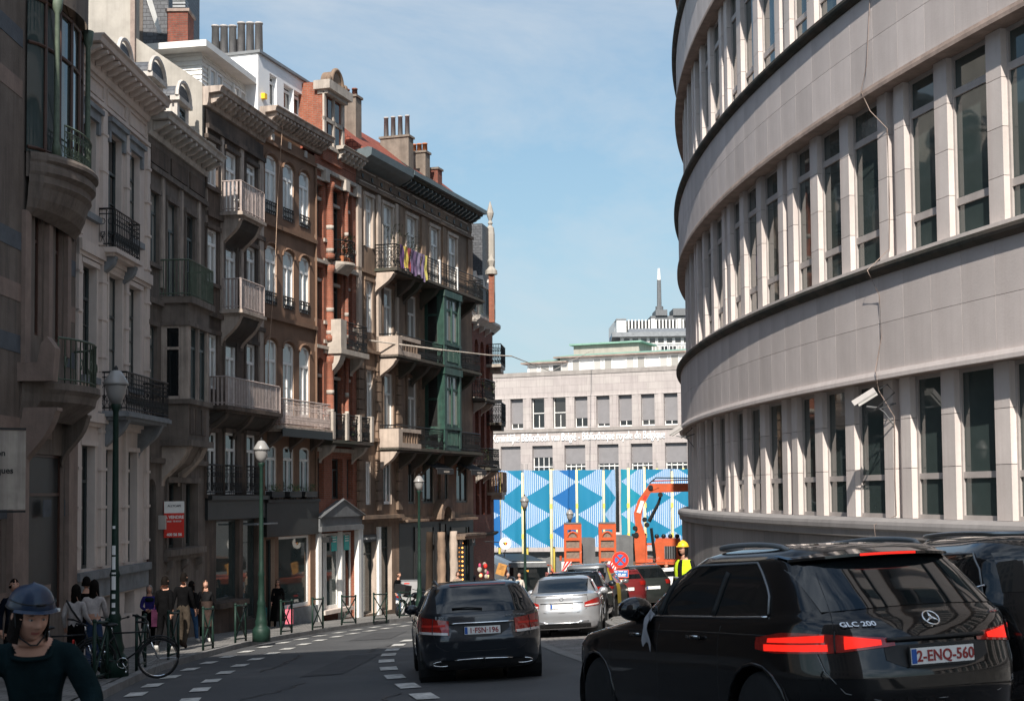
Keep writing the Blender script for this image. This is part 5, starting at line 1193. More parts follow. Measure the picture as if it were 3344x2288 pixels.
# ================================================================ buildings behind the viewer (they shade the foreground)
bk = House('tall_block_behind', 'tall brick block behind the viewer that shades the foreground street', 'building', (-17, -8), (1, 0), -1.6)
def rearblock(h, a, b, top):
    hl = [(a+1+i*2.6, a+2.4+i*2.6, z, z+1.9) for i in range(int((b-a-2)/2.6)) for z in [1+3.4*k for k in range(int((top-3)/3.4))]]
    # facade faces the street (+y): build in the mirrored frame
    q = MB(lambda s, d, z: (s, d, z-h.z0)); q.box(a, b, -12, 0, -1, top); q.build('wall', M['s2'], h.o)
    for w in hl:
        q = MB(lambda s, d, z: (s, d, z-h.z0)); q.box(w[0], w[1], 0, .03, w[2], w[3]); q.build('window', M['g_curt'], h.o)
rearblock(bk, 0, 15.2, 31)
bk2 = House('lower_block_behind', 'lower block behind the viewer, beside the tall brick one', 'building', (-1.8, -8), (1, 0), -1.6)
rearblock(bk2, 0, 4.6, 24)
# ================================================================ VEHICLES
def lerp(a, b, t): return a+(b-a)*t
class Car:
    """body surface = stacked rounded outlines; y forward from the rear bumper, z up from the ground"""
    P_, Q_ = 3.0, 8.0
    def __init__(s, name, label, loc, heading, paint, L, lv, wheels, rw=.34, wx=.80, group=None, glass=None, cat='car', detail=1, zs=1.0):
        s.L = L; s.lv = lv; s.o = thing(name, label, cat, loc, 0, group); s.paint = paint; s.glass = glass or M['g_car']; s.rw = rw
        # slope of the street pitches the car
        s.o.rotation_euler = (Matrix.Rotation(-.042, 3, 'Y') @ Matrix.Rotation(-.056, 3, 'X') @ Matrix.Rotation(-heading, 3, 'Z')).to_euler()
        s.wheels = wheels; s.wx = wx; s.Ra = rw+.055; s.detail = detail
        s.body(); s.build_wheels()
    def par(s, z):
        lv = s.lv
        if z <= lv[0][0]: return lv[0][1:]
        for a, b in zip(lv, lv[1:]):
            if a[0] <= z <= b[0]:
                t = (z-a[0])/max(b[0]-a[0], 1e-6); return tuple(lerp(p, q, t) for p, q in zip(a[1:], b[1:]))
        return lv[-1][1:]
    def rear(s, x, z, off=0):
        yr, yf, w = s.par(z); l = (yf-yr)/2; xi = min(abs(x)/w, .97); y = yr+l-l*(1-xi**s.P_)**(1/s.Q_)
        return (x, y-off, z)
    def side(s, y, z, sg, off=0):
        yr, yf, w = s.par(z); l = (yf-yr)/2; et = max(min(abs((y-yr-l)/l), .985), 0); x = w*(1-et**s.Q_)**(1/s.P_)
        return (sg*(x+off), y, z)
    def wrap(s, t, z, sg, off=0):
        """t 0..1 across the rear to x=.9w, then metres forward along the side"""
        yr, yf, w = s.par(z)
        if t <= 1: return s.rear(sg*w*.9*t, z, off)
        l = (yf-yr)/2; ec = (1-.9**s.P_)**(1/s.Q_); y = yr+l-l*ec+(t-1)
        p = s.side(y, z, sg, off*.7); return (p[0], p[1]-off*.7*(max(0, 1-(t-1)*3)), p[2])
    def body(s):
        lv = s.lv; zs = []
        for a, b in zip(lv, lv[1:]):
            n = max(1, int((b[0]-a[0])/.035)); zs += [a[0]+(b[0]-a[0])*k/n for k in range(n)]
        zs.append(lv[-1][0]); V = []; nr = 14; ns = 64; ring = []
        ec = (1-.9**s.P_)**(1/s.Q_)
        for z in zs:
            yr, yf, w = s.par(z); l = (yf-yr)/2; ym = yr+l; R = []
            for i in range(nr): xi = -.9+1.8*i/nr; R.append((xi*w, ym-l*(1-abs(xi)**s.P_)**(1/s.Q_), 0))
            for i in range(ns): et = -ec+2*ec*i/ns; R.append((w*(1-abs(et)**s.Q_)**(1/s.P_), ym+l*et, 1))
            for i in range(nr): xi = .9-1.8*i/nr; R.append((xi*w, ym+l*(1-abs(xi)**s.P_)**(1/s.Q_), 2))
            for i in range(ns): et = ec-2*ec*i/ns; R.append((-w*(1-abs(et)**s.Q_)**(1/s.P_), ym+l*et, 3))
            ring.append(R)
        n = len(ring[0]); m = MB(); idx = []
        for R, z in zip(ring, zs):
            row = []
            for x, y, sd in R:
                zz = z
                if sd in (1, 3):
                    for yw in s.wheels:
                        r = hypot(y-yw, z-s.rw)
                        if abs(r-s.Ra) < .032 and r > 0: y = yw+(y-yw)*s.Ra/r; zz = s.rw+(z-s.rw)*s.Ra/r
                row.append(m.p((x, y, zz)))
            idx.append(row)
        for j in range(len(zs)-1):
            for i in range(n):
                q = [idx[j][i], idx[j][(i+1)%n], idx[j+1][(i+1)%n], idx[j+1][i]]
                c = [sum(m.V[k][a] for k in q)/4 for a in range(3)]
                if abs(c[0]) > .5 and any(hypot(c[1]-yw, c[2]-s.rw) < s.Ra-.004 for yw in s.wheels) and nr <= i < n: continue
                m.F.append(q); m.MI.append(0)
        m.F.append(idx[-1]); m.MI.append(0); m.F.append(idx[0][::-1]); m.MI.append(0)
        s.bodyo = m.build('body', s.paint, s.o, True)
        # wheel housings and arch lips
        for sg in (-1, 1):
            for yw in s.wheels:
                q = MB(); xo = abs(s.side(yw, s.rw+.3, 1)[0])-.02; q.lathe([(s.Ra+.03, min(xo, s.wx-.42)*sg), (s.Ra+.03, xo*sg)], (0, yw, s.rw), 20, axis='x')
                q.F = q.F[:-2]; q.MI = q.MI[:-2]; q.box(sg*.4-.01, sg*.4+.01, yw-.4, yw+.4, .1, .75); q.build('wheel_housing', M['black'], s.bodyo)
                if s.detail:
                    q = MB(); P = []
                    for k in range(13):
                        a = radians(-18)+radians(216)*k/12; y, z = yw+s.Ra*cos(a), s.rw+s.Ra*sin(a); P.append(s.side(y, max(z, s.lv[0][0]), sg, .0))
                    q.tube(P, .014, 5); q.build('arch_lip', s.paint, s.bodyo, True)
    def build_wheels(s):
        r = s.rw; w = None
        for sg in (-1, 1):
            for yw in s.wheels:
                if w is None:
                    q = MB(); t = .115; q.lathe([(r*.62,-t),(r*.9,-t),(r*.97,-t*.8),(r,-t*.5),(r,t*.5),(r*.97,t*.8),(r*.9,t),(r*.62,t)], (0,0,0), 32, axis='x'); s.mt = q.mesh('tyre', M['rubber'], True)
                    q = MB(); q.lathe([(r*.64,.03),(r*.64,.10),(r*.60,.105),(r*.58,.06),(r*.2,.03),(.02,.03)], (0,0,0), 24, axis='x')
                    for k in range(10):
                        a = 2*pi*k/10; q.tube([(.07,r*.12*cos(a),r*.12*sin(a)),(.095,r*.62*cos(a+.06),r*.62*sin(a+.06))], [.022,.018], 4)
                    q.lathe([(.05,.05),(.05,.1),(.03,.105)], (0,0,0), 10, axis='x'); s.mr = q.mesh('rim', M['rim'], False); w = 1
                wh = obj('wheel', s.mt, s.o); wh.location = (sg*s.wx, yw, r)
                rm = obj('rim', s.mr, wh); rm.rotation_euler = (random.uniform(0, 1) if sg > 0 else random.uniform(0, 1), 0, 0 if sg > 0 else pi)
    def rearpatch(s, name, x0, x1, zb, zt, mm, off=.006, nx=14, nz=8, parent=None, round_=0):
        q = MB()
        def f(u, v):
            x = lerp(x0, x1, u); a = zb(u) if callable(zb) else zb; b = zt(u) if callable(zt) else zt
            return s.rear(x, lerp(a, b, v), off)
        q.grid(f, [i/nx for i in range(nx+1)], [i/nz for i in range(nz+1)]); return q.build(name, mm, parent or s.o, True)
    def sidepatch(s, name, sg, y0, y1, zb, zt, mm, off=.005, ny=18, nz=6, parent=None):
        q = MB()
        def f(u, v):
            y = lerp(y0, y1, u); a = zb(u) if callable(zb) else zb; b = zt(u) if callable(zt) else zt
            return s.side(y, lerp(a, b, v), sg, off)
        q.grid(f, [i/ny for i in range(ny+1)], [i/nz for i in range(nz+1)]); return q.build(name, mm, parent or s.o, True)
    def wrappatch(s, name, sg, t0, t1, zb, zt, mm, off=.01, nt=20, nz=6, parent=None):
        q = MB()
        def f(u, v):
            t = lerp(t0, t1, u); a = zb(u) if callable(zb) else zb; b = zt(u) if callable(zt) else zt
            return s.wrap(t, lerp(a, b, v), sg, off)
        q.grid(f, [i/nt for i in range(nt+1)], [i/nz for i in range(nz+1)]); return q.build(name, mm, parent or s.o, True)
    def line(s, name, pts, mm, r=.006, parent=None, n=5):
        q = MB(); q.tube(pts, r, n); return q.build(name, mm, parent or s.o, True)
    def lettering(s, t, size, x, z, mm, off=.012, **k):
        p = s.rear(x, z, off); up = Vector(s.rear(x, z+.08, off))-Vector(p); up.normalize()
        tx = (Vector(s.rear(x+.04, z, off))-Vector(s.rear(x-.04, z, off))).normalized(); nrm = tx.cross(up)
        mtx = Matrix(((tx.x, up.x, nrm.x, p[0]), (tx.y, up.y, nrm.y, p[1]), (tx.z, up.z, nrm.z, p[2]), (0,0,0,1)))
        return text(t, size, mm, s.bodyo, mtx, name='badge', **k)
    def numberplate(s, t, z, off=.02, w=.52):
        p = s.rear(0, z, 0); y = p[1]-off; q = MB(); q.box(-w/2, w/2, y-.008, y, z-.056, z+.056); pl = q.build('number_plate', M['plate'], s.o)
        q = MB(); q.box(-w/2-.012, w/2+.012, y-.005, y+.012, z-.072, z+.066); q.build('plate_holder', M['black'], pl)
        q = MB(); q.box(-w/2+.004, -w/2+.045, y-.010, y-.008, z-.05, z+.05); q.build('plate_band', M['plateblue'], pl)
        if t: text(t, .106, M['platered'], pl, Matrix.Translation((.022, y-.012, z-.036)) @ R90, spacing=1.03, bold=.002, ext=.002, xs=.92)
        return pl
    def mirrors(s, y, z, mm, k=1.0):
        for sg in (-1, 1):
            p = s.side(y, z, sg); q = MB(); q.ell((p[0]+sg*.14, y, z+.03), (.12*k, .085*k, .08*k), 14, 10); m_ = q.build('door_mirror', mm, s.o, True)
            q = MB(); q.tube([(p[0]-sg*.03, y, z-.03), (p[0]+sg*.1, y, z-.01)], .02, 6); q.build('mirror_arm', M['black'], m_)
    def underside(s):
        pass
M['g_car'] = mat('car_glass', (.006, .008, .009), .03, 0, spec=.8)
M['taill'] = mat('tail_light_red', (.28, .012, .008), .12, .25, 30, coat=1)
M['tailw'] = mat('tail_light_clear', (.62, .58, .56), .15, .1, 30, coat=1)
M['brake'] = mat('lit_brake_light', (.85, .02, .01), .3, .3, 25, emis=.75)
M['plast'] = mat('black_plastic', (.018, .018, .019), .55, .15, 20)
M['handle'] = M['chrome']
def paint(name, c, metal=.3, rough=.28): return mat(name, c, rough, .04, 3, spec=.5, metal=metal, coat=1)
P_dark = mat('dark_grey_blue_paint', (.012, .016, .022), .3, .04, 3, spec=.3, metal=.3, coat=1); P_black = mat('gloss_black_paint', (.0025, .0028, .0035), .3, 0, spec=.12, coat=1)
P_silver = paint('silver_paint', (.52, .53, .55), .65, .28); P_white = paint('white_car_paint', (.75, .75, .74), 0)
P_red = paint('dark_red_car_paint', (.17, .02, .022), .2); P_grey = paint('dark_green_grey_car_paint', (.03, .036, .034), .3); P_yel = mat('yellow_taxi_stripe', (.55, .40, .05), .4, .1)
def wagon_lv(L, H=1.47, w=.925, belt=1.0):
    return [(.19,.22,L-.3,w-.09),(.24,.12,L-.15,w-.04),(.34,.05,L-.04,w-.01),(.48,.02,L,w),(.62,.0,L,w+.003),(.72,.03,L-.02,w+.004),(.80,.07,L-.12,w),(.87,.09,L-.5,w-.008),(.93,.10,L-1.0,w-.02),(belt,.13,L-1.5,w-.035),
            (belt+.03,.16,L-1.58,w-.06),(belt+.14,.27,L-1.78,w-.115),(belt+.27,.44,L-2.05,w-.175),(H-.10,.56,L-2.28,w-.24),(H-.05,.64,L-2.42,w-.30),(H-.02,.8,L-2.6,w-.40),(H,1.2,L-3.0,w-.6)]
def sedan_lv(L, H=1.44, w=.905):
    return [(.19,.22,L-.3,w-.09),(.24,.12,L-.15,w-.04),(.36,.03,L-.04,w-.01),(.50,.0,L,w),(.62,.0,L,w+.003),(.75,.04,L-.02,w+.002),(.84,.06,L-.3,w-.006),(.92,.06,L-.9,w-.02),(.985,.07,L-1.35,w-.045),(1.01,.16,L-1.42,w-.08),
            (1.025,.42,L-1.46,w-.095),(1.04,.62,L-1.5,w-.11),(1.14,.86,L-1.7,w-.16),(1.26,1.12,L-1.95,w-.215),(1.35,1.34,L-2.2,w-.265),(1.40,1.5,L-2.38,w-.33),(1.43,1.75,L-2.6,w-.44),(1.445,2.1,L-2.9,w-.6)]
def suv_lv(L, H=1.64, w=.945):
    return [(.24,.24,L-.3,w-.08),(.30,.14,L-.15,w-.03),(.42,.05,L-.04,w),(.58,.0,L,w),(.72,.0,L,w+.003),(.84,.03,L-.03,w+.003),(.93,.05,L-.2,w-.002),(1.0,.07,L-.7,w-.012),(1.06,.10,L-1.15,w-.03),(1.10,.14,L-1.42,w-.045),
            (1.13,.18,L-1.5,w-.07),(1.25,.31,L-1.72,w-.115),(1.38,.46,L-1.98,w-.165),(1.50,.60,L-2.25,w-.225),(H-.07,.68,L-2.42,w-.27),(H-.035,.80,L-2.6,w-.34),(H-.01,1.1,L-2.85,w-.46),(H+.005,1.5,L-3.1,w-.62)]
def van_lv(L, H=1.9, w=.95):
    return [(.25,.2,L-.3,w-.08),(.32,.08,L-.12,w-.03),(.5,.0,L,w),(.8,.0,L-.03,w+.003),(.92,.02,L-.3,w),(1.0,.04,L-.8,w-.01),(1.08,.06,L-1.1,w-.03),(1.14,.08,L-1.2,w-.05),(1.3,.12,L-1.45,w-.09),(1.45,.17,L-1.7,w-.14),(H-.14,.24,L-1.9,w-.19),(H-.07,.34,L-2.1,w-.26),(H-.02,.6,L-2.4,w-.4),(H,1.0,L-2.7,w-.6)]

def wagon_details(c, L, belt=1.0, H=1.47):
    # side glazing with chrome surround
    for sg in (-1, 1):
        top = lambda u: belt+.05+(H-.125-belt-.05)*min(1, sin(pi*min(max(u,0),1))**.42*1.0) if 0 < u < 1 else belt+.05
        ys = [.75+i*(L-2.0-.75)/24 for i in range(25)]
        g = c.sidepatch('side_window', sg, .62, L-1.85, belt+.035, lambda u: belt+.05+(H-.13-belt-.05)*(min(1, (u/.10))**.6 if u < .10 else (1 if u < .62 else max(0, 1-((u-.62)/.38)**1.6))), c.glass)
        P = [c.side(lerp(.62, L-1.85, i/24), belt+.035, sg, .008) for i in range(25)]; c.line('window_trim', P, M['chrome'], .007, g)
        P = [c.side(lerp(.62, L-1.85, u), belt+.05+(H-.13-belt-.05)*(min(1, (u/.10))**.6 if u < .10 else (1 if u < .62 else max(0, 1-((u-.62)/.38)**1.6))), sg, .008) for u in [i/30 for i in range(31)]]; c.line('window_trim', P, M['chrome'], .007, g)
        for y in (L*.30, L*.50): c.line('door_pillar', [c.side(y+(z-belt)*-.12, z, sg, .007) for z in [belt+.03+i*.04 for i in range(int((H-.16-belt)/.04))]], c.paint, .022, g)
        for y in (L*.29, L*.50, L*.68): c.line('door_gap', [c.side(y, z, sg, .0) for z in [.32+i*.05 for i in range(14)]], M['black'], .004)
        for y in (L*.33, L*.54): c.line('door_handle', [c.side(y, .86, sg, .02), c.side(y+.16, .865, sg, .03), c.side(y+.22, .865, sg, .02)], c.paint, .014)
        c.line('roof_rail', [c.side(lerp(.85, L-2.5, u), H-.055, sg, -.03)[:2]+(H-.055+.065*sin(pi*u)**.45,) for u in [i/16 for i in range(17)]], M['zinc'], .018)

# ---- estate car in the middle of the road
L = 4.9
ec = Car('estate_car', 'dark grey estate car driving away in the middle of the road', (-.42, 20.6, gz(20.6, -.42)), radians(-5.5), P_dark, L, wagon_lv(L), (1.0, 3.88), .335, .80, 'cars on the street')
wagon_details(ec, L)
def rw_t(u): return 1.36-.02*abs(u-.5)
gl = ec.rearpatch('rear_window', -.64, .64, lambda u: 1.01+.012*cos((u-.5)*3), lambda u: 1.385-.03*(2*abs(u-.5))**2, M['g_car'], .006, 18, 8)
m_spo = M['taill']; ec.rearpatch('high_brake_light', -.42, .42, 1.40, 1.418, M['taill'], .03)
q = MB(); q.grid(lambda x, t: (x, ec.rear(x, 1.435)[1]+.04-t*.12-.0*x*x, 1.44-.02*t-.03*x*x), [-.66+i*.11 for i in range(13)], [0,.5,1]); q.grid(lambda x, t: (x, ec.rear(x, 1.435)[1]+.04-.12, 1.42-.03*x*x-.022*t), [-.66+i*.11 for i in range(13)], [0,1]); q.build('roof_spoiler', P_dark, ec.o, True)
ec.line('rear_wiper', [ec.rear(.02, 1.06, .03), ec.rear(-.2, 1.085, .035), ec.rear(-.42, 1.075, .03)], M['black'], .012, gl)
for sg in (-1, 1):
    tl = ec.wrappatch('tail_light', sg, .58, 1.28, lambda u: .70+.03*u, lambda u: .90+.09*u, M['taill'], .014, 20, 6)
    ec.wrappatch('clear_lens', sg, .60, 1.2, lambda u: .70+.03*u, lambda u: .735+.03*u, M['tailw'], .018, 20, 2, tl)
    ec.line('lens_gap', [ec.wrap(.86, z, sg, .018) for z in (.72,.77,.83,.88,.93)], M['black'], .006, tl)
    ec.wrappatch('light_segment', sg, .64, 1.05, .82, .85, M['red'], .017, 12, 2, tl)
ec.line('chrome_strip', [ec.rear(x, .86, .018) for x in [-.47+i*.094 for i in range(11)]], M['chrome'], .013)
ec.rearpatch('plate_recess', -.40, .40, lambda u: .66+.12*(2*abs(u-.5))**3, .84, M['plast'], .004, 14, 4)
ec.numberplate('1·FSN·196', .755)
ec.lettering('E 300', .065, -.60, .925, M['zinc'], bold=.001); ec.lettering('BLUETEC HYBRID', .04, .50, .935, M['zinc'])
ec.line('tailgate_gap', [ec.rear(x, z, .001) for x, z in [(-.70,.70),(-.66,.55),(-.54,.475),(-.3,.465),(0,.46),(.3,.465),(.54,.475),(.66,.55),(.70,.70)]], M['black'], .005)
ec.rearpatch('bumper_insert', -.62, .62, .215, .33, M['plast'], .012, 14, 3)
ec.line('bumper_chrome', [ec.rear(x, .335+.015*cos(x*3), .022) for x in [-.42+i*.084 for i in range(11)]], M['chrome'], .009)
for sg in (-1, 1):
    q = MB(); c0 = ec.rear(sg*.58, .29, .02); P = [(c0[0]+.15*cos(a), c0[1]+.02*abs(cos(a)), c0[2]+.035*sin(a)) for a in [k*pi/7 for k in range(14)]]; q.tube(P, .008, 5, closed=True); q.build('tailpipe_trim', M['chrome'], ec.o, True)
q = MB(); q.tube([ec.rear(0,.33,.0), ec.rear(0,.30,.08), (0,-.10,.36)], .018, 6); q.build('tow_bar', M['black'], ec.o)
q = MB(); q.tube([(0,1.15,1.455),(0,1.2,1.5),(0,1.1,1.53)], .02, 5); q.build('roof_aerial', M['black'], ec.o)
ec.mirrors(L-1.75, 1.0, P_dark)
q = MB(); q.ell((-.55, 1.9, 1.0), (.16,.1,.22)); q.build('headrest', M['black'], ec.o) if False else None

# ---- silver saloon
L = 4.69
cc = Car('saloon_car', 'silver saloon car parked at the front of the kerbside row', (1.15, 33.4, gz(33.4, 1.15)), radians(5), P_silver, L, sedan_lv(L), (.98, 3.82), .325, .78, 'cars on the street')
for sg in (-1, 1):
    g_ = cc.sidepatch('side_window', sg, .98, L-1.75, 1.03, lambda u: 1.035+.30*(min(1, u/.22)**.8 if u < .22 else (1 if u < .6 else max(0, 1-((u-.6)/.4)**1.5))), M['g_car'])
    cc.line('door_pillar', [cc.side(2.15, z, sg, .007) for z in (1.04,1.12,1.2,1.28,1.33)], P_silver, .02, g_)
    cc.line('door_handle', [cc.side(1.75, .84, sg, .02), cc.side(1.93, .845, sg, .03)], P_silver, .014)
    for y in (1.35, 2.4, 3.3): cc.line('door_gap', [cc.side(y, z, sg, 0) for z in [.32+i*.05 for i in range(14)]], M['black'], .004)
    tl = cc.wrappatch('tail_light', sg, .66, 1.22, lambda u: .70+.04*u, lambda u: .80+.10*min(1,u*1.5), M['taill'], .014, 16, 6)
    cc.wrappatch('clear_lens', sg, .68, 1.1, lambda u: .715+.035*u, lambda u: .745+.035*u, M['tailw'], .017, 14, 2, tl)
cc.rearpatch('rear_window', -.60, .60, lambda u: 1.055, lambda u: 1.375-.03*(2*abs(u-.5))**2, M['g_car'], .008, 18, 8)
cc.line('boot_gap', [cc.rear(x, z, .001) for x, z in [(-.60,.97),(-.62,.85),(-.58,.66),(-.40,.585),(0,.57),(.40,.585),(.58,.66),(.62,.85),(.60,.97)]], M['black'], .005)
cc.line('boot_lip', [cc.rear(x, .985, .01) for x in [-.6+i*.12 for i in range(11)]], P_silver, .016)
cc.rearpatch('plate_recess', -.36, .36, lambda u: .66+.09*(2*abs(u-.5))**3, .80, mat('bright_recess', (.62,.62,.63), .3, 0, metal=.4), .004, 14, 4)
cc.line('boot_crease', [cc.rear(x, .805, .012) for x in [-.5+i*.1 for i in range(11)]], M['dark'], .008)
cc.numberplate(None, .73)
cc.rearpatch('bumper_insert', -.66, .66, .215, .32, M['plast'], .01, 14, 3)
cc.line('bumper_chrome', [cc.rear(x, .34+(.035 if abs(x) > .42 else 0), .02) for x in [-.62+i*.062 for i in range(21)]], M['chrome'], .010)
cc.mirrors(L-1.68, 1.0, P_silver)
q = MB(); P = cc.rear(0, .90, .01); q.tube([(P[0]+.045*cos(a), P[1], P[2]+.045*sin(a)) for a in [k*pi/6 for k in range(12)]], .006, 5, closed=True); q.build('round_emblem', M['chrome'], cc.o, True)

# ---- black SUV close on the right
L = 4.72
sv = Car('suv_car', 'glossy black SUV with its brake lights lit, close on the right', (2.99, 9.85, gz(9.85, 2.99)), radians(-20.5), P_black, L, suv_lv(L), (.96, 3.85), .365, .80, 'cars on the street')
sv.rearpatch('rear_window', -.72, .72, lambda u: 1.15+.02*cos((u-.5)*3.14), lambda u: 1.505-.05*(2*abs(u-.5))**3, M['g_car'], .006, 22, 10)
wt = lambda u: 1.14+.37*(min(1, u/.16)**.55 if u < .16 else (1 if u < .55 else max(0, 1-((u-.55)/.45)**1.7)))
wb_ = lambda u: 1.12+.03*max(0, .2-u)
for sg in (-1, 1):
    g_ = sv.sidepatch('side_window', sg, .80, L-1.62, wb_, wt, M['g_car'], .006, 40, 8)
    sv.line('window_trim', [sv.side(lerp(.80, L-1.62, u), wb_(u)-.004, sg, .012) for u in [i/30 for i in range(31)]], M['chrome'], .0095, g_)
    sv.line('window_trim', [sv.side(lerp(.80, L-1.62, u), wt(u)+.004, sg, .010) for u in [i/44 for i in range(45)]], M['zinc'], .009, g_)
    for y in (1.62, 2.55): sv.line('door_pillar', [sv.side(y-(z-1.1)*.16, z, sg, .006) for z in [1.13+i*.04 for i in range(9)]], M['black'], .028, g_)
    for y in (1.45, 2.5, 3.45): sv.line('door_gap', [sv.side(y+.05*sin(z*3), z, sg, -.001) for z in [.40+i*.05 for i in range(14)]], M['dark'], .0035)
    for y in (1.72, 2.78): hd = sv.line('door_handle', [sv.side(y, .955, sg, .02), sv.side(y+.1, .96, sg, .04), sv.side(y+.22, .96, sg, .02)], P_black, .016); sv.line('handle_trim', [sv.side(y+.01, .968, sg, .040), sv.side(y+.2, .972, sg, .042)], M['chrome'], .007, hd)
    rr = [sv.side(lerp(.95, L-2.45, u), 1.60, sg, -.015) for u in [i/22 for i in range(23)]]
    sv.line('roof_rail', [(p[0], p[1], 1.595+.062*sin(pi*i/22)**.45) for i, p in enumerate(rr)], M['zinc'], .020, n=8)
    # lit tail lights: outer block wrapping the corner, tapering wedge on the tailgate
    tb = sv.wrappatch('tail_light', sg, .40, 1.52, lambda u: .905-.035*min(1, u*2.2) if u < .8 else .87+.12*(u-.8), lambda u: .955+.06*min(1, u*1.7) if u < .75 else 1.015-.15*(u-.75), M['taill'], .012, 34, 6)
    sv.wrappatch('lit_segment', sg, .52, .80, lambda u: .915-.02*u, lambda u: .95+.035*u, M['brake'], .02, 14, 3, tb)
    sv.wrappatch('lit_segment', sg, .92, 1.36, lambda u: .945, lambda u: .995-.02*u, M['brake'], .02, 14, 3, tb); sv.wrappatch('lit_segment', sg, .90, 1.40, lambda u: .885, lambda u: .932, M['brake'], .02, 14, 3, tb)
    sv.line('lens_gap', [sv.wrap(.86, z, sg, .02) for z in (.87,.9,.95,1.0,1.02)], M['black'], .007, tb)
sv.line('light_strip', [sv.rear(x, .945, .02) for x in [-.40+i*.08 for i in range(11)]], M['black'], .016)
q = MB(); q.grid(lambda x, t: (x, sv.rear(x, 1.56)[1]+.06-t*.20+.06*x*x, 1.585-.035*t-.05*x*x), [-.70+i*.1 for i in range(15)], [0,.5,1]); q.grid(lambda x, t: (x, sv.rear(x, 1.56)[1]-.14+.06*x*x, 1.55-.05*x*x-.02*t), [-.70+i*.1 for i in range(15)], [0,1]); q.build('roof_spoiler', P_black, sv.o, True)
q = MB(); q.grid(lambda x, t: (x, sv.rear(x, 1.56)[1]-.143+.06*x*x, 1.548-.05*x*x-.018*t), [-.24+i*.04 for i in range(13)], [0,1]); q.build('high_brake_light', M['brake'], sv.o)
sv.rearpatch('plate_recess', -.42, .42, lambda u: .73+.08*(2*abs(u-.5))**3, .905, M['plast'], .003, 14, 4)
sv.numberplate('2-ENQ-560', .825, .03)
sv.lettering('GLC 200', .062, -.56, 1.045, M['chrome'], bold=.0012, xs=1.1); sv.lettering('4MATIC', .034, .62, 1.085, M['chrome'])
sv.line('tailgate_gap', [sv.rear(x, z, .001) for x, z in [(-.82,.93),(-.79,.75),(-.70,.60),(-.5,.545),(0,.53),(.5,.545),(.70,.60),(.79,.75),(.82,.93)]], M['zinc'], .0028)
sv.line('tailgate_gap', [sv.wrap(.86, z, -1, .001) for z in [1.03+i*.03 for i in range(14)]], M['dark'], .0035); sv.line('tailgate_gap', [sv.wrap(.86, z, 1, .001) for z in [1.03+i*.03 for i in range(14)]], M['dark'], .0035)
sv.rearpatch('bumper_insert', -.70, .70, .26, .40, M['plast'], .012, 14, 3)
sv.line('shoulder_crease', [sv.side(lerp(.4, L-.7, u), .985+.015*sin(u*3), -1, .001) for u in [i/30 for i in range(31)]], P_black, .006)
sv.mirrors(L-1.70, 1.14, P_black, 1.3)
q = MB(); p = sv.side(L-1.70, 1.14, -1); q.tube([(p[0]-.05,p[1]-.075,1.125),(p[0]-.14,p[1]-.08,1.12),(p[0]-.25,p[1]-.05,1.135)], .008, 5); q.build('mirror_trim', M['chrome'], sv.o)
# three pointed star in a ring
c0 = Vector(sv.rear(0, 1.075, .025)); up = (Vector(sv.rear(0, 1.12, .025))-Vector(sv.rear(0, 1.03, .025))).normalized(); rx_ = Vector((1,0,0)); q = MB()
q.tube([tuple(c0+rx_*.062*cos(a)+up*.062*sin(a)) for a in [k*pi/12 for k in range(24)]], .0065, 6, closed=True)
for k in range(3): a = pi/2+k*2*pi/3; q.tube([tuple(c0), tuple(c0+(rx_*cos(a)+up*sin(a))*.06)], [.014, .003], 4)
q.build('star_emblem', M['chrome'], sv.o, True)
# cloth caught in the front door
q = MB(); y0 = L-1.98
def cl(u, v): y = y0-.10*u-.04*v*u; z = 1.19-.33*v+.04*sin(u*5)*v-(.06*u if v < .2 else 0); return sv.side(y+.03*sin(v*4), z, -1, .03+.012*sin(v*9+u*4))
q.grid(cl, [i/8 for i in range(9)], [i/12 for i in range(13)]); q.build('caught_cloth', mat('grey_cloth', (.26,.26,.28), .9, .1, 9), sv.o, True)

# ---- black people carrier at the right edge
L = 5.1
L = 4.85
vn = Car('suv_car', 'dark car with silver roof rails and a wide side window, at the right edge', (4.86, 11.9, gz(11.9, 4.86)), radians(-3), P_black, L, van_lv(L, 1.66), (1.0, 3.95), .36, .80, 'cars on the street')
for sg in (-1, 1):
    wtv = lambda u: 1.15+.35*(min(1, u/.07)**.5 if u < .07 else (1 if u < .75 else max(0, 1-((u-.75)/.25)**1.7))); wbv = lambda u: 1.13+.10*max(0, 1-u*7)
    g_ = vn.sidepatch('side_window', sg, 0.3, L-1.35, wbv, wtv, M['g_car'], .006, 40, 6)
    vn.line('window_trim', [vn.side(lerp(0.3, L-1.35, u), wbv(u)-.003, sg, .012) for u in [i/30 for i in range(31)]], M['chrome'], .009, g_)
    vn.line('window_trim', [vn.side(lerp(0.3, L-1.35, u), wtv(u)+.003, sg, .010) for u in [i/40 for i in range(41)]], M['zinc'], .009, g_)
    vn.line('roof_rail', [vn.side(lerp(.35, L-1.7, i/24), 1.62, sg, -.03)[:2]+(1.62+.075*sin(pi*i/24)**.45,) for i in range(25)], M['rim'], .021, n=8)
vn.rearpatch('rear_window', -.66, .66, 1.16, 1.50, M['g_car'], .006); vn.mirrors(L-1.7, 1.14, P_black)

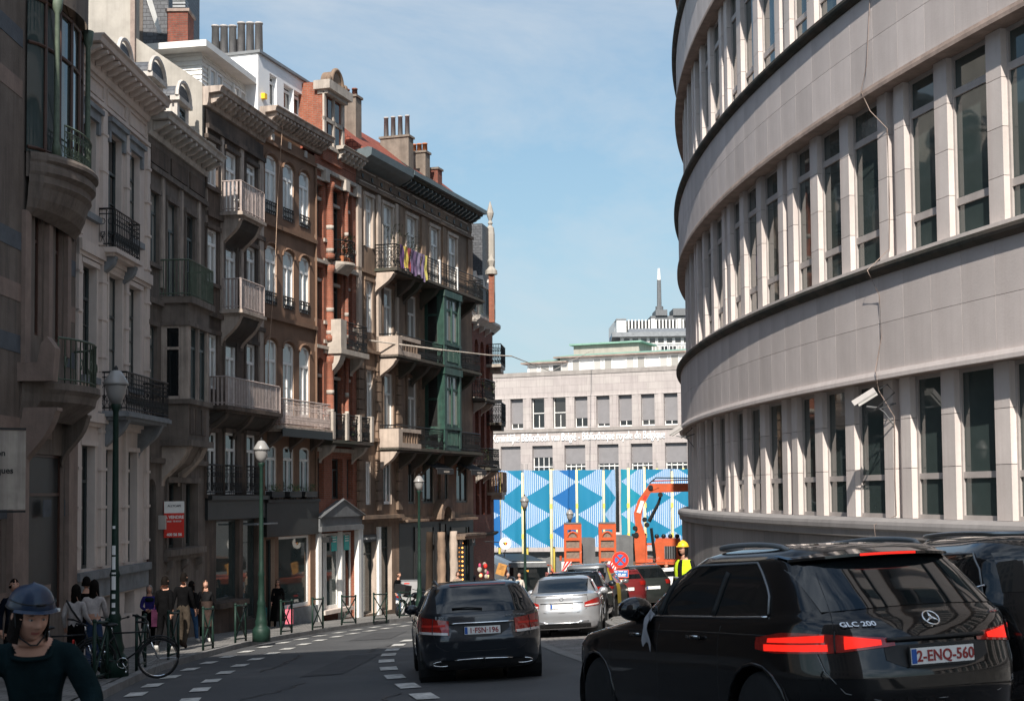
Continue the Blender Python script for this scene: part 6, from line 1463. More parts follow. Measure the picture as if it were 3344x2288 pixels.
# ---- the parked row behind the saloon
def simple_suv(name, label, loc, hd, pt, L=4.5, H=1.6, lights=True, sc_=1.0, gl='g_car'):
    c = Car(name, label, loc, hd, pt, L, suv_lv(L, H, .92), (.92, L-.9), .35, .77, 'cars on the street', detail=0)
    for sg in (-1, 1):
        g_ = c.sidepatch('side_window', sg, .85, L-1.65, 1.14, lambda u: 1.15+(H-.18-1.1)*(min(1, u/.16)**.55 if u < .16 else (1 if u < .55 else max(0, 1-((u-.55)/.45)**1.7))), M['g_car'])
        c.line('door_pillar', [c.side(2.3, z, sg, .007) for z in (1.13,1.2,1.3,H-.2)], pt, .02, g_)
        c.wrappatch('tail_light', sg, .66, 1.25, .93, 1.08, M['taill'], .012, 10, 4)
        c.line('roof_rail', [c.side(lerp(.95, L-2.45, i/12), H-.04, sg, -.02)[:2]+(H-.03+.07*min(1, 5*i/12, 5*(1-i/12)),) for i in range(13)], M['zinc'], .018)
    c.rearpatch('rear_window', -.66, .66, 1.16, H-.15, M['g_car'], .006); c.numberplate(None, .8)
    c.mirrors(L-1.7, 1.1, pt); return c
simple_suv('hatchback_car', 'dark hatchback parked directly in front of the silver saloon', (1.62, 39.4, gz(39.4, 1.62)), radians(8), P_dark, 4.2, 1.53)
tx = simple_suv('taxi_car', 'tall grey estate taxi with a yellow side stripe, parked third in the row', (2.25, 45.2, gz(45.2, 2.25)), radians(12), paint('grey_taxi_paint', (.16,.165,.17), .4), 4.7, 1.76)
for sg in (-1, 1): tx.sidepatch('yellow_door', sg, 1.1, 1.9, .45, 1.1, P_yel, .008, 8, 6); tx.wrappatch('yellow_corner', sg, 1.1, 1.4, 1.2, 1.6, P_yel, .010, 6, 4)
simple_suv('red_hatchback', 'dark red hatchback behind the no-stopping sign', (4.15, 51.6, gz(51.6, 4.15)), radians(-14), P_red, 4.1, 1.48)
simple_suv('dark_suv', 'dark green grey SUV with roof rails parked right of the no-stopping sign', (5.2, 52.6, gz(52.6, 5.2)), radians(-16), P_grey, 4.6, 1.66)
wc = Car('white_car', 'small white car beside the construction workers', (6.1, 55.5, gz(55.5, 6.1)), radians(-22), P_white, 3.8, suv_lv(3.8, 1.50, .86), (.8, 3.1), .3, .72, 'cars on the street', detail=0)
for sg in (-1, 1): wc.sidepatch('side_window', sg, .8, 2.4, 1.13, lambda u: 1.15+.2*(min(1, u/.16) if u < .16 else (1 if u < .5 else max(0, 1-((u-.5)/.5)**1.5))), M['g_car'])
wc.mirrors(2.3, 1.08, M['black']); wc.rearpatch('rear_window', -.6, .6, 1.15, 1.36, M['g_car'], .006)

# ---- bus
bs = thing('city_bus', 'white and black city bus with orange mirrors facing the viewer beyond the cars', 'bus', (.95, 88, gz(88, .95)), radians(6))
Wb, Hb, Lb = 1.25, 2.95, 11.0
q = MB(); q.prism([(-Wb,.32),(Wb,.32),(Wb,2.5),(Wb-.06,2.8),(Wb-.2,Hb),(-Wb+.2,Hb),(-Wb+.06,2.8),(-Wb,2.5)], 0, Lb, 'y'); q.build('body', M['white'], bs)
q = MB(); q.box(-1.0,1.0,.1,Lb-.1,Hb+.002,Hb+.05); q.build('roof_unit', M['dark'], bs)
q = MB(); q.grid(lambda x, z: (x, -.05-.10*(1-(x/Wb)**4), z), [-Wb+.06+i*(2*Wb-.12)/12 for i in range(13)], [.98, 2.2, 2.62]); q.build('windscreen', M['g_car'], bs, True)
q = MB(); q.grid(lambda x, z: (x, -.03-.10*(1-(x/Wb)**4), z), [-Wb+i*(2*Wb)/12 for i in range(13)], [.35,.98]); q.grid(lambda x, z: (x, -.03-.10*(1-(x/Wb)**4), z), [-Wb+i*(2*Wb)/12 for i in range(13)], [2.62,2.9]); q.build('front_panel', M['greybox'], bs, True)
m_led = mat('amber_display', (1,.45,.05), .5, 0, emis=.5)
q = MB(); q.box(-.7,.5,-.16,-.15,2.3,2.5); db = q.build('destination_display', M['black'], bs); text('38', .16, m_led, db, Matrix.Translation((-.1,-.165,2.34)) @ R90)
for sg in (-1, 1):
    q = MB(); q.tube([(sg*1.1,0,2.75),(sg*1.38,-.25,2.72),(sg*1.42,-.3,2.5)], .03, 6); ar = q.build('mirror_arm', M['orange'], bs)
    q = MB(); q.ell((sg*1.42,-.3,2.3), (.11,.09,.24), 10, 8); q.build('mirror', M['orange'], ar, True)
    q = MB(); q.box(sg*Wb-.01, sg*Wb+.012, .5, Lb-.4, 1.05, 2.4); q.build('side_windows', M['g_car'], bs)
    q = MB(); q.box(sg*.75-.18, sg*.75+.18, -.14, -.1, .55, .75); q.build('headlight', M['tailw'], bs)
    for y in (2.4, 8.2): q = MB(); q.lathe([(.48,-.14),(.48,.14)], (sg*1.1, y, .48), 18, axis='x'); q.build('wheel', M['rubber'], bs)
for i in range(6):
    for sg in (-1, 1): q = MB(); q.tube([(sg*.5,-.17+.1,1.3+i*.0),(sg*.5,-.165,2.0)], .015, 5); 
    break
q = MB()
for x in (-.5,.1,.6): q.tube([(x,.6,.9),(x,.6,2.4)], .02, 6)
q.build('grab_pole', M['yellow'], bs)

# ---- low loader with two raised ramps
ll_ = thing('low_loader', 'low loader trailer with two raised orange ramps and hazard boards', 'truck', (3.3, 62, gz(62, 3.3)), radians(3))
def ramp(xc):
    w, z0, z1 = .38, 1.05, 3.62
    q = MB()
    q.box(xc-w, xc-w+.09, -.06, .06, z0, z1-.3); q.box(xc+w-.09, xc+w, -.06, .06, z0, z1-.3)
    q.box(xc-w, xc+w, -.05, .05, z1-.30, z1-.05); q.box(xc-w, xc-w+.15, -.045, .045, z1-.65, z1-.3); q.box(xc+w-.15, xc+w, -.045, .045, z1-.65, z1-.3)
    for z in (z0, z0+.45, z0+.90, z0+1.35, z0+1.8): q.box(xc-w+.09, xc+w-.09, -.05, .05, z, z+.13)
    n = 8; q.tube([(xc-(w-.12)*cos(pi*k/n), 0, z1-.78+.38*sin(pi*k/n)) for k in range(n+1)], .045, 5)
    r = q.build('ramp', M['orange'], ll_)
    q = MB(); q.box(xc-w+.09, xc+w-.09, .02, .05, z0, z1-.4)
    q.build('ramp_grid', mat('wooden_infill', (.20,.15,.12), .9, .3, 9), r)
    q = MB(); q.box(xc-w+.02, xc+w-.02, -.07, .07, z1-.05, z1+.02); q.build('ramp_lip', M['greybox'], r)
ramp(-.71); ramp(.80)
m_haz = mat('hazard_red', (.6,.02,.02), .5, .05)
for xc in (-1.0, 1.0):
    q = MB(); q.box(xc-.22, xc+.22, -.16, -.14, 1.55, 1.95); hb_ = q.build('hazard_board', M['white'], ll_)
    for k in range(-1, 3):
        x0 = xc-.22+k*.17; q = MB(); pts = [(x0,1.55),(x0+.09,1.55),(x0+.40,1.95),(x0+.31,1.95)]
        cl_ = [(min(max(x, xc-.22), xc+.22), z) for x, z in pts]; q.prism(cl_, -.165, -.16, 'y'); q.build('red_stripe', m_haz, hb_)
q = MB(); q.box(-1.25,1.25,0,9,.75,1.0); q.box(-1.25,1.25,-.1,0,.6,1.05); q.build('deck', M['orange'], ll_)
q = MB(); q.box(-.3,.4,1.2,3.0,1.0,2.9); q.box(1.2,2.2,2.0,4.5,1.0,2.95); q.box(-.28,-.0,1.19,1.2,2.0,2.7); q.build('steel_cabinet', M['greybox'], ll_)
for sg in (-1, 1):
    for y in (1.2, 2.6, 4.0): q = MB(); q.lathe([(.42,-.15),(.42,.15)], (sg*1.0, y, .42), 16, axis='x'); q.build('wheel', M['rubber'], ll_)
for xc in (-1.25, 1.25): q = MB(); q.tube([(xc,-.1,2.0),(xc,-.1,2.2)], .05, 8); q.build('beacon', M['orange'], ll_)

# ---- crane truck
ct = thing('crane_truck', 'orange crane truck with a folded knuckle boom reaching right over the street', 'crane', (6.75, 67, gz(67, 6.75)-.05), radians(-6))
q = MB(); q.box(-1.2,1.3,0,6,1.75,2.0); q.box(-1.25,1.35,-.05,6,1.35,1.75); q.build('chassis', M['brownsteel'], ct)
q = MB(); q.box(-.1,1.2,-.0,2.2,2.0,2.95); q.prism([(0,3.2),(0,3.38),(1.2,3.45),(2.2,3.2)], -.1, 1.15, 'x') if False else q.box(-.05,1.1,.1,2.1,2.95,3.1)
q.build('engine_housing', M['orange'], ct)
q = MB(); q.box(.35,.9,-.02,-.0,2.15,2.75); q.build('radiator_grille', M['dark'], ct)
q = MB(); [q.box(.35+i*.11,.39+i*.11,-.05,-.02,2.15,2.75) for i in range(5)]; q.build('grille_bar', M['greybox'], ct)
q = MB(); q.box(-.95,-.2,-.1,.7,2.0,2.15); q.box(-.95,-.85,-.1,.0,2.15,2.9); q.box(-.55,-.45,-.1,.0,2.15,2.9); q.box(-.95,-.2,-.1,.0,2.8,2.9); q.build('crane_base', M['orange'], ct)
for i in range(4): q = MB(); q.ell((.0+i*.32, .4, 3.2), (.11,.09,.11), 10, 8); q.build('work_lamp', M['black'], ct, True)
q = MB(); q.prism([(-1.0,2.0),(-.55,2.0),(-.5,3.2),(-.72,3.9),(-.62,4.6),(-.2,5.35),(.15,5.5),(.05,5.65),(-.35,5.6),(-.85,4.9),(-1.05,4.3),(-.98,3.6),(-1.05,3.0)], -.35, -.05, 'y'); q.build('main_boom', M['orange'], ct)
q = MB(); q.prism([(-.35,5.25),(2.6,5.32),(2.6,5.68),(-.3,5.68)], -.32, -.08, 'y'); q.tube([(-.2,-.2,5.8),(2.6,-.2,5.85)], .03, 5); q.build('jib', M['orange'], ct)
q = MB(); q.tube([(-.35,-.2,3.9),(.1,-.2,4.75),(.25,-.2,5.2)], [.09,.07,.05], 8); q.tube([(-.1,-.2,2.2),(-.25,-.2,3.6)], .07, 8)
for c_ in ((-1.0,-.2,3.6),(-.45,-.2,3.75),(-.25,-.2,5.5),(.2,-.2,5.15),(-.55,-.2,4.0),(-.95,-.2,3.3)): q.tube([(c_[0],c_[1]-.22,c_[2]),(c_[0],c_[1]+.22,c_[2])], .12, 10)
q.tube([(-.3,-.3,5.7),(0,-.3,5.95),(2.6,-.3,5.9)], .03, 5); q.build('hydraulic_ram', M['black'], ct)
q = MB(); q.prism([(-.92,4.35),(-.75,4.3),(-.55,4.85),(-.72,4.9)], -.37, -.355, 'y'); dc = q.build('boom_decal', M['white'], ct)
q = MB(); q.prism([(-.62,4.98),(-.5,4.93),(-.42,5.1),(-.54,5.15)], -.37, -.355, 'y'); q.build('boom_label', M['red'], ct)
q = MB(); q.box(-1.2,-.5,1.0,1.9,1.8,3.3); q.build('driver_cab', M['black'], ct)
for sg in (-1, 1):
    for y in (.9, 2.2, 4.6): q = MB(); q.lathe([(.5,-.16),(.5,.16)], (sg*1.05, y, .5), 16, axis='x'); q.build('wheel', M['rubber'], ct)
q = MB(); q.box(-1.0,1.2,-.3,-.05,1.9,1.98); q.build('tail_deck', M['orange'], ct)
# ================================================================ STREET FURNITURE
def lamp(x, y, z0, hgt, label, old=False):
    t = thing('street_lamp', label, 'street lamp', (x, y, z0), 0, 'cast iron street lamps along the kerb')
    k = hgt/5.35; pm = M['green']
    q = MB(); q.lathe([(.24,0),(.24,.30),(.20,.36),(.15,.42),(.17,.5),(.14,.6),(.10,.95),(.12,1.0),(.085,1.1),(.075,1.7),(.095,1.75),(.065,1.85),(.055,3.2),(.048,hgt-.78),(.075,hgt-.72),(.09,hgt-.66),(.07,hgt-.62)], n=14); q.build('post', pm, t, True)
    q = MB(); q.lathe([(.08,hgt-.64),(.15,hgt-.5),(.185,hgt-.34),(.185,hgt-.3)], n=16); q.build('globe', M['lampglass'], t, True)
    q = MB(); q.lathe([(.215,hgt-.31),(.215,hgt-.27),(.15,hgt-.16),(.09,hgt-.07),(.04,hgt-.05)], n=16); hd = q.build('lamp_hood', M['lampglass'], t, True)
    q = MB(); q.lathe([(.04,hgt-.06),(.03,hgt),(.01,hgt+.03)], n=8); q.tube([(.2*cos(a),.2*sin(a),hgt-.3) for a in [i*pi/8 for i in range(16)]], .012, 4, closed=True); q.build('finial', M['dark'], hd)
    return t
M['lampglass'] = mat('lamp_opal_glass', (.30,.29,.28), .3, .05, 3, coat=.5)
M['lampglass'].node_tree.nodes['Principled BSDF'].inputs['Transmission Weight'].default_value = .1
lp1 = lamp(-6.89, 24.7, gz(24.7, -6.89)+.12, 5.35, 'street lamp with stickers on its dark post, nearest the viewer, beside the parked bicycle')
lamp(-6.67, 37.8, gz(37.8, -6.67)+.12, 5.35, 'green street lamp in front of the house with slatted balconies')
lamp(-3.75, 57.0, gz(57.0, -3.75)+.12, 5.6, 'green street lamp on the kerb just left of the estate car, by the motorcycle')
lamp(.56, 67.4, gz(67.4, .56), 5.4, 'street lamp rising behind the silver saloon, left of the yellow poles')
lamp(3.1, 77.5, gz(77.5, 3.1), 5.4, 'small far street lamp in front of the banners, above the raised ramps')
st_m = M['whitew']
for i, (z, hh, w) in enumerate([(2.55,.05,.04),(2.1,.16,.05),(1.85,.22,.05),(1.5,.3,.06),(1.35,.08,.05),(1.2,.08,.05),(1.05,.08,.05),(.8,.16,.05)]):
    q = MB(); q.grid(lambda a, v: (.088*sin(a), -.088*cos(a), z+v), [-w*7+w*14*j/4 for j in range(5)], [0, hh]); q.build('sticker', st_m, lp1)
# barriers
bar0 = None
BAR = [((-6.8,23.2),(-6.93,24.4)),((-6.96,26.4),(-7.12,27.7)),((-7.22,29.9),(-7.29,31.1)),((-7.34,33.8),(-7.36,35.1)),((-7.28,37.4),(-7.22,38.7)),((-6.82,41.9),(-6.67,43.2)),((-6.29,44.7),(-6.10,46.0)),((-5.82,48.4),(-5.45,49.6)),((-4.98,50.9),(-4.6,52.1)),((-4.3,53.8),(-3.95,55.0))]
blab = ['green iron crossed hoop barrier the front wheel of the parked bicycle leans by','green iron crossed hoop barrier right behind the pale saddled bicycle','green iron crossed hoop barrier beside the man in white trainers','green iron crossed hoop barrier in front of the woman with long hair and glasses','green iron crossed hoop barrier just left of the second street lamp','green iron crossed hoop barrier in front of the woman with the pink bag','green iron crossed hoop barrier before the brown house shop window','green iron crossed hoop barrier before the pedimented shopfront','green iron crossed hoop barrier before the estate agent window','green iron crossed hoop barrier by the parked motorcycle, furthest away']
for i, ((x0, y0), (x1, y1)) in enumerate(BAR):
    rz = atan2(y1-y0, x1-x0); L = 1.18
    if bar0 is None:
        bar0 = thing('barrier', blab[0], 'barrier', (x0, y0, gz(y0, x0)+.12), rz, 'green barriers along the kerb'); r = bar0
        sl = -.068
        for nm, pts, rr in (('post', [(0,0,-.05),(0,0,.98)], .03), ('post', [(L,0,-.15),(L,0,.90)], .03), ('top_rail', [(0,0,.97),(L,0,.89)], .026), ('cross_bar', [(0,0,.1),(L,0,.85)], .02), ('cross_bar', [(0,0,.9),(L,0,.02)], .02), ('bottom_rail', [(0,0,.10),(L,0,.02)], .02)):
            q = MB(); q.tube(pts, rr, 7); q.build(nm, M['green'], r, True)
        q = MB(); q.ell((0,0,1.0), (.04,.04,.04), 8, 6); q.ell((L,0,.92), (.04,.04,.04), 8, 6); q.ell((L/2,0,.47), (.05,.02,.05), 8, 6); q.build('knob', M['green'], r, True)
    else: dup(bar0, (x0, y0, gz(y0, x0)+.12), rz, blab[i])
# no stopping sign
s = thing('road_sign', 'round red and blue no-stopping sign on an orange temporary post at the kerb nose', 'road sign', (3.63, 48.4, gz(48.4, 3.63)+.13), radians(0)); s.scale = (.86,.86,.86)
q = MB(); q.tube([(0,0,0),(0,0,1.05)], .035, 8); q.build('post', M['zinc'], s); q = MB(); q.box(-.2,.2,-.2,.2,0,.1); q.build('foot', M['rubber'], s)
m_or = mat('fluorescent_orange', (.8,.13,.06), .5, .05)
q = MB(); q.tube([(0,0,.4),(0,0,.95)], .05, 8); q.build('post_sleeve', m_or, s)
def disc(m, r, y0, y1, z, n=28, x=0): m.tube([(x,y0,z),(x,y1,z)], r, n)
q = MB(); disc(q, .33, .0, -.02, 2.0); dk = q.build('sign_disc', m_or, s); 
q = MB(); disc(q, .31, -.02, -.025, 2.0); q.build('red_ring', M['red'], dk); q = MB(); disc(q, .215, -.025, -.03, 2.0); q.build('blue_field', M['blue'], dk)
q = MB()
for a in (pi/4, -pi/4):
    c, s_ = cos(a), sin(a); w = .038; l = .225
    q.prism([(l*c-w*s_, 2+l*s_+w*c), (l*c+w*s_, 2+l*s_-w*c), (-l*c+w*s_, 2-l*s_-w*c), (-l*c-w*s_, 2-l*s_+w*c)], -.036 if a > 0 else -.037, -.03, 'y')
q.build('red_cross', M['red'], dk)
q = MB(); q.box(-.32,.32,-.02,0,1.30,1.62); pl = q.build('sub_plate', m_or, s); q = MB(); q.box(-.29,.29,-.026,-.02,1.33,1.59); q.build('blue_plate', M['blue'], pl)
q = MB()
for a, b, z in ((-.25,-.12,1.52),(-.08,.1,1.53),(.13,.25,1.52),(-.25,-.14,1.42),(-.1,.02,1.43),(.06,.22,1.42),(-.22,.2,1.36)): q.box(a,b,-.03,-.026,z,z+.035)
q.build('plate_text', M['white'], pl)
q = MB(); q.box(-.11,.11,-.03,-.01,.56,1.25); ap = q.build('arrow_plate', m_or, s); q = MB(); q.box(-.08,.08,-.036,-.03,.6,1.21); q.build('white_plate', M['white'], ap)
q = MB(); q.box(-.012,.012,-.042,-.036,.72,1.1); q.prism([(-.05,1.08),(.05,1.08),(0,1.18)], -.042,-.036,'y'); q.prism([(-.05,.74),(.05,.74),(0,.63)], -.042,-.036,'y'); q.build('double_arrow', M['black'], ap)
# parking meter with solar head
pm = thing('parking_meter', 'black parking meter with a flared solar panel head, behind the black SUV', 'parking meter', (3.78, 17.4, gz(17.4, 3.78)+.05), radians(12)); pm.scale = (.85, .85, .93)
q = MB(); q.box(-.14,.14,-.1,.1,0,1.45); q.build('cabinet', M['plast'], pm)
q = MB(); q.prism([(-.12,1.45),(.12,1.45),(.13,1.6),(.19,1.72),(.21,1.78),(-.19,1.66),(-.15,1.60)], -.14, .14, 'y') ; hd = q.build('head', M['plast'], pm)
q = MB(); V4 = [(-.19,-.15,1.665),(.215,-.15,1.785),(.215,.17,1.80),(-.19,.17,1.68)]; idx = [q.p(p) for p in V4]+[q.p((a,b,c+.02)) for a,b,c in V4]
for f in ((0,1,2,3),(4,5,6,7),(0,1,5,4),(1,2,6,5),(2,3,7,6),(3,0,4,7)): q.F.append([idx[k] for k in f]); q.MI.append(0)
q.build('solar_panel', M['g_car'], hd)
q = MB(); q.box(-.06,.06,-.105,-.10,1.38,1.43); q.build('yellow_label', M['yellowp'], pm)
text('202', .08, M['whitew'], pm, Matrix.Translation((0, -.145, 1.52)) @ R90)
# round hanging sign, tilted menu board, goods at the corner shop
rs = thing('round_shop_sign', 'round white hanging sign with a small black, yellow and red heart', 'sign', (-.34, 62, -2.1), radians(4))
q = MB(); disc(q, .26, 0, -.05, 0, 24); q.build('panel', M['white'], rs)
for x, mm in ((-.07,'black'),(0,'yellowp'),(.07,'red')): q = MB(); q.prism([(x-.035,.06-abs(x)*.2),(x+.035,.06-abs(x)*.2),(x*.4+.02,-.07),(x*.4-.02,-.07)], -.056,-.05,'y'); q.build('heart_stripe', M[mm], rs)
q = MB(); q.tube([(0,0,-.26),(-.05,.0,-.6)], .02, 5); q.tube([(-.9,0,.1),(-.26,0,.05)], .02, 5); q.build('bracket', M['black'], rs)
mb_ = thing('menu_board', 'tilted wooden board hanging by the corner shop under the round sign', 'sign', (-.52, 61.6, -3.2), 0)
def TB(x, y, z): c, s_ = cos(.3), sin(.3); return (x*c+z*s_, y, z*c-x*s_)
q = MB(TB); q.box(-.19,.19,-.02,.02,-.25,.25); bo = q.build('board', mat('varnished_wood', (.45,.22,.06), .5, .3, 6), mb_)
q = MB(TB)
for i in range(4): q.box(-.1,.1-.03*(i%2),-.025,-.02,.14-i*.05,.155-i*.05)
q.build('board_text', M['brownw'], bo)
cl_ = [('pink','(.55,.10,.16)'),('tan',''),('red','')]
gd = thing('hanging_goods', 'cluster of souvenir bags and purses hanging outside the corner shop', 'goods', (-1.3, 62.2, -3.3))
for i in range(14):
    q = MB(); x, z = random.uniform(-.35,.35), random.uniform(-.7,.35); q.ell((x,random.uniform(-.1,.1),z), (random.uniform(.06,.11),.06,random.uniform(.08,.14)), 8, 6)
    q.build('purse', [mat('goods_pink', (.42,.05,.12), .6), M['s6'], M['red'], M['s4l'], M['yellow2']][i % 5], gd, True)
# grey advertising cabinet and motorcycle by the third lamp
ub = thing('utility_cabinet', 'light grey street cabinet behind the motorcycle', 'cabinet', (-4.38, 60.0, gz(60, -4.4)+.12), radians(10)); ub.scale = (.45,.6,.75)
q = MB(); q.box(-.75,.75,-.25,.25,0,1.85); q.build('cabinet_body', mat('cabinet_grey', (.33,.33,.335), .5, .1), ub); q = MB(); q.box(-.5,.0,-.26,-.25,1.68,1.74); q.build('red_label', M['red'], ub)
q = MB(); q.box(-.78,.78,-.28,.28,1.85,1.9); q.build('cabinet_lid', M['zinc'], ub)
def wheel2(parent, y, r, mm='rubber', x=0, spokes=14, w=.02):
    q = MB(); q.tube([(x, y+r*cos(a), r+r*sin(a)) for a in [k*pi/16 for k in range(32)]], w, 6, closed=True); t = q.build('wheel', M[mm], parent, True)
    q = MB(); q.tube([(x, y+(r-w-.008)*cos(a), r+(r-w-.008)*sin(a)) for a in [k*pi/16 for k in range(32)]], .007, 4, closed=True)
    for k in range(spokes): a = 2*pi*k/spokes; q.tube([(x+.02*(-1)**k, y, r), (x, y+(r-w-.01)*cos(a), r+(r-w-.01)*sin(a))], .0022, 3, cap=False)
    q.tube([(x-.05,y,r),(x+.05,y,r)], .02, 6); q.build('spokes', M['chrome'], t); return t
mo = thing('motorcycle', 'dark motorcycle parked on the pavement by the third street lamp', 'motorcycle', (-4.55, 57.4, gz(57.4, -4.55)+.12), radians(-35))
mo.rotation_euler = (-.05, .12, radians(-35))
wheel2(mo, 0, .31, w=.055, spokes=8); wheel2(mo, 1.35, .31, w=.055, spokes=8)
q = MB(); q.ell((0,.85,.82), (.15,.28,.13)); q.ell((0,.35,.80), (.14,.36,.06)); q.ell((0,.7,.45), (.18,.25,.18)); q.build('tank_and_seat', P_black, mo, True)
q = MB(); q.tube([(0,1.35,.31),(0,1.15,.95)], .03, 6); q.tube([(-.35,1.0,1.02),(0,1.12,.98),(.35,1.0,1.02)], .016, 6); q.tube([(0,0,.31),(0,.5,.5),(0,1.1,.85)], .03, 6); q.tube([(.15,.1,.3),(.15,.9,.28)], .045, 8); q.build('frame', M['rim'], mo, True)
q = MB(); q.box(-.28,.28,-.25,.15,.9,1.25); q.build('top_case', M['plast'], mo); q = MB(); q.box(-.09,.09,-.28,-.26,.5,.62); q.build('number_plate', M['plate'], mo); q = MB(); q.box(-.1,.1,-.27,-.24,.72,.8); q.build('tail_light', M['taill'], mo)

# ---- bicycles by the first lamp
def bike(name, label, loc, rz, lean=.0, saddle='black', frame='black', r=.34, fork='chrome'):
    b = thing(name, label, 'bicycle', loc, 0, 'bicycles locked at the kerb'); b.rotation_euler = (math.atan(-.068)*cos(rz), lean, rz)
    wheel2(b, 0, r); wheel2(b, 1.05, r)
    q = MB(); bb = (0,.45,.28); st = (0,.28,.78); hd = (0,.88,.80); hb = (0,.92,.62)
    for a, c in ((bb, st),(bb, hb),(st, hd),((0,0,r), bb),((0,0,r),(0,.3,.72))): q.tube([a, c], .016, 6)
    q.tube([hd, hb], .02, 6); q.tube([bb, (.09,.45,.28)], .02, 6); q.build('frame', M[frame], b, True)
    q = MB(); q.tube([hb, (0,.97,.5), (0,1.05,r)], .018, 6); q.tube([(0,.87,.82),(0,.85,.95)], .016, 6); q.build('fork', M[fork], b, True)
    q = MB(); q.tube([(-.3,.72,1.02),(-.2,.83,.98),(0,.86,.96),(.2,.83,.98),(.3,.72,1.02)], .014, 6); hb_ = q.build('handlebar', M['black'], b, True)
    for sg in (-1, 1): q = MB(); q.tube([(sg*.3,.72,1.02),(sg*.32,.62,1.03)], .02, 6); q.build('grip', M['rubber'], hb_, True)
    q = MB(); q.ell((0,.22,.93), (.085,.14,.035), 12, 6); sd = q.build('saddle', M[saddle], b, True); q = MB(); q.tube([st, (0,.24,.92)], .014, 6); q.build('seat_post', M['chrome'], sd, True)
    q = MB(); q.tube([(0, 0+(r+.045)*cos(a), r+(r+.045)*sin(a)) for a in [pi*.25+k*pi*.85/10 for k in range(11)]], .014, 4); q.tube([(0, 1.05+(r+.045)*cos(a), r+(r+.045)*sin(a)) for a in [pi*.15+k*pi*.75/10 for k in range(11)]], .014, 4); q.build('mudguard', M[frame], b, True)
    q = MB(); q.tube([(.07,.45+.09*cos(a),.28+.09*sin(a)) for a in [k*pi/6 for k in range(12)]], .008, 4, closed=True); q.tube([(.09,.45,.28),(.09,.53,.15)], .01, 4); q.tube([(.12,.5,.15),(.2,.5,.15)], .02, 4); q.tube([(-.09,.45,.28),(-.09,.37,.41)], .01, 4); q.build('crank', M['chrome'], b, True)
    q = MB(); q.box(-.03,.03,-.38,-.35,.62,.68); q.build('rear_reflector', M['red'], b); return b
bike('bicycle', 'black bicycle leaning on the nearest green barrier', (-7.15, 24.4, gz(24.4, -7.15)+.12), radians(-70), .1)
bike('bicycle', 'bicycle with a pale saddle and shiny fork by the nearest street lamp', (-8.0, 28.2, gz(28.2, -8.0)+.12), radians(190), -.12, 'white', 'black')
bike('bicycle', 'dark bicycle held by the woman with the shoulder bag strap', (-8.1, 24.0, gz(24.0, -8.1)+.12), radians(-60), .05)

# ================================================================ PEOPLE
def clothm(name, c): return mat(name, c, .95, .3, 7, bump=.9, bscale=11, spec=.03)
C_ = dict(black=(.005,.005,.0055), navy=(.006,.008,.014), white=(.42,.38,.37), jeans=(.035,.075,.15), dkjeans=(.03,.05,.10), teal=(.009,.019,.022), purple=(.03,.025,.13), khaki=(.055,.044,.034), char=(.014,.014,.015), pink=(.62,.17,.24), hiviz=(.55,.72,.03), brown=(.05,.035,.03), cream=(.5,.45,.4), beige=(.24,.19,.15))
CM = {k: clothm('cloth_'+k, v) for k, v in C_.items()}
M['hair'] = mat('hair_dark', (.008,.006,.005), .8, .3, 30, bump=.4, bscale=120, spec=.08); M['hairg'] = mat('hair_grey', (.22,.2,.19), .6, .3, 30, bump=.4, bscale=120); M['hairb'] = mat('hair_brown', (.05,.028,.018), .55, .3, 30, bump=.4, bscale=120)
M['lips'] = mat('lips', (.36,.11,.09), .5, .05); M['shoe'] = mat('shoe_white', (.55,.53,.5), .7, .1)
def skin_mesh(joints, edges, radii, sub=2):
    me = bpy.data.meshes.new('body'); me.from_pydata(joints, edges, []); o = bpy.data.objects.new('body', me); COL.objects.link(o)
    sk = o.modifiers.new('skin', 'SKIN'); sk.use_smooth_shade = True; sk.branch_smoothing = .6
    sv_ = me.skin_vertices
    if not sv_: sv_ = [me.skin_vertices.new(name='')]
    d = me.skin_vertices[0].data
    for i, r in enumerate(radii): d[i].radius = r if isinstance(r, tuple) else (r, r); d[i].use_root = (i == 0)
    ss = o.modifiers.new('sub', 'SUBSURF'); ss.levels = sub; ss.render_levels = sub
    bpy.context.view_layer.update(); out = bpy.data.meshes.new_from_object(o.evaluated_get(bpy.context.evaluated_depsgraph_get()))
    bpy.data.objects.remove(o); return out
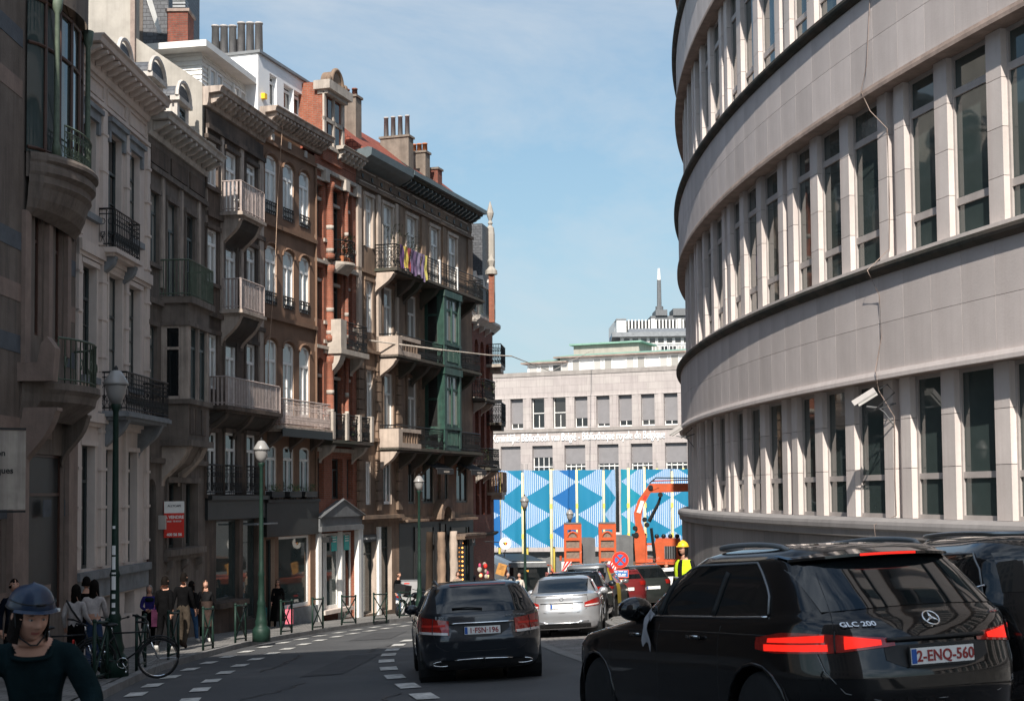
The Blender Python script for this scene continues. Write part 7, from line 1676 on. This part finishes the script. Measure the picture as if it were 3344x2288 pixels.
def head_geo(nu=28, nv=24, female=True):
    """head centred on its middle, facing -y; height about .23 m"""
    V = []; F = []
    def g(x, y, sx, sy, cx, cy): return math.exp(-((x-cx)/sx)**2-((y-cy)/sy)**2)
    for j in range(nv+1):
        ph = -pi/2+pi*j/nv; z = sin(ph); c = max(cos(ph), 1e-3)
        for i in range(nu):
            a = 2*pi*i/nu; x = c*sin(a); y = -c*cos(a)
            w = .080; dpt = .096; h = .118
            # jaw narrows, skull rounder at the back
            jaw = 1-.24*max(0, -z-.1)**1.2*(1 if y < .3 else .6)
            X = x*w*jaw*(1+.03*(z > 0)); Y = y*dpt*(1-.10*max(0, -z)); Z = z*h
            if y < 0: Y *= (1-.04*max(0,-z))
            if z < -.45 and y > 0: Y *= .75
            if y < -.05:
                zz = Z; xx = X; f = 0
                f += .022*g(xx, zz, .0105, .014, 0, -.020)        # nose tip
                f += .011*g(xx, zz, .0085, .026, 0, .005)         # bridge
                f += .006*(g(xx, zz, .008, .008, .012, -.026)+g(xx, zz, .008, .008, -.012, -.026))
                f -= .011*(g(xx, zz, .017, .012, .031, .012)+g(xx, zz, .017, .012, -.031, .012))  # eye sockets
                f += .006*(g(xx, zz, .026, .007, .030, .033)+g(xx, zz, .026, .007, -.030, .033))  # brow
                f += .006*(g(xx, zz, .018, .018, .040, -.020)+g(xx, zz, .018, .018, -.040, -.020))# cheeks
                f += .007*g(xx, zz, .022, .0065, 0, -.049)+.007*g(xx, zz, .019, .007, 0, -.061)   # lips
                f -= .005*g(xx, zz, .024, .0025, 0, -.0548)
                f += .010*g(xx, zz, .022, .014, 0, -.088)         # chin
                f -= .0035*(g(xx, zz, .004, .022, .027, -.048)+g(xx, zz, .004, .022, -.027, -.048)) # folds
                Y -= f
            if nu > 40 and y < 0: Y += (Y+dpt*abs(y))*.22 if Y < -dpt*abs(y)*.9 else 0
            V.append((X, Y, Z))
    for j in range(nv):
        for i in range(nu): F.append([j*nu+i, j*nu+(i+1)%nu, (j+1)*nu+(i+1)%nu, (j+1)*nu+i])
    return V, F
def person(label, loc, rz, h=1.72, top='black', bot='black', shoe='black', hair='hair', hairlen=.25, pose=None, group=None, female=True, coat=None, helmet=None, detail=1, bare=None, vest=None, headrot=(0,0,0), scale_w=1.17, seg=True, sub=2):
    """the figure faces -y before rz is applied"""
    t = thing('person', label, 'person', loc, rz, group); k = h/1.72
    J = dict(pel=(0,0,.93), wai=(0,.01,1.08), che=(0,.01,1.27), nek=(0,.02,1.43), hed=(0,.0,1.53),
             shR=(-.155,.02,1.385), elR=(-.21,.04,1.12), wrR=(-.22,-.03,.88), haR=(-.215,-.05,.80),
             shL=(.155,.02,1.385), elL=(.21,.04,1.12), wrL=(.22,-.03,.88), haL=(.215,-.05,.80),
             hiR=(-.085,0,.88), knR=(-.095,-.02,.49), anR=(-.10,.03,.09), toR=(-.11,-.12,.035),
             hiL=(.085,0,.88), knL=(.095,-.02,.49), anL=(.10,.03,.09), toL=(.11,-.12,.035))
    if pose: J.update(pose)
    names = list(J); P = [tuple(c*k for c in J[n]) for n in names]; ix = {n: i for i, n in enumerate(names)}
    f = .93 if female else 1.06
    R = dict(pel=(.135*f,.105), wai=(.115*f,.09), che=(.135*f,.10), nek=(.055,.055), hed=(.05,.052), shR=.062, elR=.042, wrR=.030, haR=(.030,.018), shL=.062, elL=.042, wrL=.030, haL=(.030,.018),
             hiR=.088, knR=.058, anR=.042, toR=(.038,.028), hiL=.088, knL=.058, anL=.042, toL=(.038,.028))
    E_ = [('pel','wai'),('wai','che'),('che','nek'),('nek','hed'),('che','shR'),('shR','elR'),('elR','wrR'),('wrR','haR'),('che','shL'),('shL','elL'),('elL','wrL'),('wrL','haL'),
          ('pel','hiR'),('hiR','knR'),('knR','anR'),('anR','toR'),('pel','hiL'),('hiL','knL'),('knL','anL'),('anL','toL')]
    rad = [tuple(x*k*scale_w for x in (R[n] if isinstance(R[n], tuple) else (R[n], R[n]))) for n in names]
    me = skin_mesh(P, [(ix[a], ix[b]) for a, b in E_], rad, sub)
    # fingers
    bmv = [tuple(v.co) for v in me.vertices]; bf = [tuple(p.vertices) for p in me.polygons]; mi = []
    segs = [(Vector(P[ix[a]]), Vector(P[ix[b]]), a, b) for a, b in E_]
    def near(c):
        best = None
        for a, b, na, nb in segs:
            d = b-a; tt = max(0, min(1, (c-a).dot(d)/max(d.length_squared, 1e-9))); q = (c-a-d*tt).length
            if best is None or q < best[0]: best = (q, na, nb, tt)
        return best[1:]
    mats = [M['skin'], CM[top], CM[bot], M['shoe'] if shoe == 'white' else CM['black'] if shoe == 'black' else CM['brown']]
    for p in me.polygons:
        na, nb, tt = near(p.center)
        if nb in ('hed',): m_ = 0
        elif nb in ('haR','haL'): m_ = 0
        elif nb in ('toR','toL') or (nb in ('anR','anL') and tt > .93): m_ = 3
        elif nb in ('hiR','hiL','knR','knL','anR','anL') or (na == 'pel' and tt < .35): m_ = 2
        elif nb == 'nek' and tt > .92: m_ = 0
        elif bare and bare(na, nb, tt): m_ = 0
        else: m_ = 1
        mi.append(m_)
    q = MB(); q.V = list(bmv); q.F = [list(f_) for f_ in bf]; q.MI = list(mi)
    for sd in ('R', 'L'):
        a = Vector(P[ix['wr'+sd]]); b = Vector(P[ix['ha'+sd]]); d = (b-a).normalized(); sg = -1 if sd == 'R' else 1
        sdv = d.cross(Vector((sg,0,0)));  sdv = sdv.normalized() if sdv.length > .1 else Vector((0,1,0)); inn = Vector((-sg,0,0))
        for i in range(4):
            o_ = b+sdv*(.017*(i-1.5)*k); l = (.055,.062,.058,.045)[i]*k
            q.tube([tuple(o_-d*.02), tuple(o_+d*l*.6), tuple(o_+d*l+inn*.02)], [.010*k,.009*k,.006*k], 6)
        q.tube([tuple(a+d*.03+sdv*-.02), tuple(b+sdv*-.045*k-d*.01), tuple(b+sdv*-.045*k+d*.02)], [.012*k,.011*k,.007*k], 6)
    # head
    V, F = head_geo(56 if detail > 1 else 22, 44 if detail > 1 else 18)
    hc = Vector(P[ix['hed']])+Vector((0,-.02*k,.085*k)); RM = Matrix.Rotation(headrot[2], 4, 'Z') @ Matrix.Rotation(headrot[0], 4, 'X') @ Matrix.Rotation(headrot[1], 4, 'Y')
    ks = k*(1.03 if detail > 1 else .96)
    def HT(x, y, z): v = RM @ Vector((x*ks, y*ks, z*ks)); return tuple(hc+v)
    n0 = len(q.V); q.V += [HT(*v) for v in V]
    for f_ in F:
        q.F.append([n0+i for i in f_]); cx = sum(V[i][0] for i in f_)/4; cz = sum(V[i][2] for i in f_)/4; cy = sum(V[i][1] for i in f_)/4
        lip = cy < 0 and abs(cx) < .024-.3*abs(cz+.055) and abs(cz+.055) < .0095
        q.MI.append(4 if lip else 0)
    for sg in (-1, 1):   # ears
        n1 = len(q.V); e = MB(); e.ell((sg*.078,.012,.0), (.010,.018,.030), 8, 6); q.V += [HT(*v) for v in e.V]; q.F += [[n1+i for i in f_] for f_ in e.F]; q.MI += [0]*len(e.F)
    body = q.build('body', mats+[M['lips']], t, True)
    # eyes, brows
    for sg in (-1, 1):
        e = MB(HT); e.ell((sg*.030,-.0775 if detail > 1 else -.080,.012), (.0115,.011,.0085), 12, 8); ey = e.build('eye', M['eyewhite'], t, True)
        e = MB(HT); e.ell((sg*.030,-.0865 if detail > 1 else -.088,.0115), (.0052,.003,.0052), 10, 6); e.build('iris', M['black'], ey, True)
        e = MB(HT); e.tube([(sg*.016,-.091,.031),(sg*.030,-.092,.036),(sg*.045,-.082,.031)], [.0022,.003,.0015], 5); e.build('eyebrow', M[hair], t, True)
        if detail > 1:
            e = MB(HT); e.tube([(sg*.018,-.086,.014),(sg*.024,-.0905,.0195),(sg*.031,-.091,.0210),(sg*.038,-.088,.0185),(sg*.043,-.082,.013)], [.0016,.0028,.003,.0028,.0016], 5); e.build('eyelid', M['skin'], ey, True)
    # hair
    if hairlen >= 0:
        e = MB(HT); nu, nv = 26, 14
        G = []
        for j in range(nv+1):
            row = []
            for i in range(nu+1):
                a = radians(48)+radians(264)*i/nu; tt = j/nv
                zt = .128; zb = -.04-hairlen; z = zt+(zb-zt)*tt
                sh = .95 if hairlen < .03 else 1.0
                if z > 0: s_ = sqrt(max(0, 1-(z/.129)**2)); rx, ry = .086*s_*sh, .106*s_*sh
                else: rx, ry = .088+.02*min(1, -z*3), .106-.03*min(1, -z*4)
                if z > .055:
                    a = radians(8)+radians(344)*i/nu
                if z < -.03 and abs(a-pi) > radians(110): ry *= .9
                wob = 1+.03*sin(a*9+j)+random.uniform(-.015,.015)
                row.append(e.p((rx*sin(a)*wob, -ry*cos(a)*wob+.006, z)))
            G.append(row)
        for a_, b_ in zip(G, G[1:]):
            for i in range(nu): e.F.append([a_[i], a_[i+1], b_[i+1], b_[i]]); e.MI.append(0)
        e.build('hair', M[hair], t, True)
    if coat:
        cl, z0_, z1_, r0_, r1_ = coat; e = MB(); pr = []; n = 8
        for i in range(n+1): zt = lerp(z1_, z0_, i/n)*k; pr.append((lerp(r1_, r0_, i/n), zt))
        rings = []
        for r_, z in pr: rings.append([e.p((r_*k*cos(2*pi*j/20)*(1+.04*sin(j*2.3)), r_*.78*k*sin(2*pi*j/20)*(1+.04*sin(j*1.7)), z)) for j in range(20)])
        for a_, b_ in zip(rings, rings[1:]):
            for j in range(20): e.F.append([a_[j], a_[(j+1)%20], b_[(j+1)%20], b_[j]]); e.MI.append(0)
        e.build('coat', CM[cl], t, True)
    if vest:
        e = MB(); rings = []
        for zz, rx, ry in ((1.0,.185,.135),(1.12,.18,.135),(1.25,.19,.14),(1.36,.175,.12),(1.42,.12,.09)):
            rings.append([e.p((rx*k*cos(2*pi*j/24), ry*k*sin(2*pi*j/24)+.01, zz*k)) for j in range(24)])
        for a_, b_ in zip(rings, rings[1:]):
            for j in range(24):
                if (b_ in rings[2:]) and j in (17, 18) : continue
                e.F.append([a_[j], a_[(j+1)%24], b_[(j+1)%24], b_[j]]); e.MI.append(0)
        vs = e.build('hi_vis_vest', CM['hiviz'], t, True)
        e = MB(); e.tube([(.186*k*cos(2*pi*j/24), .142*k*sin(2*pi*j/24)+.01, 1.1*k) for j in range(24)], .022, 4, closed=True); e.build('reflective_band', M['zinc'], vs, True)
    if helmet == 'hard':
        e = MB(HT); nn_ = 10; rows = [(.105*cos(i*pi/2/nn_), .04+.105*sin(i*pi/2/nn_)) for i in range(nn_+1)]
        e.lathe([(r_*1.0, z) for r_, z in rows], n=20); e.tube([(.112*cos(a), .122*sin(a)-.01, .04) for a in [j*pi/12 for j in range(24)]], .008, 4, closed=True); e.ell((0,-.12,.038), (.07,.05,.006)); e.tube([(0,-.10,.09),(0,-.03,.148),(0,.06,.14)], .012, 5); e.build('hard_hat', M['yellowp'], t, True)
        e = MB(HT); e.lathe([(.088,.02),(.096,-.03),(.088,-.10),(.075,-.14)], n=20); e.F = [f_ for f_ in e.F[:-2] if sum(e.V[i][1] for i in f_)/len(f_) > hc.y-.055]; e.MI = [0]*len(e.F); e.build('hood', CM['char'], t, True)
    return t, J, k, HT
M['eyewhite'] = mat('eye_white', (.55,.52,.48), .3, 0)
def bag(parent_label, x, y, z, w, hh, mm, label):
    b = thing('shopping_bag', label, 'bag', (x, y, z)); q = MB(); q.prism([(-w/2,0),(w/2,0),(w/2,hh),(-w/2,hh)], -.06, .06, 'y'); q.build('bag_body', mm, b)
    q = MB(); q.tube([(-w*.25,0,hh),(-w*.2,0,hh+.12),(w*.2,0,hh+.12),(w*.25,0,hh)], .008, 5); q.build('bag_handle', mm, b)
def G(x, y): return (x, y, gz(y, x)+.12)
away = pi            # facing away from the camera = +y
walkA = dict(knR=(-.095,-.10,.50), anR=(-.10,-.14,.10), toR=(-.11,-.28,.05), knL=(.095,.02,.49), anL=(.10,.22,.14), toL=(.11,.10,.05), elR=(-.2,.10,1.13), wrR=(-.22,.14,.90), haR=(-.22,.13,.82), elL=(.2,-.02,1.12), wrL=(.22,-.14,.92), haL=(.22,-.19,.86))
walkB = dict(knL=(.095,-.10,.50), anL=(.10,-.14,.10), toL=(.11,-.28,.05), knR=(-.095,.02,.49), anR=(-.10,.22,.14), toR=(-.11,.10,.05), elL=(.2,.10,1.13), wrL=(.22,.14,.90), haL=(.22,.13,.82), elR=(-.2,-.02,1.12), wrR=(-.22,-.14,.92), haR=(-.22,-.19,.86))
person('man in a loose black jumper and black trousers with white trainers walking away', G(-8.25, 33.8), away-.2, 1.78, 'black', 'black', 'white', 'hair', .045, walkA, female=False, scale_w=1.28)
person('tall man in a black jacket and khaki trousers, right of the man in white trainers', G(-8.15, 35.3), away-.15, 1.86, 'black', 'khaki', 'brown', 'hair', .045, walkB, female=False, scale_w=1.28)
person('person in a dark top and blue jeans walking away with white shoes', G(-8.75, 38.8), away-.3, 1.68, 'black', 'jeans', 'white', 'hair', .12, walkA)
person('woman with long brown hair and glasses in a long dark coat facing the viewer', G(-8.45, 39.2), .25, 1.68, 'char', 'black', 'white', 'hairb', .22, walkB, coat=('brown', .45, 1.15, .25, .20))
t_, J, k, HT = person('grey haired woman in a blue purple jacket holding her hands together', G(-9.4, 36.9), .2, 1.62, 'purple', 'black', 'black', 'hairg', .06, dict(elR=(-.22,.0,1.12), wrR=(-.08,-.17,1.05), haR=(-.02,-.19,1.04), elL=(.22,.0,1.12), wrL=(.08,-.17,1.05), haL=(.03,-.19,1.02)), coat=('black', .55, 1.02, .23, .21))
q = MB(); q.lathe([(.09,1.30),(.12,1.27),(.11,1.2)], n=14); q.build('scarf', CM['teal'], t_, True)
bag('', -9.15, 36.6, gz(36.6,-9)+.12+.55, .22, .42, clothm('pink_bag_cloth', (.55,.16,.28)), 'pink bag carried by the woman in the blue purple jacket')
t_, J, k, HT = person('woman in black with sunglasses walking toward the viewer', G(-8.15, 49.4), .15, 1.66, 'black', 'black', 'black', 'hairb', .16, walkB, coat=('black', .25, 1.15, .28, .20))
q = MB(HT); q.box(-.055,.055,-.10,-.09,.0,.026); q.build('sunglasses', M['black'], t_)
bag('', -7.72, 49.2, gz(49.2,-7.7)+.12+.12, .27, .50, clothm('pink_bag_paper', (.60,.15,.20)), 'large pink paper shopping bag of the woman in black')
bag('', -8.6, 49.3, gz(49.3,-8.6)+.12+.22, .18, .5, clothm('teal_bag', (.03,.16,.16)), 'narrow dark teal bag of the woman in black')
person('man in a dark jacket and blue jeans standing by the estate agent window', G(-4.9, 61.0), .9, 1.76, 'black', 'jeans', 'black', 'hairb', -1 if False else 0, female=False)
lw = dict(elR=(-.2,-.02,1.13), wrR=(-.2,-.2,1.0), haR=(-.2,-.28,.98), elL=(.22,.05,1.14), wrL=(.26,-.08,.93), haL=(.27,-.13,.87))
t_, *_r = person('woman with long dark hair in a cropped white top and jeans, seen from behind', G(-7.72, 26.3), away+.1, 1.70, 'white', 'dkjeans', 'black', 'hair', .30, lw, bare=lambda na, nb, tt: na == 'pel' and tt > .5)
t_, *_r = person('woman with long dark hair, white top and a dark shoulder strap, next to the cyclist', G(-7.72, 25.2), away-.2, 1.62, 'white', 'black', 'black', 'hair', .28, lw)
q = MB(); q.tube([(.1,.14,1.36),(.0,.145,1.2),(-.16,.12,.98)], .018, 6); q.build('bag_strap', M['black'], t_, True)
person('man with curly dark hair at the left edge of the picture behind the cyclist', G(-8.6, 24.6), .6, 1.76, 'navy', 'black', 'black', 'hair', .0, female=False)
person('dark haired person in black walking between the cyclist and the woman with the shoulder strap', G(-8.25, 27.6), away+.2, 1.78, 'black', 'black', 'black', 'hair', .02, female=False)
person('pedestrian with grey hair near the bus, above the roof rail of the estate car', (-.25, 66, gz(66, -.25)), .2, 1.74, 'white', 'khaki', 'black', 'hairg', .0)
person('second pedestrian near the bus, in a white shirt', (.28, 66.5, gz(66.5, .28)), -.3, 1.70, 'cream', 'khaki', 'black', 'hairg', .0, female=False)
person('pedestrian in a pale top in front of the dark shop with the bulbs', (-2.35, 60.2, gz(60.2, -2.35)+.12), .3, 1.66, 'beige', 'black', 'black', 'hairb', .05)
# construction workers
person('construction worker in a yellow hard hat and yellow hi-vis vest standing in profile', (3.25, 27.2, gz(27.2, 3.25)+.13), -.75, 1.84, 'char', 'char', 'black', 'hair', -1, None, None, False, helmet='hard', vest=True, detail=1, scale_w=1.08)
t_, J, k, HT = person('second worker in an orange helmet and yellow vest bending by the white car', (6.1, 57.0, gz(57.0, 6.1)), .4, 1.7, 'hiviz', 'char', 'black', 'hair', -1, None, None, False)
q = MB(HT); q.lathe([(.1*cos(i*pi/12), .04+.1*sin(i*pi/12)) for i in range(7)], n=16); q.build('orange_helmet', M['orange'], t_, True)

# ---- cyclist close to the viewer
cy = (-2.33, 6.95, gz(6.95, -2.33))
fb = thing('folding_bicycle', 'small wheeled bicycle ridden by the woman in the blue helmet', 'bicycle', cy, radians(185))
wheel2(fb, -.35, .2); wheel2(fb, .65, .2)
q = MB(); q.tube([(0,-.35,.2),(0,0,.28),(0,.55,.35),(0,.65,.2)], .022, 8); q.tube([(0,-.08,.25),(0,-.12,.84)], .016, 6); q.tube([(0,.52,.35),(0,.40,.92)], .018, 6); q.tube([(-.27,.38,.93),(.27,.38,.93)], .014, 6); q.build('frame', M['rim'], fb, True)
q = MB(); q.ell((0,-.12,.85), (.08,.13,.04)); q.build('saddle', M['black'], fb, True)
pose = dict(pel=(0,.10,.93), wai=(0,.06,1.06), che=(0,.0,1.22), nek=(.0,-.05,1.355), hed=(.0,-.085,1.40), shR=(-.175,.0,1.30), elR=(-.31,-.08,1.06), wrR=(-.27,-.34,.97), haR=(-.26,-.40,.95), shL=(.175,.0,1.30), elL=(.31,-.08,1.06), wrL=(.27,-.34,.97), haL=(.26,-.40,.95),
            hiR=(-.09,.08,.88), knR=(-.14,-.26,.70), anR=(-.12,-.08,.32), toR=(-.12,-.22,.26), hiL=(.09,.08,.88), knL=(.14,-.20,.58), anL=(.12,.02,.20), toL=(.12,-.12,.13))
t_, J, k, HT = person('woman in a dark teal jumper and blue helmet riding a small bicycle, nearest the viewer', cy, radians(8), 1.67, 'teal', 'navy', 'black', 'hair', .075, pose, detail=2, headrot=(radians(12), 0, radians(34)), scale_w=1.38, sub=3,
                      bare=lambda na, nb, tt: nb == 'nek' and tt > .62)
q = MB(HT); rows = []; nu = 40
def hz_(a): return .045+.012*cos(a)
G_ = []
for j in range(13):
    p = j/12*pi/2; row = []
    for i in range(nu):
        a = 2*pi*i/nu; zb = .047-.010*(-cos(a)); r_ = cos(p)**.85; row.append(q.p((.108*sin(a)*r_, -.128*cos(a)*r_+.004, zb+(.118)*sin(p))))
    G_.append(row)
for a_, b_ in zip(G_, G_[1:]):
    for i in range(nu): q.F.append([a_[i], a_[(i+1)%nu], b_[(i+1)%nu], b_[i]]); q.MI.append(0)
e = MB(); kk = k; e.tube([tuple(c*kk for c in (.098*cos(a), -.045+.078*sin(a), 1.335+(-.035 if sin(a) < -.2 else 0)+.02*sin(a))) for a in [i*pi/16 for i in range(32)]], .013, 8, closed=True); e.build('collar', CM['teal'], t_, True)
m_hel = mat('blue_helmet_shell', (.007,.022,.055), .42, .15, 9, coat=.25)
hl = q.build('bicycle_helmet', m_hel, t_, True)
q = MB(HT); q.tube([(.109*sin(a), -.129*cos(a)+.004, .052+.010*cos(a)) for a in [i*pi/20 for i in range(40)]], .0045, 5, closed=True); q.build('helmet_rim', M['black'], hl, True)
q = MB(HT); q.grid(lambda a, v: (.112*sin(a)*(1+v*.12), -.132*cos(a)*(1+v*.14)+.004, .056+.010*cos(a)-.012*v), [-1.15+i*.115 for i in range(21)], [0,.5,1]); q.build('helmet_visor', m_hel, hl, True)
q = MB(HT); q.tube([(.109*sin(a)*.985, -.129*cos(a)*.985+.004, .092) for a in [-1.7+i*.17 for i in range(21)]], .0028, 4); q.box(-.03,.012,-.131,-.127,.088,.100); q.build('helmet_vent', M['black'], hl, True)
q = MB(HT); q.tube([(.086,-.02,.04),(.080,-.03,-.03),(.060,-.045,-.085),(.015,-.07,-.118),(-.015,-.07,-.118),(-.060,-.045,-.085),(-.080,-.03,-.03),(-.086,-.02,.04)], .0045, 5); q.build('chin_strap', M['black'], t_, True)
q = MB(HT); q.box(.093,.108,-.085,-.075,.045,.060); q.build('helmet_logo', M['whitew'], hl)
# ---------------------------------------------------------------- final touches
for o in bpy.data.objects:
    if o.parent is not None and 'category' in o: del o['category']
